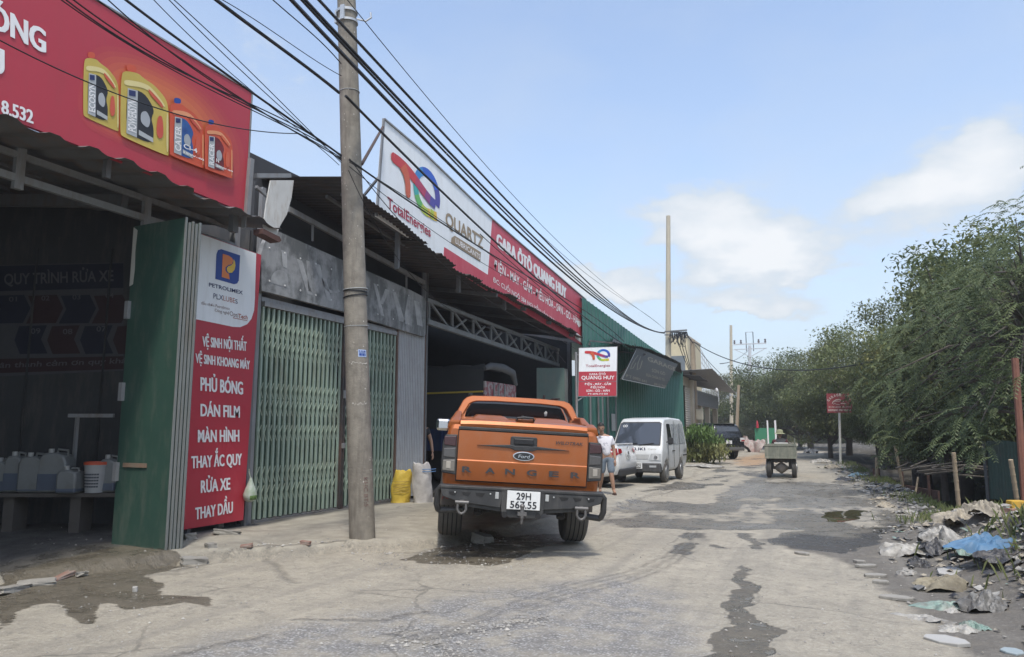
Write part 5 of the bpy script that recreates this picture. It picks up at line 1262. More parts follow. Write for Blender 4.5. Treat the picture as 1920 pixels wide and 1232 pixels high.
for lab, px, r in (('thin wire across the white banner below the bold cable', [(655, 306), (720, 340), (800, 395), (900, 465), (1000, 535), (1100, 600)], .006), ('thin drooping wire across the banner lettering', [(655, 312), (720, 365), (800, 425), (900, 490), (1000, 545), (1090, 590)], .005), ('thin wire falling from the pole towards the garage truss', [(655, 300), (700, 350), (770, 440), (860, 520), (960, 590), (1080, 655)], .006), ('wire dropping over the red garage banner end', [(900, 440), (960, 490), (1030, 555), (1090, 600), (1150, 650)], .008), ('thin wire from pole to awning edge of the garage', [(655, 318), (690, 400), (740, 480), (820, 560), (930, 620), (1060, 680)], .005)):
    cable(lab, px, r, far2)
cable('black bundle from the rack down the short brown pole', [(1284, 622), (1291, 632), (1297, 640), (1303, 650)], .03, ((p2.x + .6, p2.y - .5), (p3.x + .1, p3.y)))
for k in range(3): cable('black drop wire between rack and short brown pole, strand %s' % ('nearest the rack end', 'in the middle', 'nearest the tall pole')[k], [(1282 - k * 7, 624), (1286 - k * 5, 655), (1292 - k * 3, 680), (1298, 700 + k * 6)], .022, ((p2.x + .6, p2.y - .5), (p3.x + .1, p3.y)))
cable('long sagging wire from the short brown pole across to the right trees', [(1300, 640), (1330, 660), (1380, 678), (1440, 690), (1500, 694), (1580, 690), (1660, 672)], .025, ((p3.x, p3.y), (3.5, 30.0)))
cable('wire from the short brown pole to the low far pole', [(1302, 645), (1320, 668), (1345, 695), (1375, 727)], .018, ((p3.x, p3.y), (p5.x, p5.y)))
cable('faint wire between the pylon arm and the thin pale pole', [(1405, 655), (1390, 668), (1371, 678), (1350, 682)], .04, ((p6.x, p6.y), (p4.x - .5, p4.y)))
# ================================================================== vehicles
m_orange_paint = mat('orange_metallic', (.345, .098, .021), rough=.32, metal=.35, col2=(.30, .085, .018), nscale=1.5, namt=.5, coat=.30, dirt=(.30, .17, .10), damt=.25, dscale=(2, 2, 1.2))
m_wpaint = mat('white_paint', (.66, .665, .655), rough=.3, col2=(.62, .62, .60), coat=.5, dirt=(.45, .42, .37), damt=.3)
m_vpaint = mat('van_white_paint', (.60, .62, .615), rough=.38, col2=(.54, .56, .55), coat=.3, dirt=(.40, .38, .34), damt=.5, dscale=(1.5, 1.5, .8))
m_bpaint = mat('black_paint', (.014, .015, .018), rough=.25, coat=.6)
m_plastic = mat('black_plastic', (.022, .023, .024), rough=.55, col2=(.04, .04, .04), dirt=(.09, .085, .075), damt=.35)
m_rubber = mat('tyre_rubber', (.035, .034, .032), rough=.85, col2=(.06, .056, .05), dirt=(.16, .145, .12), damt=.6, nscale=5)
m_tyred = mat('dusty_tyre', (.09, .085, .076), rough=.9, col2=(.15, .14, .12), nscale=4)
m_rim = mat('alloy_rim', (.35, .36, .37), rough=.35, metal=.7)
m_glass = glass_mat('tinted_glass', (.012, .014, .017))
m_wglass = glass_mat('windscreen_glass', (.045, .055, .07), .05)
m_chrome = mat('chrome', (.62, .63, .64), rough=.15, metal=1.0, namt=.1)
m_under = mat('underbody', (.02, .02, .02), rough=.9)
m_redl = mat('red_lens', (.33, .012, .02), rough=.12, coat=.8, namt=.3)
m_smoke = mat('smoked_lens', (.045, .012, .014), rough=.15, coat=.6, namt=.2)
m_clear = mat('clear_lens', (.55, .56, .55), rough=.12, coat=.8, namt=.2)
m_plate = mat('plate_white', (.70, .71, .69), rough=.4, namt=.15)
def inset_outline(P, d):
    n = len(P); out = []
    ar = sum(P[i][0] * P[(i + 1) % n][1] - P[(i + 1) % n][0] * P[i][1] for i in range(n)); sg_ = 1 if ar > 0 else -1
    for i in range(n):
        a, p, c = Vector(P[i - 1]), Vector(P[i]), Vector(P[(i + 1) % n])
        e1, e2 = (p - a), (c - p)
        if e1.length < 1e-6 or e2.length < 1e-6: out.append(tuple(p)); continue
        e1.normalize(); e2.normalize(); n1 = Vector((-e1.y, e1.x)) * sg_; n2 = Vector((-e2.y, e2.x)) * sg_; bs = n1 + n2
        if bs.length < 1e-4: out.append(tuple(p)); continue
        bs.normalize(); k = d / max(bs.dot(n1), .45); out.append(tuple(p + bs * k))
    return out
def subdivide_outline(P, step=.12):
    out = []
    for i in range(len(P)):
        a, c = Vector(P[i]), Vector(P[(i + 1) % len(P)]); k = max(1, int((c - a).length / step))
        for j in range(k): out.append(tuple(a + (c - a) * (j / k)))
    return out
def pillow(prof, wfun, r=.06, nr=4, step=.12):
    """closed side outline (y,z) swelled across the width with rounded flanks; wfun(y,z) is the half width"""
    P0 = subdivide_outline(prof, step); b = MB(); rings = []
    for s in (-1, 1):
        for k in (range(nr + 1) if s < 0 else range(nr, -1, -1)):
            t = math.pi / 2 * (1 - k / nr); ins = r * (1 - math.cos(t)); off = r * (1 - math.sin(t))
            Q = inset_outline(P0, ins) if ins > 1e-6 else P0
            rings.append([(s * (wfun(p0[0], p0[1]) - off), q[0], q[1]) for p0, q in zip(P0, Q)])
    b.grid(rings, 0, closeu=True)
    n = len(P0); last = len(rings) - 1
    me = bpy.data.meshes.new('t'); 
    bm = bmesh.new(); vs = [bm.verts.new(v) for v in b.v]; bm.verts.ensure_lookup_table()
    for f in b.f:
        try: bm.faces.new([vs[i] for i in f])
        except ValueError: pass
    caps = []
    for ri in (0, last):
        idx = list(range(ri * n, ri * n + n)); 
        if ri == 0: idx = idx[::-1]
        try: caps.append(bm.faces.new([vs[i] for i in idx]))
        except ValueError: pass
    zs = [p[1] for p in P0]; z0, z1 = min(zs), max(zs)
    for z in np.linspace(z0, z1, 9)[1:-1]:
        cf = [f for f in bm.faces if len(f.verts) > 4 or f in caps]
        es = set(e for f in cf for e in f.edges); vv = set(v for f in cf for v in f.verts)
        bmesh.ops.bisect_plane(bm, geom=list(cf) + list(es) + list(vv), plane_co=(0, 0, z), plane_no=(0, 0, 1))
    bmesh.ops.triangulate(bm, faces=[f for f in bm.faces if len(f.verts) > 4])
    bmesh.ops.recalc_face_normals(bm, faces=bm.faces[:])
    bm.verts.index_update(); bm.verts.ensure_lookup_table()
    out = MB(); out.add([tuple(v.co) for v in bm.verts], [tuple(v.index for v in f.verts) for f in bm.faces]); bm.free(); return out
def arch(cy, cz, r, zb, n=10):                # wheel arch from front to rear along the sill
    a0 = math.asin((zb - cz) / r) if abs(zb - cz) < r else 0
    return [(cy + r * math.cos(a), cz + r * math.sin(a)) for a in np.linspace(a0, math.pi - a0, n)]
def wheel(t, x, y, r, w, side, mt=None, name='wheel', spokes=6, tread=True, zc=None):
    zc = r if zc is None else zc
    h = bpy.data.objects.new(name, None); COL.objects.link(h); h.parent = t; h.location = (x, y, zc)
    b = MB(); M = Matrix.Rotation(R(90), 3, 'Y'); k = w / 2
    b.lathe([(r * .62, -k * .9), (r * .88, -k), (r * .97, -k * .86), (r, -k * .6), (r, k * .6), (r * .97, k * .86), (r * .88, k), (r * .62, k * .9)], 32, (0, 0, 0), M)
    if tread:
        for j in range(4):
            pass
    b.build('tyre', mt or m_rubber, h, smooth=40)
    if tread:
        b = MB()
        for xo in (-.5, -.17, .17, .5):
            b.lathe([(r + .001, xo * k * 1.1 - .006), (r + .003, xo * k * 1.1 - .006), (r + .003, xo * k * 1.1 + .006), (r + .001, xo * k * 1.1 + .006)], 32, (0, 0, 0), M)
        b.build('tread_groove', m_under, h)
    b = MB(); s = side
    b.lathe([(r * .62, -.02), (r * .60, .03), (r * .2, .05), (.02, .06)], 20, (s * (k * .75), 0, 0), Matrix.Rotation(R(90) * s, 3, 'Y'))
    b.build('rim', m_rim, h, smooth=40); return h
def plate_at(t, sx, c, u, v, w, h, lines, name='number_plate'):
    u = Vector(u).normalized(); v = Vector(v).normalized(); n = u.cross(v); c = Vector(c)
    b = MB(); b.prism([(-w / 2, -h / 2), (w / 2, -h / 2), (w / 2, h / 2), (-w / 2, h / 2)], c, u, v, .008); o = b.build(name, m_plate, t, bevel=.003)
    b = MB(); k = len(lines)
    for i, s_ in enumerate(lines):
        cc = c + v * (h * (.5 - (i + .5) / k) * .92) + n * .012; text_c(b, s_, cc, u, v, h / k * .74, w * (.80 if len(s_) > 4 else .44), .016)
    b.build('plate_characters', m_black, o); return o

# ---------------------------------------------------------------- orange pickup
tgD = 8.78; tg = WD(970, 950, tgD)
pk = thing('pickup_truck', 'orange pickup with black steel bumper and covered bed, parked askew on the kerb', 'pickup truck', (tg.x, tg.y, .075), rot=(0, R(3.3), YAW + R(4.0)))
# upright frame of the truck: x right, y forward, z up, origin on the ground under the tailgate
AX, AR, WB_ = 1.12, .43, 3.22
def wfun(y, z):
    w = float(np.interp(z, [.45, .7, .95, 1.15, 1.38, 1.45], [.86, .915, .93, .925, .885, .87]))
    w += .045 * math.exp(-((y - AX) / .5) ** 2) * (1 - min(abs(z - .85) / .5, 1)) + .045 * math.exp(-((y - AX - WB_) / .5) ** 2) * (1 - min(abs(z - .85) / .5, 1))
    return w * (1 - .10 * max(0, (y - 4.6)) ** 2)
prof = [(0.02, .72), (-.005, 1.0), (.01, 1.36), (.05, 1.41), (1.5, 1.41), (2.6, 1.40), (3.5, 1.37), (3.75, 1.30), (4.7, 1.19), (5.1, 1.08), (5.22, .8), (5.2, .55), (4.95, .46)] + arch(AX + WB_, AR, .53, .46) + [(3.7, .46), (1.8, .46)] + arch(AX, AR, .55, .5) + [(.52, .56), (.1, .62)]
b = pillow(prof, wfun, .07); body = b.build('body', m_orange_paint, pk, smooth=35)
gprof = [(1.50, 1.36), (1.60, 1.62), (1.72, 1.80), (1.95, 1.825), (2.7, 1.83), (3.1, 1.78), (3.85, 1.33)]
gw = lambda y, z: float(np.interp(z, [1.3, 1.45, 1.86], [.84, .80, .645]))
b = pillow(gprof, gw, .07); b.build('cab', m_orange_paint, pk, smooth=35)
b = MB()
for s in (-1, 1):
    for (ys, ze) in (((1.75, 2.45), 1.76), ((2.52, 3.35), 1.74)):
        P = [(ys[0], 1.44), (ys[1] + (.18 if ys[0] > 2 else 0), 1.44), (ys[1] - (.12 if ys[0] > 2 else 0), ze), (ys[0] + .08, ze)]
        pts = [(s * (gw(y, z) + .004), y, z) for y, z in P]; b.face(pts if s > 0 else pts[::-1])
b.face([(-.7, 3.80, 1.385), (.7, 3.80, 1.385), (.6, 3.16, 1.80), (-.6, 3.16, 1.80)][::-1]); b.build('side_glass', m_glass, pk)
# rear: sport bar hoop, rear window, tailgate, lid
def xz(mb, poly, y0, t, mi=0, lean=0.0):
    """outline in x,z facing the rear at y0, t thick forwards; leans forward by lean per metre of height above 1.4"""
    k = len(poly); A = [(x, y0 + lean * (z - 1.4), z) for x, z in poly]; B = [(x, y0 + t + lean * (z - 1.4), z) for x, z in poly]
    ar = sum(poly[i][0] * poly[(i + 1) % k][1] - poly[(i + 1) % k][0] * poly[i][1] for i in range(k)); idx = list(range(k)) if ar > 0 else list(range(k))[::-1]
    mb.add(A + B, [tuple(idx), tuple(i + k for i in idx[::-1])] + [(idx[i], idx[i] + k, idx[(i + 1) % k] + k, idx[(i + 1) % k]) for i in range(k)], mi)
OUTL = [(-.83, 1.56), (-.80, 1.60), (-.735, 1.74), (-.69, 1.785), (-.62, 1.81), (-.3, 1.822), (.3, 1.822), (.62, 1.81), (.69, 1.785), (.735, 1.74), (.80, 1.60), (.83, 1.56)]
INL = [(-.72, 1.56), (-.70, 1.60), (-.645, 1.70), (-.60, 1.725), (-.55, 1.74), (-.3, 1.752), (.3, 1.752), (.55, 1.74), (.60, 1.725), (.645, 1.70), (.70, 1.60), (.72, 1.56)]
b = MB(); HY = 1.06
A = [(x, HY + .35 * (z - 1.5), z) for x, z in OUTL]; Bq = [(x, HY - .0 + .35 * (z - 1.5) - .0, z) for x, z in INL]
A2 = [(x, y + .20, z) for x, y, z in A]; B2_ = [(x * .99, y + .20, z) for x, y, z in Bq]
n = len(A); b.add(A + Bq + A2 + B2_, [(i, n + i, n + i + 1, i + 1) for i in range(n - 1)] + [(i, i + 1, 2 * n + i + 1, 2 * n + i) for i in range(n - 1)] + [(n + i, 3 * n + i, 3 * n + i + 1, n + i + 1) for i in range(n - 1)])
b.build('sport_bar', m_orange_paint, pk, smooth=30, bevel=.012)
b = MB(); xz(b, [(-.72, 1.45), (.72, 1.45), (.68, 1.62), (.60, 1.77), (-.60, 1.77), (-.68, 1.62)], 1.44, .02, 0, .25); b.build('rear_window', m_glass, pk)
b = MB(); xz(b, [(.40, 1.60), (.43, 1.605), (.435, 1.66), (.415, 1.675), (.39, 1.645)], 1.41, .01, 0, .25); xz(b, [(-.62, 1.52), (.62, 1.52), (.60, 1.545), (-.60, 1.545)], 1.42, .01, 0, .25); b.build('window_sticker', m_lgrey, pk)
for s in (-1, 1):
    b = MB(); P = [(.06, 1.36), (.045, 1.455), (.16, 1.50), (.42, 1.505), (.60, 1.585), (1.02, 1.60), (1.45, 1.62), (1.5, 1.38)]
    A = [(s * .905, y, z) if z < 1.42 else (s * (.90 - .55 * (z - 1.42)), y, z) for y, z in P]; Bq = [(s * .745, y, z) for y, z in P]; n = len(P)
    b.add(A + Bq, [tuple(range(n)), tuple(range(2 * n - 1, n - 1, -1))] + [(i, n + i, n + (i + 1) % n, (i + 1) % n) for i in range(n)])
    bm = bmesh.new(); me_ = bpy.data.meshes.new('t'); me_.from_pydata(b.v, [], b.f); bm.from_mesh(me_); bmesh.ops.recalc_face_normals(bm, faces=bm.faces[:]); bm.to_mesh(me_); bm.free()
    b2 = MB(); b2.add([v.co[:] for v in me_.vertices], [tuple(p.vertices) for p in me_.polygons]); b2.build('bed_rail', m_orange_paint, pk, bevel=.02)
b = MB(); P = [(-.015, 1.392), (-.03, 1.43), (-.012, 1.468), (.05, 1.487), (.35, 1.50), (.75, 1.525), (1.1, 1.535), (1.1, 1.392)]
rows = [[(x * (1 - .0), y, z - .012 * (abs(x) / .74) ** 4) for y, z in P] for x in np.linspace(-.748, .748, 13)]
b.grid(rows); b.add(rows[0], [tuple(range(len(P)))]); b.add(rows[-1], [tuple(range(len(P)))[::-1]]); lid = b.build('bed_lid', m_orange_paint, pk, smooth=40)
b = MB()
for x0, x1 in ((-.60, -.16), (.14, .58)):
    b.add([(x0, .30, 1.495), (x1, .30, 1.495), (x1 - .05, .42, 1.54), (x0 + .05, .42, 1.54), (x1 - .05, 1.05, 1.565), (x0 + .05, 1.05, 1.565), (x0, 1.1, 1.52), (x1, 1.1, 1.52)], [(0, 1, 2, 3), (3, 2, 4, 5), (0, 3, 5, 6), (1, 7, 4, 2)])
b.build('raised_panel', m_orange_paint, lid, bevel=.015)
b = MB(); b.box(-.10, .12, .02, .20, 1.47, 1.512); b.build('latch_recess', mat('dark_orange', (.22, .07, .02), rough=.4, metal=.3), lid, bevel=.02)
b = MB(); b.tube([(-.09, .03, 1.50), (-.08, .0, 1.525), (0, -.005, 1.535), (.10, .0, 1.53), (.115, .03, 1.50)], .013, 8); b.tube([(-.02, .08, 1.50), (-.02, .08, 1.56)], .013, 8); b.build('lid_handle', m_plastic, lid, smooth=50)
b = MB(); b.box(-.765, .765, -.028, .03, 1.352, 1.390); b.build('seal_strip', m_plastic, pk, bevel=.008)
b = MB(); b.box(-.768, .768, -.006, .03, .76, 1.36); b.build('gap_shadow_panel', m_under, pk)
b = MB(); P = [(.775, -.018), (.86, -.030), (.975, -.046), (1.0, -.046), (1.012, -.036), (1.18, -.034), (1.345, -.020)]
xs = np.linspace(-.757, .757, 15); rows = [[(x, y - .006 * (1 - (x / .757) ** 2), z) for z, y in P] for x in xs]
b.grid(rows); 
for rr in (rows[0], rows[-1]): b.add([rr[0], rr[-1], (rr[-1][0], .0, rr[-1][2]), (rr[0][0], .0, rr[0][2])], [(0, 1, 2, 3)])
b.add([rows[0][0], rows[-1][0], (rows[-1][0][0], 0, .775), (rows[0][0][0], 0, .775)], [(0, 1, 2, 3)]); b.add([rows[0][-1], rows[-1][-1], (rows[-1][-1][0], 0, 1.345), (rows[0][-1][0], 0, 1.345)], [(0, 1, 2, 3)])
tgt = b.build('tailgate', m_orange_paint, pk, smooth=30)
def rear_poly(mb, pts, y, t=.012, mi=0): xz(mb, pts, y, t, mi)
b = MB(); rear_poly(b, [(-.155, 1.20), (-.14, 1.185), (.145, 1.185), (.16, 1.20), (.158, 1.295), (.142, 1.308), (-.14, 1.308), (-.153, 1.295)], -.052, .03); b.build('handle_surround', m_plastic, tgt, bevel=.008)
b = MB(); rear_poly(b, [(-.115, 1.215), (.12, 1.215), (.12, 1.285), (-.115, 1.285)], -.066, .02); b.build('handle', mat('handle_black', (.012, .012, .013), rough=.4), tgt, bevel=.012)
b = MB(); rear_poly(b, [(-.545, 1.185), (-.15, 1.168), (-.1, 1.145), (.11, 1.145), (.16, 1.165), (.545, 1.178), (.15, 1.205), (.1, 1.20), (-.1, 1.20), (-.15, 1.208)], -.062, .03); b.build('trim_blade', m_plastic, tgt, bevel=.006)
def oval(rx, rz, cx=.008, cz=1.083): return [(cx + rx * math.cos(R(a)), cz + rz * math.sin(R(a))) for a in range(0, 360, 12)]
b = MB(); rear_poly(b, oval(.127, .053), -.058, .02); em = b.build('oval_badge', m_chrome, tgt, bevel=.004)
b = MB(); rear_poly(b, oval(.112, .042), -.064, .01); b.build('badge_field', mat('badge_black', (.012, .013, .016), rough=.2, coat=.5), em)
b = MB(); text_c(b, 'Ford', (.008, -.0685, 1.083), (1, 0, 0), (0, 0, 1), .038, .13, .008, 0, .25); b.build('badge_script', m_chrome, em)
m_lett = mat('grey_badge', (.04, .04, .042), rough=.45)
for ch, x in zip('RANGER', (-.640, -.372, -.140, .112, .372, .626)):
    b = MB(); text_c(b, ch, (x, -.0465, .900), (1, 0, 0), (0, 0, 1), .062, .116, .034); lo_ = b.build('badge_letter', m_lett, tgt)
    lo_.location.y = -.004
b = MB(); text_c(b, 'WILDTRAK', (.532, -.0475, 1.262), (1, 0, 0), (0, 0, 1), .036, .33, .018, 0, .3); b.build('model_badge', m_lett, tgt)
for s in (-1, 1):
    ly = .0
    b = MB(); L0 = [(s * .765, .83), (s * .935, .85), (s * .945, 1.0), (s * .94, 1.2), (s * .915, 1.285), (s * .775, 1.292)]
    xz(b, L0, -.032, .12); lamp = b.build('tail_light', m_plastic, pk, bevel=.012)
    for z0, z1, m in ((1.155, 1.275, m_smoke), (1.02, 1.14, mat('smoked_grey_lens', (.075, .072, .07), rough=.15, coat=.6)), (.865, 1.005, mat('smoked_pale_lens', (.17, .155, .13), rough=.15, coat=.6))):
        b = MB(); xz(b, [(s * .782, z0), (s * .925, z0 + .01), (s * .925, z1 - .01), (s * .782, z1)], -.040, .02); b.build('lens', m, lamp, bevel=.01)
    b = MB(); xz(b, [(s * .83, .895), (s * .885, .90), (s * .885, .98), (s * .83, .98)], -.0445, .01); b.build('reflector', mat('lamp_white', (.36, .33, .28), rough=.2), lamp, bevel=.008)
    # mud flaps, wheels
    b = MB(); xs0 = s * .70; b.box(min(xs0, s * .97), max(xs0, s * .97), AX - .47, AX - .455, .42, .64); mf = b.build('mud_flap', mat('mud_flap_rubber', (.085, .075, .065), rough=.85, col2=(.06, .055, .05)), pk)
    b = MB(); text_c(b, 'ARB', (s * .835, AX - .476, .535), (1, 0, 0), (0, 0, 1), .085, .17, .02); b.build('flap_letters', mat('flap_print', (.03, .028, .028) if s > 0 else (.16, .04, .035), rough=.8), mf)
wheel(pk, -.80, AX, AR, .30, -1, m_tyred); wheel(pk, .80, AX, AR, .30, 1, m_tyred); wheel(pk, -.80, AX + WB_, AR, .30, -1, m_tyred); wheel(pk, .80, AX + WB_, AR, .30, 1, m_tyred)
# steel bumper
m_bump = mat('bumper_black', (.025, .026, .027), rough=.5, col2=(.05, .05, .05), dirt=(.11, .105, .095), damt=.5, nscale=6)
bp_ = bpy.data.objects.new('rear_bumper', None); COL.objects.link(bp_); bp_.parent = pk
b = MB()
b.box(-.93, .93, -.24, -.02, .69, .725)
for s in (-1, 1):
    xz(b, [(s * .22, .69), (s * .93, .69), (s * .90, .60), (s * .72, .545), (s * .24, .50)], -.23, .06)
    xz(b, [(s * .22, .50), (s * .74, .545), (s * .68, .50), (s * .24, .455)], -.19, .06)
xz(b, [(-.24, .715), (.26, .715), (.25, .46), (.16, .40), (-.14, .40), (-.23, .46)], -.235, .05)
b.build('bumper_beam', m_bump, bp_, bevel=.008)
b = MB()
for s in (-1, 1):
    b.tube([(s * .78, -.16, .69), (s * .925, -.14, .70), (s * .955, -.13, .66), (s * .96, -.10, .50), (s * .94, -.08, .44), (s * .93, -.06, .425), (s * .66, -.05, .45)], .036, 10)
b.build('bumper_loop', m_bump, bp_, smooth=50)
b = MB()
for s in (-1, 1):
    for x0, x1 in ((.42, .53), (.58, .68), (.73, .83)): xz(b, [(s * x0, .655), (s * x1, .655), (s * (x1 - .01), .625), (s * (x0 + .03), .61)], -.2335, .004)
    b.lathe([(.034, 0), (.034, .006), (.001, .006)], 12, (s * .19, -.2375, .432), Matrix.Rotation(R(90), 3, 'X'))
b.build('vent_slot', m_under, bp_)
b = MB()
for s in (-1, 1): xz(b, [(s * .285 - .02, .60), (s * .285 + .02, .60), (s * .285 + .02, .675), (s * .285 - .02, .675)], -.238, .01)
for s in (-1, 1):
    for x in (.36, .76): b.lathe([(.012, 0), (.008, .008)], 8, (s * x, -.232, .65), Matrix.Rotation(R(90), 3, 'X'))
b.build('bumper_lamp', mat('dull_lamp', (.40, .41, .40), rough=.3), bp_, bevel=.006)
m_shk = mat('shackle_steel', (.15, .145, .14), rough=.5, metal=.5)
for s in (-1, 1):
    sx = s * .675; b = MB(); b.tube([(sx - .075, -.27, .545), (sx + .075, -.27, .545)], .022, 8); b.tube([(sx - .045, -.27, .545), (sx - .05, -.27, .47), (sx - .03, -.27, .435), (sx, -.27, .42), (sx + .03, -.27, .435), (sx + .05, -.27, .47), (sx + .045, -.27, .545)], .016, 8); b.box(sx - .02, sx + .02, -.27, -.18, .53, .57); b.build('tow_shackle', m_shk, bp_, smooth=50)
b = MB(); b.box(.0 - .05, .05, -.36, -.16, .44, .475); b.lathe([(.028, 0), (.02, .04), (.03, .07), (.018, .09)], 12, (0, -.33, .475)); b.lathe([(.03, -.06), (.03, -.03), (.018, -.03), (.018, -.1), (.008, -.13)], 10, (0, -.33, .475)); b.build('tow_hitch', m_shk, bp_, smooth=40)
plate_at(bp_, '', (.015, -.262, .60), (1, 0, 0), (0, 0, 1), .375, .205, ('29H', '567.55'))
# underside, mirror, fin
b = MB(); b.box(-.45, -.33, .1, 5.0, .42, .56); b.box(.33, .45, .1, 5.0, .42, .56); b.box(-.72, .72, .1, 4.9, .58, .66); b.tube([(-.75, AX, AR), (.75, AX, AR)], .06, 10); b.lathe([(.05, -.14), (.15, -.06), (.15, .06), (.05, .14)], 14, (.05, AX, AR - .02), Matrix.Rotation(R(90), 3, 'X')); b.tube([(.42, .1, .47), (.40, .9, .44), (.40, 2, .45)], .035, 8); b.tube([(-.48, .0, .40), (-.48, .06, .52)], .05, 8); b.tube([(.48, .0, .40), (.48, .06, .52)], .05, 8); b.build('chassis', m_under, pk, smooth=40)
for s in (-1, 1):
    b = MB(); b.obox((s * 1.02, 3.25, 1.42), (.22, .14, .19)); mr_ = b.build('side_mirror', m_chrome if s < 0 else m_plastic, pk, bevel=.04); b = MB(); b.obox((s * .9, 3.25, 1.36), (.12, .06, .05)); b.build('mirror_arm', m_plastic, mr_)
b = MB(); b.prism([(0, 0), (.16, 0), (.02, .075), (-.02, .075)], (.42, 1.95, 1.845), (0, 1, 0), (0, 0, 1), .03); b.build('roof_fin', m_plastic, pk, bevel=.008)
b = MB(); b.tube([(-.62, 1.7, 1.86), (-.64, 2.6, 1.90), (-.62, 3.1, 1.83)], .018, 8); b.tube([(.62, 1.7, 1.86), (.64, 2.6, 1.90), (.62, 3.1, 1.83)], .018, 8); b.build('roof_rail', m_plastic, pk, smooth=50)

# ---------------------------------------------------------------- white van facing us
vf = GP(1240, 908, .05)
vn = thing('white_van', 'small white delivery van with dark windscreen facing down the road', 'van', (vf.x - .62, vf.y - .15, .03), rz=R(180) - R(2))
# van frame: y forward (towards us), origin on the ground under the front bumper; turned by 180
L_ = 3.25
def W(y, z): return float(np.interp(z, [.25, .5, .85, 1.0, 1.72, 1.8], [.64, .685, .70, .70, .60, .56]))
vy = lambda a: -a
prof = [(0, .30), (.03, .55), (.0, .80), (-.10, .98), (-.62, 1.64), (-.78, 1.72), (-1.6, 1.765), (-2.9, 1.74), (-3.12, 1.66), (-3.2, 1.0), (-3.22, .55), (-3.15, .34)] + arch(-2.46, .28, .33, .32)[::1][::-1][::-1] 
prof = [(0, .30), (.03, .55), (.0, .80), (-.10, .98), (-.62, 1.64), (-.78, 1.72), (-1.6, 1.765), (-2.9, 1.74), (-3.12, 1.66), (-3.2, 1.0), (-3.22, .55), (-3.15, .34)] + [p for p in arch(-2.46, .28, .34, .34)[::-1]] + [(-1.9, .30), (-1.2, .30)] + [p for p in arch(-.62, .28, .34, .34)[::-1]] + [(-.2, .30)]
b = pillow(prof, W, .07); b.build('body', m_vpaint, vn, smooth=35)
def vfront(z): return float(np.interp(z, [.3, .55, .80, .98, 1.64], [0, .03, 0, -.10, -.62]))
def vf_poly(mb, pts, off=.006, mi=0):
    P = [Vector((x, vfront(z) + off, z + off * .4)) for x, z in pts]
    nn = Vector((0, 0, 0))
    for i in range(len(P)): nn += P[i].cross(P[(i + 1) % len(P)])
    mb.face(P if nn.y > 0 else P[::-1], mi)
b = MB(); vf_poly(b, [(-.60, 1.02), (.60, 1.02), (.555, 1.56), (.50, 1.60), (-.50, 1.60), (-.555, 1.56)], .010); ws = b.build('windscreen', m_wglass, vn)
b = MB(); vf_poly(b, [(-.635, .995), (.635, .995), (.575, 1.59), (.51, 1.63), (-.51, 1.63), (-.575, 1.59)], .006); b.build('windscreen_seal', m_plastic, vn)
b = MB()
for a, c in (((-.05, 1.01), (-.45, 1.06)), ((.40, 1.01), (-.0, 1.06))): b.bar(Vector((a[0], vfront(a[1]) + .03, a[1])), Vector((c[0], vfront(c[1]) + .03, c[1])), .015, .015)
b.build('wiper', m_plastic, vn)
b = MB()
for x in (.40, .46): b.add([Vector((x + .035 * math.cos(t) * k, vfront(1.52 + .035 * math.sin(t) * k) + .016, 1.52 + .035 * math.sin(t) * k)) for k in (1, .55) for t in [i * math.pi / 6 for i in range(12)]], [(i, (i + 1) % 12, 12 + (i + 1) % 12, 12 + i) for i in range(12)])
b.build('screen_sticker', m_clear, ws)
b = MB(); text_c(b, 'SUZUKI', (.07, vfront(.90) + .03, .905), (-1, 0, 0), (0, .35, .94), .085, .62, .02); b.build('front_letters', m_navy, vn)
b = MB(); text_c(b, 'Carry', (-.42, vfront(.90) + .02, .905), (-1, 0, 0), (0, .35, .94), .05, .22, .006, 0, .2); b.build('faded_letters', mat('faded_gold', (.50, .48, .36), rough=.5), vn)
for s in (-1, 1):
    b = MB(); vf_poly(b, [(s * .34, .60), (s * .67, .60), (s * .67, .78), (s * .40, .78)], .012); hl = b.build('headlight', m_lgrey, vn)
    b = MB(); vf_poly(b, [(s * .44, .615), (s * .62, .615), (s * .62, .765), (s * .44, .765)], .018); b.build('lens', m_clear, hl)
    b = MB(); b.lathe([(.055, 0), (.05, .012), (.001, .014)], 14, (s * .53, vfront(.69) + .024, .69), Matrix.Rotation(R(-90), 3, 'X')); b.build('bulb_ring', m_chrome, hl)
b = MB(); vf_poly(b, [(-.33, .64), (.33, .64), (.36, .76), (-.36, .76)], .010); b.build('grille_panel', mat('grey_white', (.45, .46, .45), rough=.4), vn)
b = MB(); b.box(-.67, .67, -.12, .075, .30, .54); bmp = b.build('front_bumper', mat('van_bumper', (.055, .057, .058), rough=.6, dirt=(.14, .13, .115), damt=.6), vn, bevel=.03)
b = MB()
for s in (-1, 1): b.box(s * .46 - .09, s * .46 + .09, .07, .085, .43, .48)
b.build('bumper_lamp', m_lgrey, bmp)
plate_at(vn, '', (0, .092, .47), (-1, 0, 0), (0, 0, 1), .36, .16, ('29D-8323',))
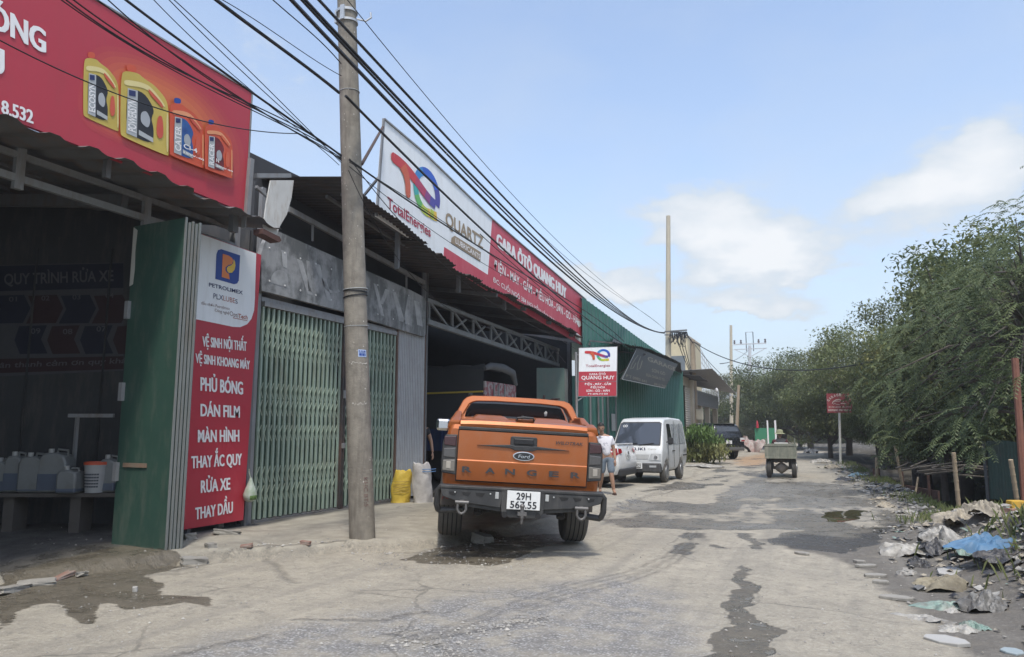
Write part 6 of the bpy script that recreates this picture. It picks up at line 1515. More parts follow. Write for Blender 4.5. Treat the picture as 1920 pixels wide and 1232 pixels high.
for s in (-1, 1):
    b = MB()
    for (y0, y1, dy) in ((-.72, -1.28, .16), (-1.40, -2.05, .0), (-2.15, -2.95, -.06)):
        P = [(y0 + (-.02 if dy > 0 else 0), 1.02), (y1, 1.02), (y1 + (dy if dy < 0 else 0) * -.8, 1.58), (y0 - (dy if dy > 0 else 0), 1.58)]
        pts = [Vector((s * (W(y, z) + .004), y, z)) for y, z in P]; nn = (pts[1] - pts[0]).cross(pts[2] - pts[0]); b.face(pts if nn.x * s > 0 else pts[::-1], 0 if dy > 0 else 1)
    b.build('side_window', [m_glass, mat('frosted_window', (.40, .43, .44), rough=.25, coat=.3)], vn)
    b = MB(); b.box(s * .72 - .004, s * .72 + .004, -1.345, -1.335, .40, 1.66); b.box(s * .715 - .002, s * .715 + .002, -.70, -.69, .6, 1.4); b.box(s * .712 - .004, s * .712 + .004, -2.10, -2.09, .40, 1.6)
    b.box(s * .712 - .008, s * .712 + .008, -1.30, -1.22, .82, .85); b.box(s * .712 - .008, s * .712 + .008, -1.48, -1.40, .82, .85); b.box(s * .712 - .006, s * .712 + .006, -3.1, -2.6, .66, .70); b.build('door_line', m_plastic, vn)
    b = MB(); b.obox((s * .80, -.60, 1.12), (.13, .07, .17)); mo = b.build('side_mirror', m_plastic, vn, bevel=.02); b = MB(); b.bar((s * .66, -.62, 1.08), (s * .76, -.60, 1.10), .03, .03); b.build('mirror_arm', m_plastic, mo)
    wheel(vn, s * .60, -.62, .285, .155, s, m_tyred, tread=False); wheel(vn, s * .60, -2.46, .285, .155, s, m_tyred, tread=False)
b = MB(); text_c(b, '500 kg', (-.712, -2.85, .82), (0, 1, 0), (0, 0, 1), .09, .34, .015); b.build('side_letters', m_black, vn)
b = MB(); b.box(-.6, .6, -3.1, -.1, .28, .4); b.build('chassis', m_under, vn)
b = MB(); b.lathe([(.13, -.02), (.15, 0), (.13, .02), (.12, .0)], 18, (.32, -.5, 1.06), Matrix.Rotation(R(50), 3, 'X')); b.build('steering_wheel', m_plastic, vn)

# ---------------------------------------------------------------- white sedan, tail to the road
sdp = WD(1140, 908, 18.2)
sd_ = thing('white_sedan', 'white saloon car with red tail lamp parked tail out before the green shed', 'car', (sdp.x + .34, sdp.y + .72, .12), rz=R(88))
# frame: y forward, origin on the ground under the tail; flank towards us is +x? the heading is -X
def SW(y, z): return float(np.interp(z, [.2, .5, .75, .95, 1.0], [.80, .87, .88, .84, .82])) * (1 - .08 * max(0, .5 - y) ** 1.5 - .10 * max(0, y - 3.9) ** 1.5)
prof = [(.08, .34), (.0, .55), (.03, .80), (.06, .98), (.10, 1.045), (.55, 1.03), (1.2, 1.0), (3.0, .97), (3.3, .93), (4.1, .80), (4.35, .62), (4.3, .30), (4.1, .24)] + arch(3.55, .31, .36, .24) + [(3.0, .24), (1.4, .24)] + arch(.92, .31, .36, .26) + [(.4, .28)]
b = pillow(prof, SW, .09); b.build('body', m_wpaint, sd_, smooth=40)
g2 = [(.42, .98), (1.05, 1.38), (1.35, 1.45), (1.9, 1.46), (2.3, 1.42), (3.2, .93)]
GW = lambda y, z: float(np.interp(z, [.9, 1.0, 1.46], [.80, .76, .56]))
b = pillow(g2, GW, .06); b.build('cabin', m_wpaint, sd_, smooth=40)
b = MB()
for s in (-1, 1):
    for P in ([(.85, 1.03), (1.55, 1.03), (1.55, 1.38), (1.2, 1.36)], [(1.62, 1.03), (2.75, 1.0), (2.25, 1.36), (1.62, 1.38)]):
        pts = [Vector((s * (GW(y, z) + .005), y, z)) for y, z in P]; nn = (pts[1] - pts[0]).cross(pts[2] - pts[0]); b.face(pts if nn.x * s > 0 else pts[::-1])
b.face([(-.62, .52, 1.055), (.62, .52, 1.055), (.50, 1.02, 1.375), (-.50, 1.02, 1.375)]); b.build('window', m_glass, sd_)
b = MB(); b.box(-.66, .66, .06, .22, 1.055, 1.075); b.build('boot_spoiler', m_wpaint, sd_, bevel=.01)
for s in (-1, 1):
    b = MB(); pts = [(s * .50, -.0 + .03, .86), (s * .86, .07, .80), (s * .885, .34, .82), (s * .88, .52, .90), (s * .86, .36, .955), (s * .80, .10, .965), (s * .52, .05, .95)]
    pts = [Vector(p) + Vector((s * .012, -.02, 0)) for p in pts]; nn = (pts[1] - pts[0]).cross(pts[3] - pts[0]); b.face(pts if (nn.x * s > 0) else pts[::-1]); tl = b.build('tail_light', m_redl, sd_, solid=.01)
    b = MB(); pts = [(s * .80, .08, .87), (s * .885, .30, .87), (s * .88, .36, .90), (s * .80, .1, .91)]; pts = [Vector(p) + Vector((s * .022, -.028, 0)) for p in pts]; nn = (pts[1] - pts[0]).cross(pts[3] - pts[0]); b.face(pts if (nn.x * s > 0) else pts[::-1]); b.build('lens', m_clear, tl)
    wheel(sd_, s * .74, .92, .31, .20, s, m_tyred, tread=False); wheel(sd_, s * .74, 3.55, .31, .20, s, m_tyred, tread=False)
plate_at(sd_, '', (0, .005, .80), (1, 0, 0), (0, .1, 1), .33, .19, ('30E', '921.5'))
b = MB(); b.lathe([(.04, 0), (.03, .012), (.001, .014)], 14, (0, .025, .985), Matrix.Rotation(R(90), 3, 'X')); b.build('badge', m_chrome, sd_)
b = MB(); b.box(-.72, .72, -.012, .12, .30, .47); b.build('bumper_insert', m_plastic, sd_, bevel=.03)
b = MB(); b.box(-.7, .7, .3, 4.0, .18, .3); b.build('chassis', m_under, sd_)

# ---------------------------------------------------------------- black SUV further on
sv = GP(1372, 862, .0)
su = thing('black_suv', 'black sport utility car parked nose in beyond the bush', 'car', (sv.x - .08, sv.y - .2, .0), rz=R(38))
def VW(y, z): return float(np.interp(z, [.3, .6, .95, 1.1, 1.8], [.84, .92, .925, .90, .68]))
prof = [(.1, .45), (.0, .62), (.02, 1.02), (.08, 1.35), (.22, 1.72), (.4, 1.80), (2.6, 1.80), (2.9, 1.74), (3.55, 1.14), (4.55, 1.04), (4.72, .8), (4.7, .42)] + arch(3.85, .39, .45, .42) + [(3.2, .40), (1.5, .40)] + arch(1.0, .39, .45, .42) + [(.4, .46)]
b = pillow(prof, VW, .09); b.build('body', m_bpaint, su, smooth=40)
b = MB(); b.add([(-.72, .045, 1.16), (.72, .045, 1.16), (.60, .165, 1.66), (-.60, .165, 1.66)], [(0, 1, 2, 3)])
for s in (-1, 1):
    pts = [Vector((s * (VW(y, z) + .005), y, z)) for y, z in ((.45, 1.15), (3.2, 1.15), (2.75, 1.66), (.6, 1.68))]; nn = (pts[1] - pts[0]).cross(pts[2] - pts[0]); b.face(pts if nn.x * s > 0 else pts[::-1])
b.build('window', glass_mat('suv_glass', (.05, .055, .06)), su)
b = MB(); b.box(-.70, .70, -.0, .04, 1.04, 1.08); b.box(-.62, .62, .2, 2.8, 1.80, 1.815); b.build('bright_trim', m_chrome, su)
for s in (-1, 1):
    b = MB(); b.box(s * .78 - .13, s * .78 + .13, -.02, .12, .90, 1.10); tl = b.build('tail_light', m_clear, su, bevel=.02); b = MB(); b.box(s * .80 - .10, s * .80 + .1, -.026, .0, .93, .99); b.build('lens', m_redl, tl)
    wheel(su, s * .80, 1.0, .39, .25, s, tread=False); wheel(su, s * .80, 3.85, .39, .25, s, tread=False)
    b = MB(); b.tube([(s * .66, .5, 1.83), (s * .66, 2.6, 1.83)], .02, 6); b.build('roof_rail', m_chrome, su, smooth=40)
b = MB(); b.box(-.86, .86, -.06, .1, .45, .62); b.build('rear_bumper', mat('bumper_grey', (.10, .10, .10), rough=.5), su, bevel=.04)
plate_at(su, '', (0, -.012, .88), (1, 0, 0), (0, 0, 1), .33, .17, ('30A', '882'))

for o_, dz_ in ((vn, 0), (sd_, 0)): o_.location.z = gz(o_.location.x, o_.location.y)
# ---------------------------------------------------------------- small dump truck seen from behind
dtp = GP(1466, 897, .0)
dt = thing('farm_dump_truck', 'small grey green farm dump truck driving away down the road', 'truck', (dtp.x, dtp.y, gz(dtp.x, dtp.y)), rz=YAW - R(20.5))
dt.scale = (.86, .9, .95)
m_bed = mat('muddy_green_bed', (.21, .22, .17), rough=.8, col2=(.14, .15, .12), nscale=5, namt=1, dirt=(.33, .31, .25), damt=.8, dscale=(5, 5, .7))
b = MB(); b.box(-.50, .50, .0, .04, .68, 1.02); b.build('tailboard', m_bed, dt, bevel=.01)
b = MB(); b.box(-.53, .53, -.02, .05, .62, .68); b.box(-.53, .53, -.015, .045, 1.02, 1.05); b.box(-.52, .52, .3, .34, 1.05, 1.08); 
for s in (-1, 1): b.box(s * .515 - .03, s * .515 + .03, 0, 1.7, .66, 1.10); b.box(s * .49 - .025, s * .49 + .025, .28, .36, 1.0, 1.28)
b.box(-.5, .5, 0, 1.7, .64, .70); b.box(-.5, .5, 1.66, 1.72, .66, 1.08); b.build('bed', m_bed, dt, bevel=.008)
b = MB(); b.box(-.25, .27, 1.72, 1.78, 1.0, 1.12); b.build('seat_back', mat('pale_board', (.50, .50, .46), rough=.7), dt, bevel=.02)
b = MB(); b.box(-.22, -.14, .1, 3.0, .5, .62); b.box(.14, .22, .1, 3.0, .5, .62); b.tube([(-.45, .35, .32), (.45, .35, .32)], .05, 8); b.box(-.35, .35, .2, .26, .5, .64)
for s in (-1, 1): b.tube([(s * .3, .28, .28), (s * .3, .28, .6)], .05, 8)
b.build('chassis', mat('rusty_chassis', (.06, .055, .05), rough=.8, dirt=(.16, .12, .09), damt=.6), dt, smooth=40)
b = MB(); b.lathe([(.02, -.26), (.13, -.12), (.20, 0), (.13, .12), (.02, .26)], 16, (0, .34, .32), Matrix.Rotation(R(90), 3, 'Y')); b.build('differential', mat('dusty_axle', (.23, .20, .165), rough=.9), dt, smooth=60)
for s in (-1, 1):
    wheel(dt, s * .43, .35, .31, .17, s, m_tyred, tread=True); wheel(dt, s * .42, 2.4, .29, .15, s, m_tyred, tread=False)
b = MB(); b.box(-.42, .42, 2.2, 3.0, .5, 1.0); b.box(-.3, .3, 1.75, 2.0, .6, .82); b.build('engine_cover', m_bed, dt, bevel=.05)
b = MB(); b.tube([(0, 2.2, .9), (0, 2.05, 1.2)], .02, 8); b.lathe([(.17, -.012), (.19, 0), (.17, .012), (.16, 0)], 18, (0, 2.05, 1.2), Matrix.Rotation(R(30), 3, 'X')); b.build('steering_wheel', m_plastic, dt, smooth=40)
# ================================================================== trees, plants
def leaf_mat(name, c, c2, yel=None):
    m = bpy.data.materials.new(name); m.use_nodes = True; t = m.node_tree; b = t.nodes['Principled BSDF']; MATS[name] = m
    b.inputs['Roughness'].default_value = .5; b.inputs['Specular IOR Level'].default_value = .35
    g = t.nodes.new('ShaderNodeNewGeometry'); mx = t.nodes.new('ShaderNodeMixRGB'); mx.inputs[1].default_value = (*c, 1); mx.inputs[2].default_value = (*c2, 1)
    t.links.new(g.outputs['Random Per Island'], mx.inputs[0]); last = mx.outputs[0]
    tcn = t.nodes.new('ShaderNodeTexCoord'); n = t.nodes.new('ShaderNodeTexNoise'); n.inputs['Scale'].default_value = .9; n.inputs['Detail'].default_value = 3; t.links.new(tcn.outputs['Object'], n.inputs['Vector'])
    r = t.nodes.new('ShaderNodeMapRange'); r.inputs[1].default_value = .5; r.inputs[2].default_value = .72; r.inputs[4].default_value = .75; t.links.new(n.outputs[0], r.inputs[0])
    m2 = t.nodes.new('ShaderNodeMixRGB'); m2.inputs[2].default_value = (*(yel or c2), 1); t.links.new(r.outputs[0], m2.inputs[0]); t.links.new(last, m2.inputs[1]); last = m2.outputs[0]
    oi = t.nodes.new('ShaderNodeObjectInfo'); hs = t.nodes.new('ShaderNodeHueSaturation'); vr = t.nodes.new('ShaderNodeMapRange'); vr.inputs[3].default_value = .78; vr.inputs[4].default_value = 1.3; t.links.new(oi.outputs['Random'], vr.inputs[0]); t.links.new(vr.outputs[0], hs.inputs['Value'])
    hr = t.nodes.new('ShaderNodeMath'); hr.operation = 'MULTIPLY_ADD'; hr.inputs[1].default_value = -.035; hr.inputs[2].default_value = .512; t.links.new(oi.outputs['Random'], hr.inputs[0]); t.links.new(hr.outputs[0], hs.inputs['Hue']); t.links.new(last, hs.inputs['Color']); last = hs.outputs[0]
    t.links.new(last, b.inputs['Base Color'])
    tr = t.nodes.new('ShaderNodeBsdfTranslucent'); ms = t.nodes.new('ShaderNodeMixShader'); ms.inputs[0].default_value = .32
    t.links.new(last, tr.inputs[0]); t.links.new(b.outputs[0], ms.inputs[1]); t.links.new(tr.outputs[0], ms.inputs[2])
    t.links.new(ms.outputs[0], t.nodes['Material Output'].inputs['Surface']); return m
lm_a = leaf_mat('leaf_dark', (.080, .112, .048), (.130, .165, .068), (.17, .178, .065))
lm_b = leaf_mat('leaf_mid', (.105, .138, .053), (.16, .19, .072), (.22, .21, .08))
lm_c = leaf_mat('leaf_olive', (.13, .15, .064), (.185, .20, .09), (.22, .205, .10))
lm_y = leaf_mat('leaf_bright', (.11, .19, .055), (.17, .26, .08), (.2, .26, .08))
m_bark = mat('bark', (.12, .10, .08), rough=.9, col2=(.07, .06, .05), nscale=8, bump=.5, bscale=30)
m_twig = mat('bare_twig', (.26, .23, .19), rough=.9)
def leaves_mesh(name, C, U, V, m):
    """rhombic leaves: centre C, long half axis U, short half axis V"""
    n = len(C); fold = np.cross(U, V); fold /= (np.linalg.norm(fold, axis=1, keepdims=True) + 1e-9)
    co = np.empty((n, 4, 3)); co[:, 0] = C - U; co[:, 1] = C + V + fold * np.linalg.norm(V, axis=1, keepdims=True) * .25; co[:, 2] = C + U - np.array([0, 0, 1]) * np.linalg.norm(U, axis=1, keepdims=True) * .25; co[:, 3] = C - V + fold * np.linalg.norm(V, axis=1, keepdims=True) * .25
    me = bpy.data.meshes.new(name); me.vertices.add(n * 4); me.vertices.foreach_set('co', co.ravel())
    me.loops.add(n * 4); me.loops.foreach_set('vertex_index', np.arange(n * 4)); me.polygons.add(n); me.polygons.foreach_set('loop_start', np.arange(0, n * 4, 4)); me.polygons.foreach_set('loop_total', np.full(n, 4))
    me.update(calc_edges=True); me.materials.append(m); return me
def unit(a): return a / (np.linalg.norm(a, axis=1, keepdims=True) + 1e-9)
def crown_points(rs, w, d, h, nclump, per, base=.0):
    """clump centres over an uneven ellipsoid and leaf centres around them"""
    P = []
    lob = [(rs.uniform(-.5, .5), rs.uniform(-.5, .5), rs.uniform(.15, .85), rs.uniform(.38, .62)) for _ in range(9)]
    while len(P) < nclump:
        l = lob[rs.randint(len(lob))]; v = rs.normal(size=3); v /= np.linalg.norm(v); r = rs.uniform(.55, 1.0) ** .6
        p = np.array([l[0] + v[0] * r * l[3], l[1] + v[1] * r * l[3], l[2] + v[2] * r * l[3] * .8])
        if p[2] > base - .12: P.append(p * np.array([w, d, h]))
    return np.array(P)
def tree_proto(name, seed, w, d, h, trunk, nclump, per, leaf, m, label, spread=.33):
    rs = np.random.RandomState(seed); cl = crown_points(rs, w, d, h, nclump, per); cl[:, 2] += trunk
    k = nclump * per; ci = np.repeat(cl, per, axis=0); off = np.clip(rs.normal(size=(k, 3)), -1.7, 1.7) * np.array([spread, spread, spread * .6]); C = ci + off
    out = unit(C - np.array([0, 0, trunk + h * .35])); rd = unit(rs.normal(size=(k, 3)))
    U = unit(out * .5 + rd * .9 + np.array([0, 0, -.35])); N = unit(rd * .7 + np.array([0, 0, .8]) + out * .35); V = unit(np.cross(N, U))
    s = leaf * rs.uniform(.6, 1.3, size=(k, 1)); t = thing(name, label, 'tree', (0, 0, 0))
    cr = bpy.data.objects.new('crown', leaves_mesh('crown', C, U * s, V * s * .5, m)); COL.objects.link(cr); cr.parent = t
    b = MB(); g = random.Random(seed); b.tube([(0, 0, -.6), (g.uniform(-.1, .1), g.uniform(-.1, .1), trunk * .6), (g.uniform(-.2, .2), g.uniform(-.2, .2), trunk + h * .35)], [.16, .13, .07], 9)
    for i in range(min(26, nclump)):
        p = Vector(cl[rs.randint(nclump)]); a = Vector((0, 0, trunk * g.uniform(.55, 1.15))); mid = a.lerp(p, .5) + Vector((0, 0, -.1 * h * g.random())); b.tube([a, mid, p], [.055, .035, .012], 5)
    b.build('trunk', m_bark, t, smooth=50); return t
def bare_twigs(t, seed, pts, n=7):
    g = random.Random(seed); b = MB()
    for p in pts:
        p = Vector(p)
        for k in range(n):
            q = p + Vector((g.uniform(-.5, .1), g.uniform(-.3, .3), g.uniform(.15, .6))); b.tube([p, p.lerp(q, .5) + Vector((0, 0, -.05)), q], [.012, .008, .003], 4)
    b.build('bare_twigs', m_twig, t)
def place(t, x, y, z, rz, s, label=None, group=None):
    t.location = (x, y, z); t.rotation_euler = (0, 0, rz); t.scale = (s, s, s) if not isinstance(s, tuple) else s
    if label: t['label'] = label
    if group: t['group'] = group
    return t
TG = 'trees along the ditch'
A = tree_proto('broadleaf_tree', 11, 2.6, 2.6, 3.7, 1.6, 95, 280, .060, lm_a, 'x')
B_ = tree_proto('broadleaf_tree', 23, 3.0, 2.8, 3.4, 1.5, 95, 280, .060, lm_b, 'x')
C_ = tree_proto('broadleaf_tree', 37, 2.2, 2.4, 4.2, 1.5, 90, 290, .055, lm_c, 'x')
used = set()
def tree_at(proto, px, D, top, label, w=1.0, rz=0, zb=-.1, key=None, bright=None):
    q = WD(px, 830, D); zt = WD(px, top, D).z; hp = {id(A): 5.2, id(B_): 4.8, id(C_): 5.6}[id(proto)]
    s = (zt - zb) / hp
    t = proto if id(proto) not in used else copy_tree(proto)
    used.add(id(proto)); return place(t, q.x, q.y, zb, rz, (s * w, s * w, s), label, TG)
tree_at(B_, 1468, 64, 668, 'rounded mid green tree behind the little dump truck', 1.25, .4)
tree_at(A, 1520, 56, 664, 'dark tree between the dump truck tree and the red sign', 1.15, 1.7)
tree_at(C_, 1400, 92, 716, 'hazy low tree under the power pylon', 1.7, 2.2)
tree_at(C_, 1352, 96, 742, 'far low tree beyond the parked black car', 1.5, .9)
tree_at(A, 1430, 84, 735, 'dim tree behind the green gate panel', 1.5, 4.2)
tree_at(C_, 1590, 44, 652, 'olive topped tree rising directly over the red sign', 1.15, .2)
tree_at(A, 1556, 40, 712, 'low dark tree just left of the red sign pole', 1.1, 3.0)
tree_at(B_, 1655, 37, 625, 'tree right of the red sign with a mid green top', 1.1, 2.4)
tree_at(A, 1662, 34, 735, 'low dark tree overhanging the ditch right of the red sign', 1.1, 5.1)
tree_at(A, 1722, 29, 590, 'tall dark tree over the reddish plank wall', .95, 1.2)
tree_at(C_, 1735, 25, 545, 'olive tree with bare twigs at its top edge', 1.0, 4.0)
tree_at(A, 1712, 25, 730, 'low dark tree behind the left bamboo stake', 1.25, .8)
tree_at(B_, 1800, 22, 512, 'tree above the middle bamboo stake, mid green', 1.0, 5.6)
tree_at(A, 1765, 20.5, 725, 'low dark tree behind the middle bamboo stake', 1.2, 2.0)
tree_at(A, 1880, 21, 470, 'dark tree behind the rusty post', 1.1, 3.6)
tree_at(A, 1850, 19.5, 735, 'low dark tree leaning over the green sheet fence', 1.1, 4.8)
tree_at(B_, 2010, 23, 400, 'big tree beyond the right frame edge', 1.0, .6)
tree_at(A, 1500, 62, 742, 'low tree filling the gap under the rounded mid green tree', 1.5, 5.5)
tw = thing('twig_tree', 'bare twigged sapling poking out of the olive treetop', 'tree', WD(1735, 830, 24.6)[:])
b = MB(); g = random.Random(8); base = WD(1735, 830, 24.6); base.z = -.2
for (x, y) in ((1690, 548), (1706, 512), (1718, 500), (1748, 478), (1660, 605), (1640, 590), (1800, 462), (1815, 470), (1722, 520), (1772, 490)):
    q = WD(x, y, 24.2); m_ = WD(1735 + (x - 1735) * .5, y + 110, 24.3); b.tube([base + Vector((0, 0, 2.5)), m_, q], [.05, .025, .006], 5)
    for k in range(4): r0 = m_.lerp(q, g.uniform(.5, .9)); b.tube([r0, r0 + Vector((g.uniform(-.45, .25), 0, g.uniform(.0, .35)))], [.008, .003], 4)
b.tube([base, base + Vector((0, 0, 2.6))], [.09, .05], 7); b.build('twigs', m_twig, tw)

# near tree with pinnate leaves at the right edge
def pinnate(name, seed, tips, label, loc, m, Lr=(.38, .6), pairs=9, leafl=.085):
    rs = np.random.RandomState(seed); Cs, Us, Vs = [], [], []; tw_ = MB()
    for (p, dirv) in tips:
        for k in range(rs.randint(5, 9)):
            d = Vector(dirv) + Vector(rs.normal(size=3) * .65); d.z = d.z * .5 + .05; d.normalize(); L = rs.uniform(*Lr); p0 = Vector(p) + Vector(rs.normal(size=3) * .22)
            side = d.cross(Vector((0, 0, 1))).normalized(); pts = []
            for j in range(pairs + 1):
                f = j / pairs; pts.append(p0 + d * (L * f) + Vector((0, 0, -L * .55 * f * f)))
            tw_.tube([pts[0], pts[pairs // 2], pts[-1]], [.006, .004, .002], 3, cap=False)
            for j in range(1, pairs + 1):
                t = (pts[j] - pts[j - 1]).normalized(); ll = leafl * (1 - .45 * abs(j / pairs - .45)) * rs.uniform(.85, 1.15)
                for s in (-1, 1):
                    u = (side * s * .86 + t * .5 + Vector((0, 0, -.28))).normalized(); c = pts[j] + u * ll * .5
                    n = u.cross(t); v = n.cross(u).normalized()
                    Cs.append(c); Us.append(u * ll * .5); Vs.append(v * ll * .17)
    t = thing(name, label, 'tree', loc)
    o = bpy.data.objects.new('crown', leaves_mesh('crown', np.array(Cs), np.array(Us), np.array(Vs), m)); COL.objects.link(o); o.parent = t; o.matrix_parent_inverse = Matrix.Translation(-Vector(loc))
    tw_.build('leaf_stalks', mat('green_stalk', (.10, .13, .05), rough=.7), t, world=True); return t
rs = np.random.RandomState(77); tips = []
for k in range(190):
    x = rs.uniform(1790, 2080); ty = np.interp(x, [1780, 1850, 1900, 1960, 2080], [560, 440, 368, 335, 320]); y = ty + 14 + rs.rand() ** 1.05 * 345; D = rs.uniform(12.5, 16)
    p = WD(x, y, D); tips.append((p, (-RDIR * .8 - VDIR * .4 + Vector((0, 0, .15)))))
for k in range(80):
    x = rs.uniform(1660, 1860); ty = np.interp(x, [1640, 1740, 1840], [640, 540, 470]); y = ty + 10 + rs.rand() * 260; p = WD(x, y, rs.uniform(15.5, 18.5)); tips.append((p, (-RDIR * .8 - VDIR * .4)))
np_loc = WD(1960, 830, 14.5); np_loc.z = -.1
nt_ = pinnate('pinnate_tree', 5, tips, 'near tree with feathery pinnate leaves at the right frame edge', np_loc[:], lm_a)
b = MB(); b.tube([np_loc + Vector((0, 0, -.4)), np_loc + Vector((.1, .1, 2.4)), np_loc + Vector((-.1, 0, 4.6))], [.15, .12, .06], 10)
g = random.Random(4)
for (p, d) in tips[::3]:
    a = np_loc + Vector((0, 0, g.uniform(1.8, 4.4))); b.tube([a, a.lerp(Vector(p), .55) + Vector((0, 0, .25)), p], [.04, .025, .008], 5)
b.build('trunk', m_bark, nt_, world=True, smooth=50)
# undergrowth on the far bank
SH = []
for k in range(30):
    f = k / 29; y = 11 + f * 46; x = float(np.interp(y, BKY, BKX)) + 4.9 + .5 * math.sin(k * 2.3)
    if k == 0:
        rs = np.random.RandomState(3); n = 5200; v = unit(rs.normal(size=(n, 3))); C = v * (rs.rand(n, 1) ** .4) * np.array([1.3, 1.3, .95]) + np.array([0, 0, .85]); C += rs.normal(size=(n, 3)) * .1
        rd = unit(rs.normal(size=(n, 3))); U = unit(rd + v * .4 + np.array([0, 0, .2])); V = unit(np.cross(unit(rd * .5 + v + np.array([0, 0, .5])), U)); s = rs.uniform(.04, .10, size=(n, 1))
        sh = thing('bank_shrub', 'x', 'shrub', (0, 0, 0)); o = bpy.data.objects.new('foliage', leaves_mesh('foliage', C, U * s, V * s * .45, lm_a)); COL.objects.link(o); o.parent = sh
        b = MB(); [b.tube([(0, 0, -.2), (g.uniform(-.5, .5), g.uniform(-.5, .5), 1.1)], [.03, .008], 5) for _ in range(9)]; b.build('stems', m_bark, sh); SH.append(sh); t = sh
    else: t = copy_tree(SH[0])
    s = 1.15 + .6 * ((k * 37) % 10) / 10
    place(t, x, y, gz(x, y) - .1, k * 1.3, s, 'dark leafy shrub in the thicket on the far ditch bank', 'shrubs in the ditch thicket')
for k in range(16):                                   # second row, beyond the far bank
    f = k / 15; y = 9 + f * 52; x = float(np.interp(y, BKY, BKX)) + 8.2 + 1.2 * math.sin(k * 1.9)
    t = copy_tree(A); place(t, x, y, -1.5, k * 2.1, (1.25, 1.25, .95 + .08 * math.sin(k * 2.7)), 'dark tree of the second row deep in the ditch thicket', 'trees of the second row in the thicket')
for k in range(9):                                    # far trees closing the end of the road
    q = WD(1330 + k * 48, 830, 96 + 9 * math.sin(k * 2.3)); t = copy_tree(C_); place(t, q.x, q.y, -1.9, k * 1.7, (1.9, 1.9, 1.05 + .12 * math.sin(k * 1.3)), 'hazy far tree closing the view at the end of the road', 'far trees at the road end')
# bright bush by the black car
bl = WD(1322, 868, 33.5)
bu = thing('leafy_bush', 'bright green drooping leaved bush on the kerb before the black car', 'bush', (bl.x, bl.y, .1))
rs = np.random.RandomState(9); n = 5200; cl = np.array([(rs.uniform(-.95, .8), rs.uniform(-.7, .7), rs.uniform(.2, .75) if k < 26 else rs.uniform(.85, 1.6)) for k in range(52)]); cl[26:, 0] = np.where(cl[26:, 2] > 1.05, cl[26:, 0] * .55 - .25, cl[26:, 0])
ci = cl[rs.randint(len(cl), size=n)]; C = ci + rs.normal(size=(n, 3)) * np.array([.22, .22, .16]); rd = unit(rs.normal(size=(n, 3))); U = unit(rd * .7 + np.array([0, 0, -.9])); V = unit(np.cross(unit(rd + np.array([0, 0, .4])), U)); s = rs.uniform(.06, .15, size=(n, 1))
hi_ = C[:, 2] > .95
bu.scale = (.92, .92, .88)
for nm, sel, mm in (('upper_foliage', hi_, lm_y), ('lower_foliage', ~hi_, lm_b)):
    o = bpy.data.objects.new(nm, leaves_mesh(nm, C[sel], (U * s)[sel], (V * s * .35)[sel], mm)); COL.objects.link(o); o.parent = bu
b = MB(); [b.tube([(0, 0, -.1), (q[0] * .5, q[1] * .5, q[2] * .5), tuple(q)], [.03, .02, .008], 5) for q in cl[::4]]; b.build('stems', m_bark, bu)
# grass on the bank
rs = np.random.RandomState(12); gb = MB()
for k in range(7600):
    y = rs.choice([rs.uniform(7.5, 13.5), rs.uniform(12, 24), rs.uniform(24, 36)], p=[.3, .45, .25]); bx = float(np.interp(y, BKY, BKX)); x = bx + rs.normal() * .28 + (.0 if y < 24 else -.1) - (abs(rs.normal()) * .45 if y < 14 else 0)
    if math.sin(x * 2.1 + y * 1.3) + math.sin(y * .9) * .6 < -.15: continue
    z = gz(x, y); hh = rs.uniform(.05, .19) * (.85 if 12 < y < 22 else 1.15); a = rs.rand() * 6.28; w = .006 + .006 * rs.rand(); l = hh * .5; dx, dy = math.cos(a), math.sin(a); k2 = rs.normal() * .1
    gb.add([(x - dy * w, y + dx * w, z - .02), (x + dy * w, y - dx * w, z - .02), (x + dx * l * .5, y + dy * l * .5, z + hh * .7), (x + dx * l, y + dy * l, z + hh)], [(0, 1, 2), (0, 2, 3), (1, 3, 2)])
o = gb.build('bank_grass', leaf_mat('grass_blade', (.12, .17, .06), (.19, .22, .09), (.26, .25, .13))); tag(o, 'patchy grass growing along the edge of the ditch', 'grass', kind='stuff')
# ================================================================== ditch side: stakes, boards, refuse, signs
m_bamboo = mat('weathered_bamboo', (.36, .285, .19), rough=.8, col2=(.27, .21, .14), nscale=6)
def stake(b0, t0, D0, D1, label, r=.034):
    p = WD(b0[0], b0[1], D0); q = WD(t0[0], t0[1], D1); p.z -= .25; t = thing('bamboo_stake', label, 'stake', p[:], 0, 'bamboo stakes along the ditch')
    b = MB(); n = 9; pts = [p.lerp(q, i / n) for i in range(n + 1)]; b.tube(pts, r, 10)
    for i in range(1, n): b.tube([pts[i] - (q - p).normalized() * .012, pts[i] + (q - p).normalized() * .012], r * 1.12, 10)
    b.build('cane', m_bamboo, t, world=True, smooth=50); return t
stake((1697, 922), (1678, 836), 19.2, 19.1, 'leaning bamboo stake nearest the reddish plank wall')
stake((1801, 978), (1788, 849), 12.8, 12.6, 'bamboo stake standing upright before the dark water, middle of the ditch edge')
stake((1912, 958), (1895, 862), 12.2, 12.0, 'bamboo stake beside the yellow concrete bollard')
stake((1644, 902), (1644, 858), 22.0, 22.0, 'short grey stake at the left end of the plank wall', .05)
br = thing('stake_brace', 'short wooden prop leaning at the foot of the middle bamboo stake', 'prop', WD(1802, 960, 12.7)[:])
b = MB(); b.tube([WD(1806, 958, 12.7), WD(1834, 994, 12.0)], .022, 6); b.build('stick', m_bamboo, br, world=True)
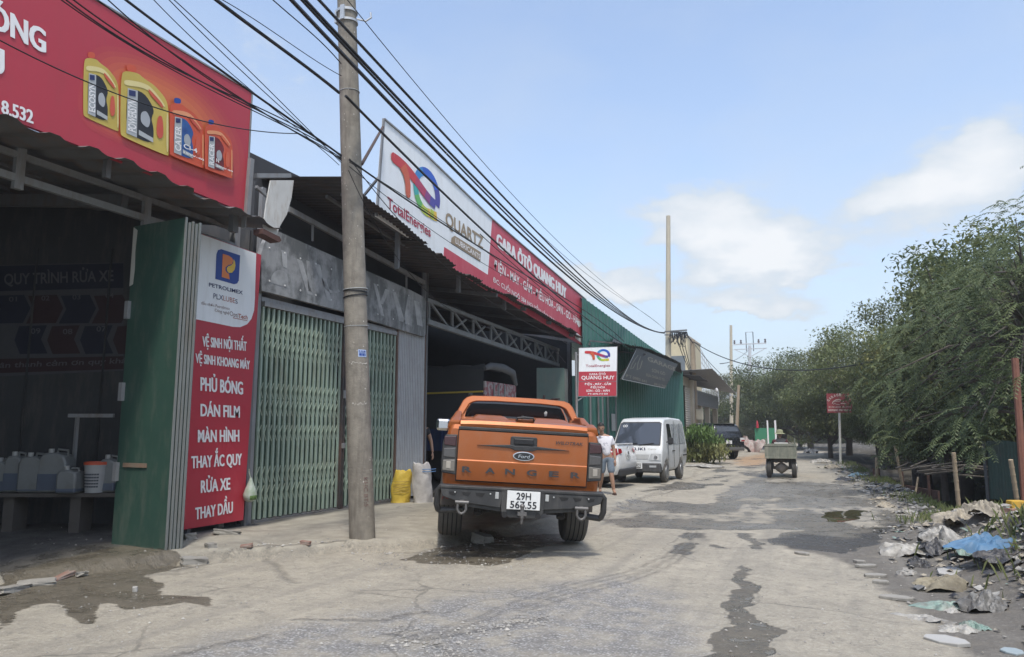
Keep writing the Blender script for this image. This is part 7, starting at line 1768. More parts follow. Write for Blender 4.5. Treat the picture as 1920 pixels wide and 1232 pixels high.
# reddish plank wall
pw = thing('plank_wall', 'low reddish plank retaining wall in the ditch behind the stakes', 'wall', WD(1690, 905, 21)[:])
m_plank = mat('red_brown_plank', (.17, .095, .07), rough=.85, col2=(.11, .065, .05), nscale=3, dirt=(.06, .05, .045), damt=.5)
a, c = WD(1618, 903, 23.5), WD(1760, 922, 18.5); a.z = c.z = -.6
u = (c - a)
for k in range(3):
    b = MB(); b.bar(a + Vector((0, 0, .12 + k * .2)), c + Vector((0, 0, .12 + k * .2 - .02)), .05, .185); b.build('plank', m_plank, pw, world=True)
for f in (.22, .30, .62, .93):
    b = MB(); p = a.lerp(c, f) - Vector((.06, 0, 0)); b.bar(p, p + Vector((0, 0, .95)), .06, .06); b.build('post', m_plank, pw, world=True)
b = MB(); p = a.lerp(c, .26) - Vector((.1, 0, 0)); b.bar(p + Vector((0, -.4, .1)), p + Vector((0, .1, .75)), .04, .05); b.bar(p + Vector((0, .5, .1)), p + Vector((0, .1, .75)), .04, .05); p = a.lerp(c, .85) - Vector((.1, 0, 0)); b.bar(p + Vector((-.2, -.5, .3)), p + Vector((0, .3, .85)), .04, .05); b.build('brace', m_bamboo, pw, world=True)
# green sheet fence
ff = thing('sheet_fence', 'weathered green corrugated sheet fence under the dark trees', 'fence', WD(1890, 930, 15.5)[:])
fa, fb = WD(1847, 830, 16.2), WD(1990, 825, 14.2); zt = WD(1855, 828, 16).z; zbm = WD(1862, 932, 16).z
b = MB(); rows = [[], []]; d = (fb - fa); d.z = 0; nn = Vector((-d.y, d.x, 0)).normalized()
for i in range(161):
    p = fa + d * (i / 160); w = nn * (.022 * math.sin(i / 160 * 2 * math.pi * 22)); rows[0].append((p.x + w.x, p.y + w.y, zbm - .05)); rows[1].append((p.x + w.x + .02, p.y + w.y, zt + .03 * math.sin(i * .05)))
b.grid(rows); b.build('sheet', mat('green_sheet', (.075, .135, .11), rough=.6, col2=(.055, .105, .085), dirt=(.11, .10, .085), damt=.7, dscale=(1, 1, .6)), ff, world=True, smooth=60)
b = MB(); b.bar(Vector((fa.x, fa.y, zbm - .1)) + nn * -.05, Vector((fa.x, fa.y, zt)) + nn * -.05, .05, .05); b.bar(Vector((fa.x, fa.y, zt - .3)) + nn * .05, Vector((fb.x, fb.y, zt - .3)) + nn * .05, .05, .05); b.build('frame', m_dsteel, ff, world=True)
# rusty post, yellow bollard
rp = thing('rusty_post', 'leaning rust red steel post under the near tree at the frame edge', 'post', WD(1925, 880, 12)[:])
b = MB(); b.tube([WD(1926, 1000, 12.0), WD(1903, 672, 12.2)], .055, 8); b.build('tube', mat('rust_red', (.20, .085, .055), rough=.85, col2=(.13, .06, .045), nscale=9), rp, world=True, smooth=40)
yb = thing('yellow_bollard', 'chipped yellow concrete marker post at the right frame edge', 'bollard', WD(1920, 1040, 9.2)[:])
b = MB(); p = WD(1913, 1040, 9.6); p.z = gz(p.x, p.y) - .05; zt = WD(1913, 938, 9.6).z; M = Matrix.Rotation(YAW, 3, 'Z')
b.add([p + M @ Vector(v) for v in ((-.11, -.08, 0), (.11, -.08, 0), (.11, .08, 0), (-.11, .08, 0))] + [Vector((p.x, p.y, zt)) + M @ Vector(v) for v in ((-.085, -.06, 0), (.085, -.06, 0), (.085, .06, 0), (-.085, .06, 0))], [(3, 2, 1, 0), (4, 5, 6, 7), (0, 1, 5, 4), (1, 2, 6, 5), (2, 3, 7, 6), (3, 0, 4, 7)])
b.build('post', mat('chipped_yellow', (.55, .33, .035), rough=.7, col2=(.42, .24, .03), nscale=5, dirt=(.24, .17, .09), damt=.6, dscale=(3, 3, 3)), yb, world=True, bevel=.012)
b = MB()
for k, s_ in enumerate(('K', 'B', '17')): text_c(b, s_, Vector((p.x, p.y, zt - .14 - k * .13)) - VDIR * .0715 - VDIR * .004 * k - RDIR * .005, RDIR, (0, 0, 1), .075, None, .012)
b.build('painted_marks', mat('red_paint_mark', (.30, .07, .03), rough=.8), yb, world=True)
bq = rubble(1908, 1052, (.24, .2, .12), 'brownish brick at the foot of the yellow concrete marker', 0)

# red sign on a tall post
rsn = thing('red_garage_sign', 'faded red garage sign on a thin white post by the ditch', 'sign', WD(1576, 872, 31)[:])
RA, RB = WD(1551, 755, 31), WD(1598, 755, 31.6); RN = (RB - RA).cross(Vector((0, 0, 1))).normalized(); RN = -RN if RN.dot(VDIR) > 0 else RN
RS = Board(lambda a, c: WP(a, c, RA, RB), RN)
b = MB(); slab(b, [(1550.2, 737.8), (1591, 737.8), (1594, 741), (1593, 744), (1597.5, 752), (1598, 773.5), (1552, 774)], RS, .03); b.build('panel', mat('sun_faded_red', (.30, .055, .065), rough=.6, col2=(.22, .045, .05), nscale=1.2, dirt=(.40, .14, .15), damt=.7), rsn, world=True)
b = MB()
for i, ch in enumerate('GARAGE ĐỨC'):
    if ch == ' ' or i in (8,): continue
    a = -1.0 + i * .2; c0 = (1575 + math.sin(a) * 24, 763 - math.cos(a) * 20.5); uu = (math.cos(a) * 3.6, math.sin(a) * 3.2)
    A = RS.P((c0[0] - uu[0] / 2, c0[1] - uu[1] / 2), 2); Bp = RS.P((c0[0] + uu[0] / 2, c0[1] + uu[1] / 2), 2); Cp = RS.P((c0[0] - uu[0] / 2 + math.sin(a) * 4.6, c0[1] - uu[1] / 2 - math.cos(a) * 4.6), 2); put_text(b, ch, A, Bp - A, Cp - A, .03)
RS.text(b, 'ĐT: VĂN LÂM SỬA CHỮA SƠN XE', (1553.5, 764.5), (1595, 764), 2.2, .03); RS.text(b, 'HOTLINE: 0967.48.4466', (1553, 771), (1595.5, 770.5), 3.6, .05)
b.build('lettering', mat('cream_print', (.70, .60, .56), rough=.6), rsn, world=True)
b = MB(); RS.stroke(b, [(1560, 757), (1562, 753), (1567, 750), (1573, 749.3), (1578, 751), (1583, 754)], [1, 1.6, 2, 2, 1.5, .8], 0, 2); RS.stroke(b, [(1562, 758), (1565, 756.5), (1568, 758), (1574, 758.6)], .9, 0, 2); RS.stroke(b, [(1576, 757), (1579, 756), (1583, 757), (1587, 756.5)], 1.6, 0, 2); RS.stroke(b, [(1564, 753.5), (1570, 752.5), (1575, 753)], .8, 0, 2); b.build('car_outline', MATS['cream_print'], rsn, world=True)
b = MB(); p = WD(1576, 876, 31.2); b.tube([(p.x, p.y, -.1), WD(1574, 774, 31.3)], .05, 8); b.build('post', mat('pale_post', (.48, .48, .44), rough=.7, dirt=(.25, .18, .12), damt=.5), rsn, world=True, smooth=40)
# leaning branch over the torn corner of the sign
# ---------------------------------------------------------------- refuse
def crumple(name, seed, w, d, h, m, res=44, fold=1.0):
    """crumpled sheet or bag: a flattened heap of sharp creases with a torn outline"""
    rs = np.random.RandomState(seed); u = np.linspace(-1, 1, res); X, Y = np.meshgrid(u, u)
    ang = np.arctan2(Y, X); edge = 1 + .13 * np.sin(ang * 2 + rs.rand() * 6) + .07 * np.sin(ang * 5 + rs.rand() * 6) + .04 * np.sin(ang * 11 + rs.rand() * 6)
    Z = np.clip(1 - (np.hypot(X, Y) / 1.18) ** 2.0, 0, 1) ** .6
    cr = np.zeros_like(Z); tot = 0
    for k in range(16):
        a = rs.rand() * 6.28; f = rs.uniform(1.5, 3.5) * (1 + k * .28); ph = rs.rand() * 6; wx = 1.6 * (np_noise(X * 2 + 5, Y * 2 + 5, 1, seed + k) - .5)
        t = (X * math.cos(a) + Y * math.sin(a)) * f * .6 + ph + wx; amp = 1 / (1 + k * .22); cr += amp * (1 - np.abs(np.mod(t, 2) - 1)) ** 1.3; tot += amp
    cr = (cr - cr.min()) / (cr.max() - cr.min()); Z = Z * (.30 + .70 * cr * fold) + (np_noise(X + 3, Y + 3, 5, seed) - .5) * .14 * Z
    lob = .55 + .75 * np_noise(X * 1.1 + seed, Y * 1.1, 1, seed + 50, 2); Z = Z * lob
    cx = X * edge + .10 * (np_noise(X * 2 + 9, Y * 2, 1.5, seed + 70) - .5); cy = Y * edge + .10 * (np_noise(X * 2 + 19, Y * 2, 1.5, seed + 71) - .5)
    r = np.maximum(np.hypot(X, Y), 1e-6); k2 = np.maximum(np.abs(X), np.abs(Y)) / r; cx *= k2; cy *= k2
    b = MB(); b.grid([[(cx[i, j] * w / 2, cy[i, j] * d / 2, Z[i, j] * h) for j in range(res)] for i in range(res)]); return b.build(name, m, None, smooth=22)
m_earth = mat('refuse_earth', (.075, .063, .05), rough=.95, col2=(.14, .125, .105), nscale=14, namt=1, bump=.9, bscale=30)
def mplast(n, c, c2, ro=.45): return mat(n, c, rough=ro, col2=c2, nscale=9, namt=1, dirt=(.115, .10, .08), damt=.7, dscale=(4, 4, 4), bump=.7, bscale=22)
m_bagw = mplast('dirty_white_bag', (.43, .41, .36), (.22, .205, .175)); m_bagg = mplast('grey_sheet_bag', (.19, .185, .17), (.10, .095, .085)); m_bagt = mplast('pale_teal_bag', (.17, .27, .22), (.26, .30, .26)); m_tarp = mat('blue_tarp', (.085, .185, .30), rough=.6, col2=(.055, .13, .23), nscale=4, namt=.8, dirt=(.18, .19, .2), damt=.3); m_sackb = mat('mouldy_sack', (.30, .265, .185), rough=.8, col2=(.10, .085, .06), nscale=3.2, namt=1, bump=.6, bscale=14); m_bagk = mplast('black_bag', (.03, .03, .033), (.06, .06, .06)); m_beige = mplast('beige_cloth', (.40, .355, .27), (.24, .21, .165), .8)
def drop(o, px, py, rz=0, z=0.0, tilt=(0, 0), D=None):
    g_ = GP(px, py, 0.05); p = g_
    for _ in range(4): p = GP(px, py, gz(p.x, p.y) + z)
    o.location = (p.x, p.y, gz(p.x, p.y) + z - .02); o.rotation_euler = (tilt[0], tilt[1], rz); return o
def refuse(px, py, w, d, h, m, seed, label, z=0.0, rz=None, group='refuse on the ditch bank', name='rubbish_bag', fold=1.0, cat='rubbish'):
    o = crumple(name, seed, w, d, h, m, fold=fold); drop(o, px, py, seed * 1.3 if rz is None else rz, z); tag(o, label, cat, group); return o
o = refuse(1857, 1048, .82, .40, .22, m_tarp, 5, 'blue tarpaulin crumpled over the refuse heap next to the yellow marker', z=.10, rz=.55, name='blue_tarp', cat='tarpaulin')
refuse(1764, 1104, .50, .34, .32, m_sackb, 8, 'big mouldy brown and white sack lying in the mud below the refuse heap', rz=.1, name='mouldy_sack', fold=.55)
refuse(1770, 1015, .9, .55, .26, m_bagw, 11, 'large dirty white plastic bundle at the top of the refuse heap', z=.03)
refuse(1725, 1040, .8, .5, .20, m_bagw, 12, 'flattened dirty white bag on the road side of the refuse heap')
refuse(1800, 1002, .7, .5, .24, m_beige, 13, 'beige cloth bundle behind the large white bundle', z=.04)
refuse(1850, 1004, .5, .36, .2, m_beige, 14, 'grey crumpled sheet between the white bundle and the yellow marker', z=.04)
refuse(1758, 1032, .5, .4, .18, m_bagk, 15, 'dark grey plastic tucked under the white bundle', z=.03)
refuse(1812, 1040, .5, .36, .16, m_bagt, 16, 'pale teal plastic bag left of the blue tarpaulin', z=.05)
refuse(1778, 1140, .5, .34, .10, m_bagt, 17, 'pale green plastic sheet in the mud below the mouldy sack')
refuse(1842, 1138, .42, .34, .16, m_bagg, 18, 'translucent grey bag low on the heap near the frame edge', z=.02)
refuse(1735, 1160, .45, .25, .06, m_bagw, 19, 'flat pale plastic scrap in the mud left of the green sheet')
refuse(1795, 1180, .36, .26, .07, m_bagw, 20, 'wrinkled pale scrap under the green plastic sheet')
refuse(1828, 1176, .22, .2, .08, m_bagt, 21, 'small bright teal bag by the translucent grey bag')
refuse(1890, 1080, .5, .4, .16, m_bagk, 22, 'black rag on the dark earth below the blue tarpaulin')
refuse(1700, 1075, .3, .2, .08, m_bagw, 23, 'small white bag at the muddy road edge left of the heap')
refuse(1790, 970, .6, .3, .14, m_bagw, 24, 'pale plastic strewn beside the middle bamboo stake')
refuse(1660, 950, .5, .3, .14, m_beige, 25, 'beige rag in the grass left of the stakes')
refuse(1700, 962, .45, .3, .12, m_bagw, 26, 'off white rag in the grass under the leaning stake')
refuse(1608, 893, .55, .35, .2, mplast('sky_blue_bag', (.25, .42, .50), (.35, .45, .48)), 27, 'pale blue plastic bag by the foot of the red sign')
refuse(1585, 900, .9, .5, .12, m_bagk, 28, 'black plastic sheet lying at the bank near the red sign')
refuse(1540, 868, 1.0, .6, .28, m_bagw, 29, 'pale rubble bag at the bank left of the red sign pole')
refuse(1520, 850, 1.1, .8, .4, m_bagw, 30, 'heap of white sacks past the little dump truck')
refuse(1500, 843, .9, .6, .35, m_bagg, 31, 'grey sack by the heap of white sacks')
refuse(1560, 878, .7, .5, .2, m_beige, 32, 'beige lump on the bank in front of the red sign')
refuse(1820, 968, .4, .3, .1, mplast('green_bottle_plastic', (.06, .32, .18), (.08, .25, .15)), 33, 'bright green scrap floating at the far water edge', z=.0)
refuse(1305, 875, 2.2, .9, .14, m_bagw, 34, 'white plastic litter swept along the kerb beside the van')
g = random.Random(91); protos = []
for k, (m_, lb) in enumerate(((m_bagw, 'dirty white rag of plastic trampled into the ditch bank'), (m_bagg, 'grey rag of plastic trampled into the ditch bank'), (m_beige, 'beige cloth scrap trampled into the ditch bank'), (m_bagk, 'black plastic scrap trampled into the ditch bank'), (m_bagt, 'pale green plastic scrap trampled into the ditch bank'))):
    o_ = crumple('plastic_scrap', 200 + k, .30, .22, .09, m_, res=20); tag(o_, lb, 'scrap', lb.replace(' trampled', 's trampled').replace('rags of plastics', 'rags of plastic')); protos.append(o_)
for k in range(240):
    i_ = (0, 0, 1, 2, 3, 0, 0, 4, 2, 2)[k % 10]; o_ = protos[i_] if k < 10 and not protos[i_].get('put') else protos[i_].copy()
    if o_ is protos[i_]: o_['put'] = 1
    else: COL.objects.link(o_)
    y = g.choice((g.uniform(6.2, 12.5), g.uniform(6.2, 12.5), g.uniform(12, 22), g.uniform(20, 34))); bx = float(np.interp(y, BKY, BKX)); x = bx - .45 + g.gauss(0, .42 if y < 13 else .25) - (.05 if y < 11 else 0); x = min(x, bx + .35)
    o_.location = (x, y, gz(x, y) - .01); o_.rotation_euler = (g.uniform(-.35, .35), g.uniform(-.35, .35), g.uniform(0, 6.28)); q_ = g.uniform(.25, .55) + g.random() ** 3 * .8; o_.scale = (q_, q_ * g.uniform(.6, 1.1), q_ * g.uniform(.6, 1.5))
# white board and concrete shards
def shard(px, py, w, d, label, m, rz, h=.018, tilt=.1):
    b = MB(); g = random.Random(int(px)); P = [(math.cos(a) * w / 2 * g.uniform(.75, 1.1), math.sin(a) * d / 2 * g.uniform(.75, 1.1)) for a in [i * .8976 for i in range(7)]]
    b.prism(P, (0, 0, 0), (1, 0, 0), (0, 1, 0), h); o = b.build('shard', m, None, bevel=.006); drop(o, px, py, rz, .02, (tilt, 0)); tag(o, label, 'shard', 'shards along the muddy edge'); return o
m_wb = mat('white_board_scrap', (.40, .39, .36), rough=.5)
shard(1785, 1070, .32, .22, 'clean white board scrap lying above the mouldy sack', m_wb, .3, .02, .25)
shard(1776, 1200, .30, .13, 'curved white shard in the mud near the bottom frame edge', m_wb, -.4, .03, .2)
shard(1898, 1218, .16, .12, 'small pale blue shard at the bottom right corner', mat('pale_blue_scrap', (.30, .35, .36), rough=.5), .4)
for k, (x, y, w, lb) in enumerate(((1625, 1060, .26, 'upper pale concrete flake lying in the mud at the road edge'), (1640, 1078, .24, 'middle pale concrete flake lying in the mud at the road edge'), (1650, 1090, .18, 'lower pale concrete flake lying in the mud at the road edge'), (1682, 1120, .3, 'long pale slab flake beside the muddy strip under the mouldy sack'), (1612, 1052, .16, 'smallest concrete flake at the top of the muddy strip'), (1505, 1037, .22, 'lone concrete flake at the tip of the muddy strip'))): shard(x, y, w, w * .42, lb, m_gconc, .5 - k * .2, .03, .06)
# countless scraps trodden into the bank
rs = np.random.RandomState(61); sb = MB(); mats_ = [m_bagw, m_beige, m_bagg, m_bagt, m_bagk, m_gconc]
for k in range(3600):
    y = rs.choice([rs.uniform(5.2, 13), rs.uniform(12, 22), rs.uniform(20, 36)], p=[.62, .22, .16]); bx = float(np.interp(y, BKY, BKX)); x = bx - .35 + rs.normal() * (.55 if y < 13 else .35) - (.25 if y < 10 else 0)
    x = min(x, bx + .5); z = gz(x, y); s = (.012 + .06 * rs.rand() ** 2.2) * (1.6 if y > 18 else 1); a = rs.rand() * 6.28; ca, sa = math.cos(a), math.sin(a); P = []
    for (p, q) in ((-1, -.5), (.1, -.7), (1, -.3), (.8, .6), (-.2, .5), (-.9, .4)): P.append((x + (p * ca - q * sa) * s, y + (p * sa + q * ca) * s, z + .008 + rs.rand() * s * .7))
    c = (x, y, z + .012 + rs.rand() * s * .9); o_ = len(sb.v); sb.add(P + [c], [(i, (i + 1) % 6, 6) for i in range(6)], int(rs.choice(6, p=[.38, .27, .09, .05, .15, .06])))
tag(sb.build('litter_scraps', mats_, smooth=0), 'countless plastic and rag scraps trodden into the muddy ditch bank', 'litter', kind='stuff')
# twigs and roots in the heap
rt = MB(); g = random.Random(6)
for k in range(130):
    p = Vector((2.3 + g.gauss(0, .38), 8.1 + g.gauss(0, .6), 0)); p.z = gz(p.x, p.y) + g.uniform(.0, .22); q = p + Vector((g.uniform(-.3, .3), g.uniform(-.3, .3), g.uniform(-.08, .12))); rt.tube([p, p.lerp(q, .5) + Vector((0, 0, g.uniform(-.04, .06))), q], [.006, .005, .002], 4)
tag(rt.build('root_tangle', mat('dark_root', (.10, .085, .07), rough=.9), None), 'tangle of dry roots and twigs on the refuse heap below the blue tarpaulin', 'roots', kind='stuff')
# dead branches on the far bank
db = MB()
for k in range(36):
    p = WD(1700 + g.uniform(-20, 140), 882 + g.uniform(-8, 8), 20 + g.uniform(-1.5, 1.5)); q = p + RDIR * g.uniform(.3, 1.1) + Vector((0, 0, g.uniform(-.1, .2))); db.tube([p, q], [.03, .012], 5)
tag(db.build('dead_branches', mat('dead_wood', (.17, .15, .125), rough=.9), None), 'dead branches washed up on the far ditch bank', 'branches', kind='stuff')
# debris hill and green panel at the end of the road
dh = refuse(1411, 843, 2.3, 2.0, 2.3, mat('mixed_debris', (.40, .365, .33), rough=.8, col2=(.30, .17, .15), nscale=2.5, namt=1, dirt=(.5, .5, .48), damt=.8, dscale=(3, 3, 3)), 43, 'big heap of pale and red sacks at the end of the road', name='debris_heap', group=None, fold=.45); dh.location = WD(1411, 843, 52)[:]; dh.location.z = -.05
gp2 = thing('gate_wing', 'green metal panel with white posts standing behind the debris heap', 'panel', WD(1437, 838, 54)[:])
b = MB(); b.box(-.75, .65, -.03, .03, .0, 1.35); b.build('sheet', mat('bright_green_panel', (.05, .24, .13), rough=.5), gp2); b = MB(); b.box(.62, .74, -.06, .06, -.1, 1.9); b.box(.1, .2, -.08, -.03, -.1, 1.9); b.build('post', m_wtext, gp2); b = MB(); b.lathe([(.10, 1.35), (.08, 1.7), (.02, 1.9)], 8, (-.55, -.1, 0)); b.build('red_cone', m_red, gp2)
# sacks by the gate
def sack(px, py, w, h, m, label, seed, band=None):
    p = GP(px, py, .15); t = thing('sack', label, 'sack', (p.x, p.y, gz(p.x, p.y)), YAW + .3 * seed % 1, 'filled sacks by the gate'); g = random.Random(seed); b = MB(); rows = []
    for i in range(13):
        f = i / 12; rr = (.88 + .12 * math.sin(f * 3.14)) * (1 - .10 * f) * (1.06 if i == 0 else 1) * (.92 if i == 12 else 1); rows.append([(math.cos(a) * w / 2 * rr * (1 + .07 * math.sin(a * 3 + i * .7 + seed) + g.uniform(-.025, .025)) + .05 * f * (1 if seed % 2 else -1), math.sin(a) * w * .38 * rr * (1 + .06 * math.sin(a * 4 - i + seed)), f * h * (1 + .02 * math.sin(a * 2 + seed)) + (.02 * math.sin(a * 5) if i == 12 else 0)) for a in [j * 2 * math.pi / 28 for j in range(28)]])
    cc = (0.05 * (1 if seed % 2 else -1), 0, h * .93); b.grid(rows, 0, closeu=True); n0 = len(b.v); b.v.append(cc); b.f.extend([(n0 - 28 + j, n0 - 28 + (j + 1) % 28, n0) for j in range(28)]); b.m.extend([0] * 28)
    b.build('bag', m, t, smooth=50); b = MB(); y = -w * .40
    if band == 'blue':
        for k in range(2): b.grid([[(math.cos(a) * w / 2 * 1.0 + .045, math.sin(a) * w * .40, h * z) for a in [math.pi + .3 + j * (math.pi - .6) / 12 for j in range(13)]] for z in (.86 - k * .06, .84 - k * .06)])
        b.build('blue_stripe', mat('stripe_blue', (.10, .22, .42), rough=.6), t, solid=.004)
    else:
        for k in range(5): b.grid([[(math.cos(a) * w / 2 * 1.02, math.sin(a) * w * .405, h * z) for a in [math.pi + .7 + j * (math.pi - 1.4) / 9 for j in range(10)]] for z in (.68 - k * .085, .66 - k * .085)])
        b.build('faded_print', mat('sack_print', (.42, .30, .07), rough=.7), t, solid=.003)
sack(750, 936, .40, .60, mat('yellow_sack', (.58, .42, .055), rough=.55, col2=(.46, .32, .045), nscale=6, namt=.9, bump=.5, bscale=16), 'yellow woven sack standing at the foot of the ribbed panel', 1)
sack(793, 936, .42, .74, mat('white_sack', (.50, .48, .45), rough=.6, col2=(.33, .31, .29), nscale=5, namt=1, bump=.5, bscale=14), 'tall dirty white sack with blue stripe beside the yellow one', 2, 'blue')
sc_ = refuse(734, 934, .3, .2, .04, mat('yellow_scrap', (.52, .38, .06), rough=.6), 44, 'flat yellow plastic scrap at the foot of the yellow sack', group=None)
o = GP(700, 935, .15); b = MB(); b.box(-.07, .07, -.05, .05, 0, .07); o2 = b.build('small_box', m_dsteel, None, bevel=.01); o2.location = (o.x, o.y, gz(o.x, o.y)); tag(o2, 'small dark carton with a white lid at the gate foot', 'box'); b = MB(); b.box(-.065, .075, -.05, .05, .07, .085); b.build('lid', m_wtext, o2)
sh = shard(253, 1106, .06, .05, 'small white stone on the wet patch near the green doors', m_wb, 0, .05)
sh = shard(980, 1148, .11, .06, 'pale scrap of paper on the road in front of the pickup', m_gconc, .2, .006, 0)
# ================================================================== people
m_skin = mat('skin', (.36, .215, .145), rough=.55, col2=(.31, .175, .115), nscale=12)
m_hair = mat('black_hair', (.015, .013, .012), rough=.6)
m_tee = mat('white_print_tee', (.66, .65, .68), rough=.85, col2=(.30, .30, .36), nscale=9, namt=1, ngain=(.56, .64))
m_short = mat('blue_grey_denim', (.115, .15, .19), rough=.9, col2=(.17, .205, .24), nscale=30, namt=1)
m_sandal = mat('brown_sandal', (.06, .03, .025), rough=.7)
m_dtee = mat('black_tee', (.025, .025, .028), rough=.85)
m_maroon = mat('maroon_jacket', (.085, .022, .028), rough=.85)
m_trous = mat('dark_trousers', (.05, .05, .06), rough=.9)
m_hat = mat('olive_hat', (.26, .27, .16), rough=.85)
m_eye = mat('dark_eye', (.02, .015, .012), rough=.2)
m_lip = mat('lips', (.27, .12, .09), rough=.5)
def skinned(V, E_, Rr, root=0, sub=2):
    me = bpy.data.meshes.new('t'); me.from_pydata([tuple(v) for v in V], E_, []); o = bpy.data.objects.new('t', me); COL.objects.link(o)
    md = o.modifiers.new('s', 'SKIN'); md.use_smooth_shade = True
    for i, r in enumerate(Rr):
        me.skin_vertices[0].data[i].radius = (r, r) if not isinstance(r, tuple) else r; me.skin_vertices[0].data[i].use_root = (i == root)
    sb_ = o.modifiers.new('b', 'SUBSURF'); sb_.levels = sub; sb_.render_levels = sub
    dg = bpy.context.evaluated_depsgraph_get(); m2 = bpy.data.meshes.new_from_object(o.evaluated_get(dg)); b = MB(); b.add([v.co[:] for v in m2.vertices], [tuple(p.vertices) for p in m2.polygons])
    bpy.data.objects.remove(o); bpy.data.meshes.remove(me); bpy.data.meshes.remove(m2); return b
def head_mesh(mb, c, fwd, up):
    """head with brow, nose, lips, chin and ears; c the centre of the skull"""
    c = Vector(c); f = Vector(fwd).normalized(); u = Vector(up); u = (u - f * u.dot(f)).normalized(); s = f.cross(u)
    n, k = 22, 28; rows = []
    for i in range(n + 1):
        t = -1.55 + 3.1 * i / n; z = math.sin(t) * .118; row = []
        for j in range(k):
            a = 2 * math.pi * j / k; ca, sa = math.cos(a), math.sin(a); w = math.cos(t); jaw = 1 - .30 * max(0, -math.sin(t)) ** 1.4
            x = sa * .076 * w * jaw; y = ca * (.098 if ca < 0 else .092) * w * (jaw if ca > 0 else jaw * .86)
            if ca > 0:
                fr = max(0, ca) ** 6; side = abs(sa)
                y += .024 * math.exp(-((z + .022) / .020) ** 2) * math.exp(-(x / .013) ** 2) + .010 * math.exp(-((z + .0) / .03) ** 2) * math.exp(-(x / .010) ** 2)
                y -= .009 * math.exp(-((z - .010) / .012) ** 2) * math.exp(-((abs(x) - .031) / .014) ** 2)
                y += .005 * math.exp(-((z - .032) / .010) ** 2) * fr + .007 * math.exp(-((z + .062) / .010) ** 2) * math.exp(-(x / .022) ** 2) + .010 * math.exp(-((z + .098) / .016) ** 2) * math.exp(-(x / .022) ** 2)
            row.append(c + s * x + f * y + u * z)
        rows.append(row)
    o = len(mb.v); mb.grid(rows, 0, closeu=True)
    for e in (-1, 1):
        mb.lathe([(.001, -.006), (.012, -.005), (.0135, 0), (.010, .006), (.001, .0075)], 10, c + s * (.031 * e) + f * .076 + u * .010, Matrix((s, u, f)).transposed() @ Matrix.Diagonal((1, .5, 1)), 1)
        mb.lathe([(.008, -.008), (.024, -.004), (.028, .003), (.018, .010), (.006, .006)], 12, c + s * (.074 * e) - f * .005 - u * .005, Matrix((f, u * 1.35, s * e)).transposed(), 0)
    mb.lathe([(.001, -.004), (.020, -.003), (.022, 0), (.012, .006), (.001, .007)], 12, c + f * .083 - u * .062, Matrix((s, u * .35, f)).transposed(), 2)
def hair_cap(c, fwd, up, grow=1.07, low=-.15):
    c = Vector(c); f = Vector(fwd).normalized(); u = Vector(up); u = (u - f * u.dot(f)).normalized(); s = f.cross(u); n, k = 12, 26; rows = []
    for j in range(k + 1):
        a = 2 * math.pi * j / k; row = []
        t0 = low if math.cos(a) < -.1 else (.62 if math.cos(a) > .55 else .25 + .37 * max(0, math.cos(a)))
        for i in range(n + 1):
            t = t0 + (1.56 - t0) * i / n; w = math.cos(t); g_ = grow + .018 * math.sin(j * 5.1 + i * 2.3); row.append(c + s * (math.sin(a) * .076 * w * g_) + f * (math.cos(a) * .097 * w * g_) + u * (math.sin(t) * .118 * g_ + .004))
        rows.append(row)
    b = MB(); b.grid(rows); return b
def hand(mb, w, d, side, curl=.5):
    """palm and five bent fingers; w the wrist, d the direction the fingers hang, side the direction of the thumb"""
    w = Vector(w); d = Vector(d).normalized(); s = Vector(side); s = (s - d * s.dot(d)).normalized(); n = d.cross(s)
    P = [(0, .026, .016), (.03, .036, .016), (.07, .042, .014), (.092, .040, .011)]; rows = []
    for (l, a, t) in P: rows.append([w + d * l + s * a * math.cos(x) + n * t * math.sin(x) for x in [i * 2 * math.pi / 12 for i in range(12)]])
    mb.grid(rows[::-1], 0, closeu=True)
    for k, (o, L) in enumerate(((.030, .070), (.010, .080), (-.010, .074), (-.030, .058))):
        p = w + d * .085 + s * o; pts = [p]; dd = d.copy()
        for q in (.45, .32, .23): dd = (dd + n * curl * .6).normalized(); p = p + dd * L * q; pts.append(p)
        mb.tube(pts, [.0095, .009, .008, .006], 7)
    p = w + d * .03 + s * .034; mb.tube([p, p + s * .022 + d * .028 + n * .008, p + s * .026 + d * .056 + n * .018], [.012, .010, .007], 7)
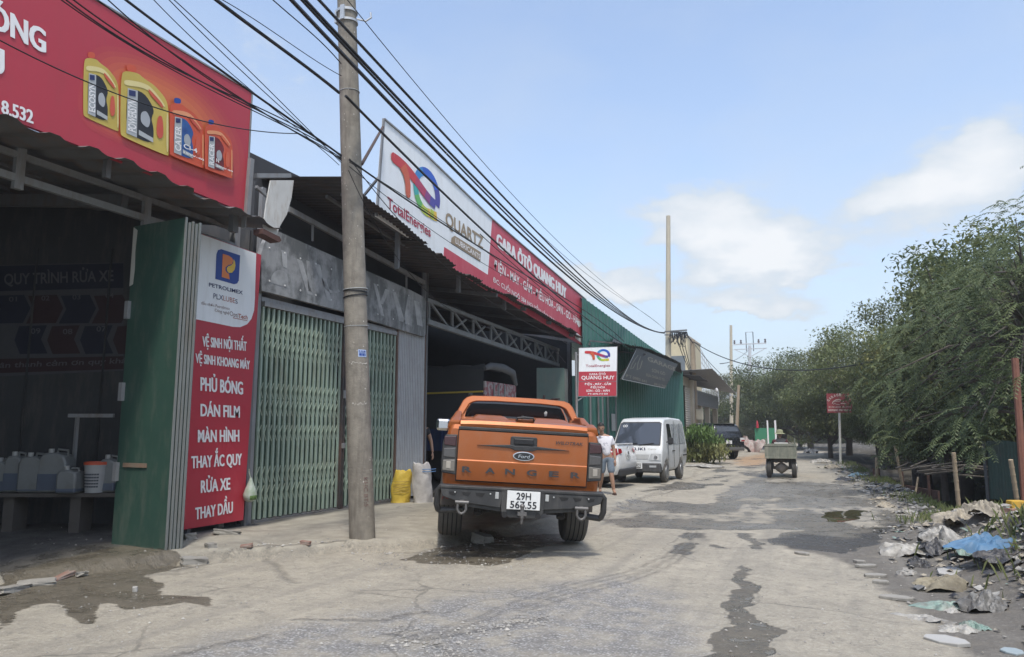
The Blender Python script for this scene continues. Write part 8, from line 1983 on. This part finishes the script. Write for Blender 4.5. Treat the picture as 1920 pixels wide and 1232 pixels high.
def person(label, loc, rz, J, cloth, group=None, hat=None, fwd=(0, -1, -.25), bare_legs=True):
    t = thing('person', label, 'person', loc, rz)
    V = [J['pelvis'], J['waist'], J['chest'], J['neck'], J['skull']]; E_ = [(0, 1), (1, 2), (2, 3), (3, 4)]; Rr = [(.135, .10), (.125, .095), (.145, .10), (.052, .055), (.05, .05)]
    for s in 'LR':
        i = len(V); V += [J['sh' + s], J['el' + s], J['wr' + s]]; E_ += [(2, i), (i, i + 1), (i + 1, i + 2)]; Rr += [.062, .043, .029]
        i = len(V); V += [J['hip' + s], J['kn' + s], Vector(J['kn' + s]).lerp(Vector(J['an' + s]), .35), J['an' + s], J['to' + s]]; E_ += [(0, i), (i, i + 1), (i + 1, i + 2), (i + 2, i + 3), (i + 3, i + 4)]; Rr += [.088, .056, .058, .037, .034]
    b = skinned(V, E_, Rr); c = Vector(J['skull']) + Vector((0, -.01, .045)); head_mesh(b, c, fwd, (0, 0, 1))
    for s, sg in (('L', -1), ('R', 1)):
        d = Vector(J['wr' + s]) - Vector(J['el' + s]); hand(b, J['wr' + s], d, J.get('th' + s, (-sg * .3, -1, 0)), .5)
    body = b.build('body', [m_skin, m_eye, m_lip], t, smooth=60)
    if hat is None: hair_cap(c, fwd, (0, 0, 1)).build('hair', m_hair, t, smooth=60)
    else:
        hair_cap(c, fwd, (0, 0, 1), 1.05).build('hair', m_hair, t, smooth=60); h = MB(); h.lathe([(.19, -.035), (.185, -.03), (.115, .0), (.105, .075), (.085, .10), (.02, .115)], 22, c + Vector((0, 0, .045))); h.build('hat', hat, t, smooth=50)
    # shirt: wider shell over trunk and upper arms
    V = [Vector(J['pelvis']) + Vector((0, 0, .0)), J['waist'], J['chest'], Vector(J['chest']).lerp(Vector(J['neck']), .62)]; E_ = [(0, 1), (1, 2), (2, 3)]; Rr = [(.158, .122), (.148, .118), (.165, .122), (.075, .075)]
    for s in 'LR':
        i = len(V); a, e = Vector(J['sh' + s]), Vector(J['el' + s]); V += [a, a.lerp(e, cloth.get('sleeve', .62))]; E_ += [(2, i), (i, i + 1)]; Rr += [.080, .070]
        if cloth.get('sleeve', .6) >= 1: i2 = len(V); V += [Vector(J['wr' + s])]; E_ += [(i2 - 1, i2)]; Rr += [.048]
    skinned(V, E_, Rr).build('shirt', cloth['shirt'], t, smooth=60)
    V = [Vector(J['pelvis']) + Vector((0, 0, .06)), Vector(J['pelvis'])]; E_ = [(0, 1)]; Rr = [(.142, .11), (.15, .115)]
    for s in 'LR':
        i = len(V); h, k, a = Vector(J['hip' + s]), Vector(J['kn' + s]), Vector(J['an' + s])
        if bare_legs: V += [h, h.lerp(k, .55), h.lerp(k, .98)]; E_ += [(1, i), (i, i + 1), (i + 1, i + 2)]; Rr += [.108, .098, .088]
        else: V += [h, k, k.lerp(a, .95)]; E_ += [(1, i), (i, i + 1), (i + 1, i + 2)]; Rr += [.105, .075, .058]
    skinned(V, E_, Rr, 1).build('shorts' if bare_legs else 'trousers', cloth['legs'], t, smooth=60)
    for s in 'LR':
        a, to = Vector(J['an' + s]), Vector(J['to' + s]); d = (to - a); d.z = 0; d.normalize(); q = Vector((-d.y, d.x, 0)); z = to.z - .036
        sh_ = MB(); P = [(-.07, -.035), (-.02, -.04), (.10, -.045), (.19, -.035), (.21, 0), (.19, .035), (.10, .045), (-.02, .04), (-.07, .035)]; base = Vector((a.x, a.y, z - .012)); sh_.prism(P, base, d, q, .02)
        sh_.tube([base + d * .09 + q * -.045 + Vector((0, 0, .015)), base + d * .10 + Vector((0, 0, .062)), base + d * .09 + q * .045 + Vector((0, 0, .015))], .014, 6); sh_.build('sandal', m_sandal, t, smooth=40)
    return t
wk = WD(1138, 922, 16.7); wz = gz(wk.x, wk.y)
VJ = lambda x, y, z: Vector((x, y, z))
person('man in white printed T-shirt and denim shorts walking out beside the orange pickup', (wk.x, wk.y, wz), YAW, dict(
    pelvis=VJ(.015, 0, .86), waist=VJ(-.01, 0, 1.00), chest=VJ(-.05, -.01, 1.22), neck=VJ(-.09, -.035, 1.385), skull=VJ(-.125, -.075, 1.49),
    shL=VJ(-.22, 0, 1.29), elL=VJ(-.29, -.05, 1.02), wrL=VJ(-.25, -.2, .83), shR=VJ(.115, .0, 1.28), elR=VJ(.185, .03, 1.01), wrR=VJ(.20, -.04, .79), thL=(.4, -1, 0), thR=(-.5, -1, 0),
    hipL=VJ(-.085, 0, .82), knL=VJ(-.11, .04, .45), anL=VJ(-.13, .26, .12), toL=VJ(-.14, .14, .05), hipR=VJ(.095, 0, .82), knR=VJ(.10, -.09, .45), anR=VJ(.155, -.05, .085), toR=VJ(.16, -.20, .045)),
    dict(shirt=m_tee, legs=m_short, sleeve=.60), fwd=(-.12, -1, -.42))
bpy.data.objects['person'].scale = (.95, .95, .95)
ap = WD(792, 880, 16.5); az_ = .16
person('man in black T-shirt half hidden behind the ribbed panel, one bare arm hanging', (ap.x, ap.y, az_), YAW + .25, dict(
    pelvis=VJ(-.10, 0, .88), waist=VJ(-.10, -.03, 1.03), chest=VJ(-.10, -.07, 1.25), neck=VJ(-.13, -.12, 1.42), skull=VJ(-.15, -.18, 1.52),
    shL=VJ(-.27, -.07, 1.32), elL=VJ(-.33, -.10, 1.05), wrL=VJ(-.30, -.22, .84), shR=VJ(.085, -.08, 1.31), elR=VJ(.175, -.06, 1.05), wrR=VJ(.20, -.12, .82), thL=(.4, -1, 0), thR=(-.5, -1, 0),
    hipL=VJ(-.19, 0, .84), knL=VJ(-.19, -.02, .46), anL=VJ(-.19, .04, .085), toL=VJ(-.2, -.10, .045), hipR=VJ(-.01, 0, .84), knR=VJ(.0, -.02, .46), anR=VJ(0, .04, .085), toR=VJ(.0, -.10, .045)),
    dict(shirt=m_dtee, legs=m_trous, sleeve=.5), bare_legs=False, fwd=(-.3, -1, -.5))
tb_ = dt.matrix_basis if False else Matrix.LocRotScale(dt.location, dt.rotation_euler, None)
dv = tb_ @ Vector((-.03, 2.0, .0))
person('driver in maroon jacket and olive hat seated on the farm dump truck', (dv.x, dv.y, dv.z), dt.rotation_euler.z + math.pi, dict(
    pelvis=VJ(0, 0, .74), waist=VJ(0, .02, .86), chest=VJ(0, .03, 1.04), neck=VJ(0, .0, 1.19), skull=VJ(0, -.03, 1.29),
    shL=VJ(-.19, .02, 1.10), elL=VJ(-.25, -.12, .92), wrL=VJ(-.15, -.30, .98), shR=VJ(.19, .02, 1.10), elR=VJ(.25, -.12, .92), wrR=VJ(.15, -.30, .98), thL=(.6, 0, 1), thR=(-.6, 0, 1),
    hipL=VJ(-.1, -.02, .74), knL=VJ(-.16, -.40, .78), anL=VJ(-.16, -.50, .46), toL=VJ(-.16, -.64, .42), hipR=VJ(.1, -.02, .74), knR=VJ(.16, -.40, .78), anR=VJ(.16, -.50, .46), toR=VJ(.16, -.64, .42)),
    dict(shirt=m_maroon, legs=m_trous, sleeve=1.0), bare_legs=False, hat=m_hat, fwd=(0, -1, -.05))
# ================================================================== thin haze
hz = MB(); hz.box(-110, 130, -40, 190, -3.2, 22.0); ho = hz.build('haze', [], None); ho['kind'] = 'stuff'; ho['label'] = 'thin pale haze hanging over the whole street'; ho['category'] = 'haze'
hm = bpy.data.materials.new('haze'); hm.use_nodes = True; ht = hm.node_tree; ht.nodes.clear(); ho_ = ht.nodes.new('ShaderNodeOutputMaterial'); pv = ht.nodes.new('ShaderNodeVolumePrincipled'); pv.inputs['Color'].default_value = (.90, .91, .92, 1); pv.inputs['Density'].default_value = .0014; pv.inputs['Anisotropy'].default_value = .3
ht.links.new(pv.outputs[0], ho_.inputs['Volume']); ho.data.materials.append(hm)
SC.cycles.volume_bounces = 0
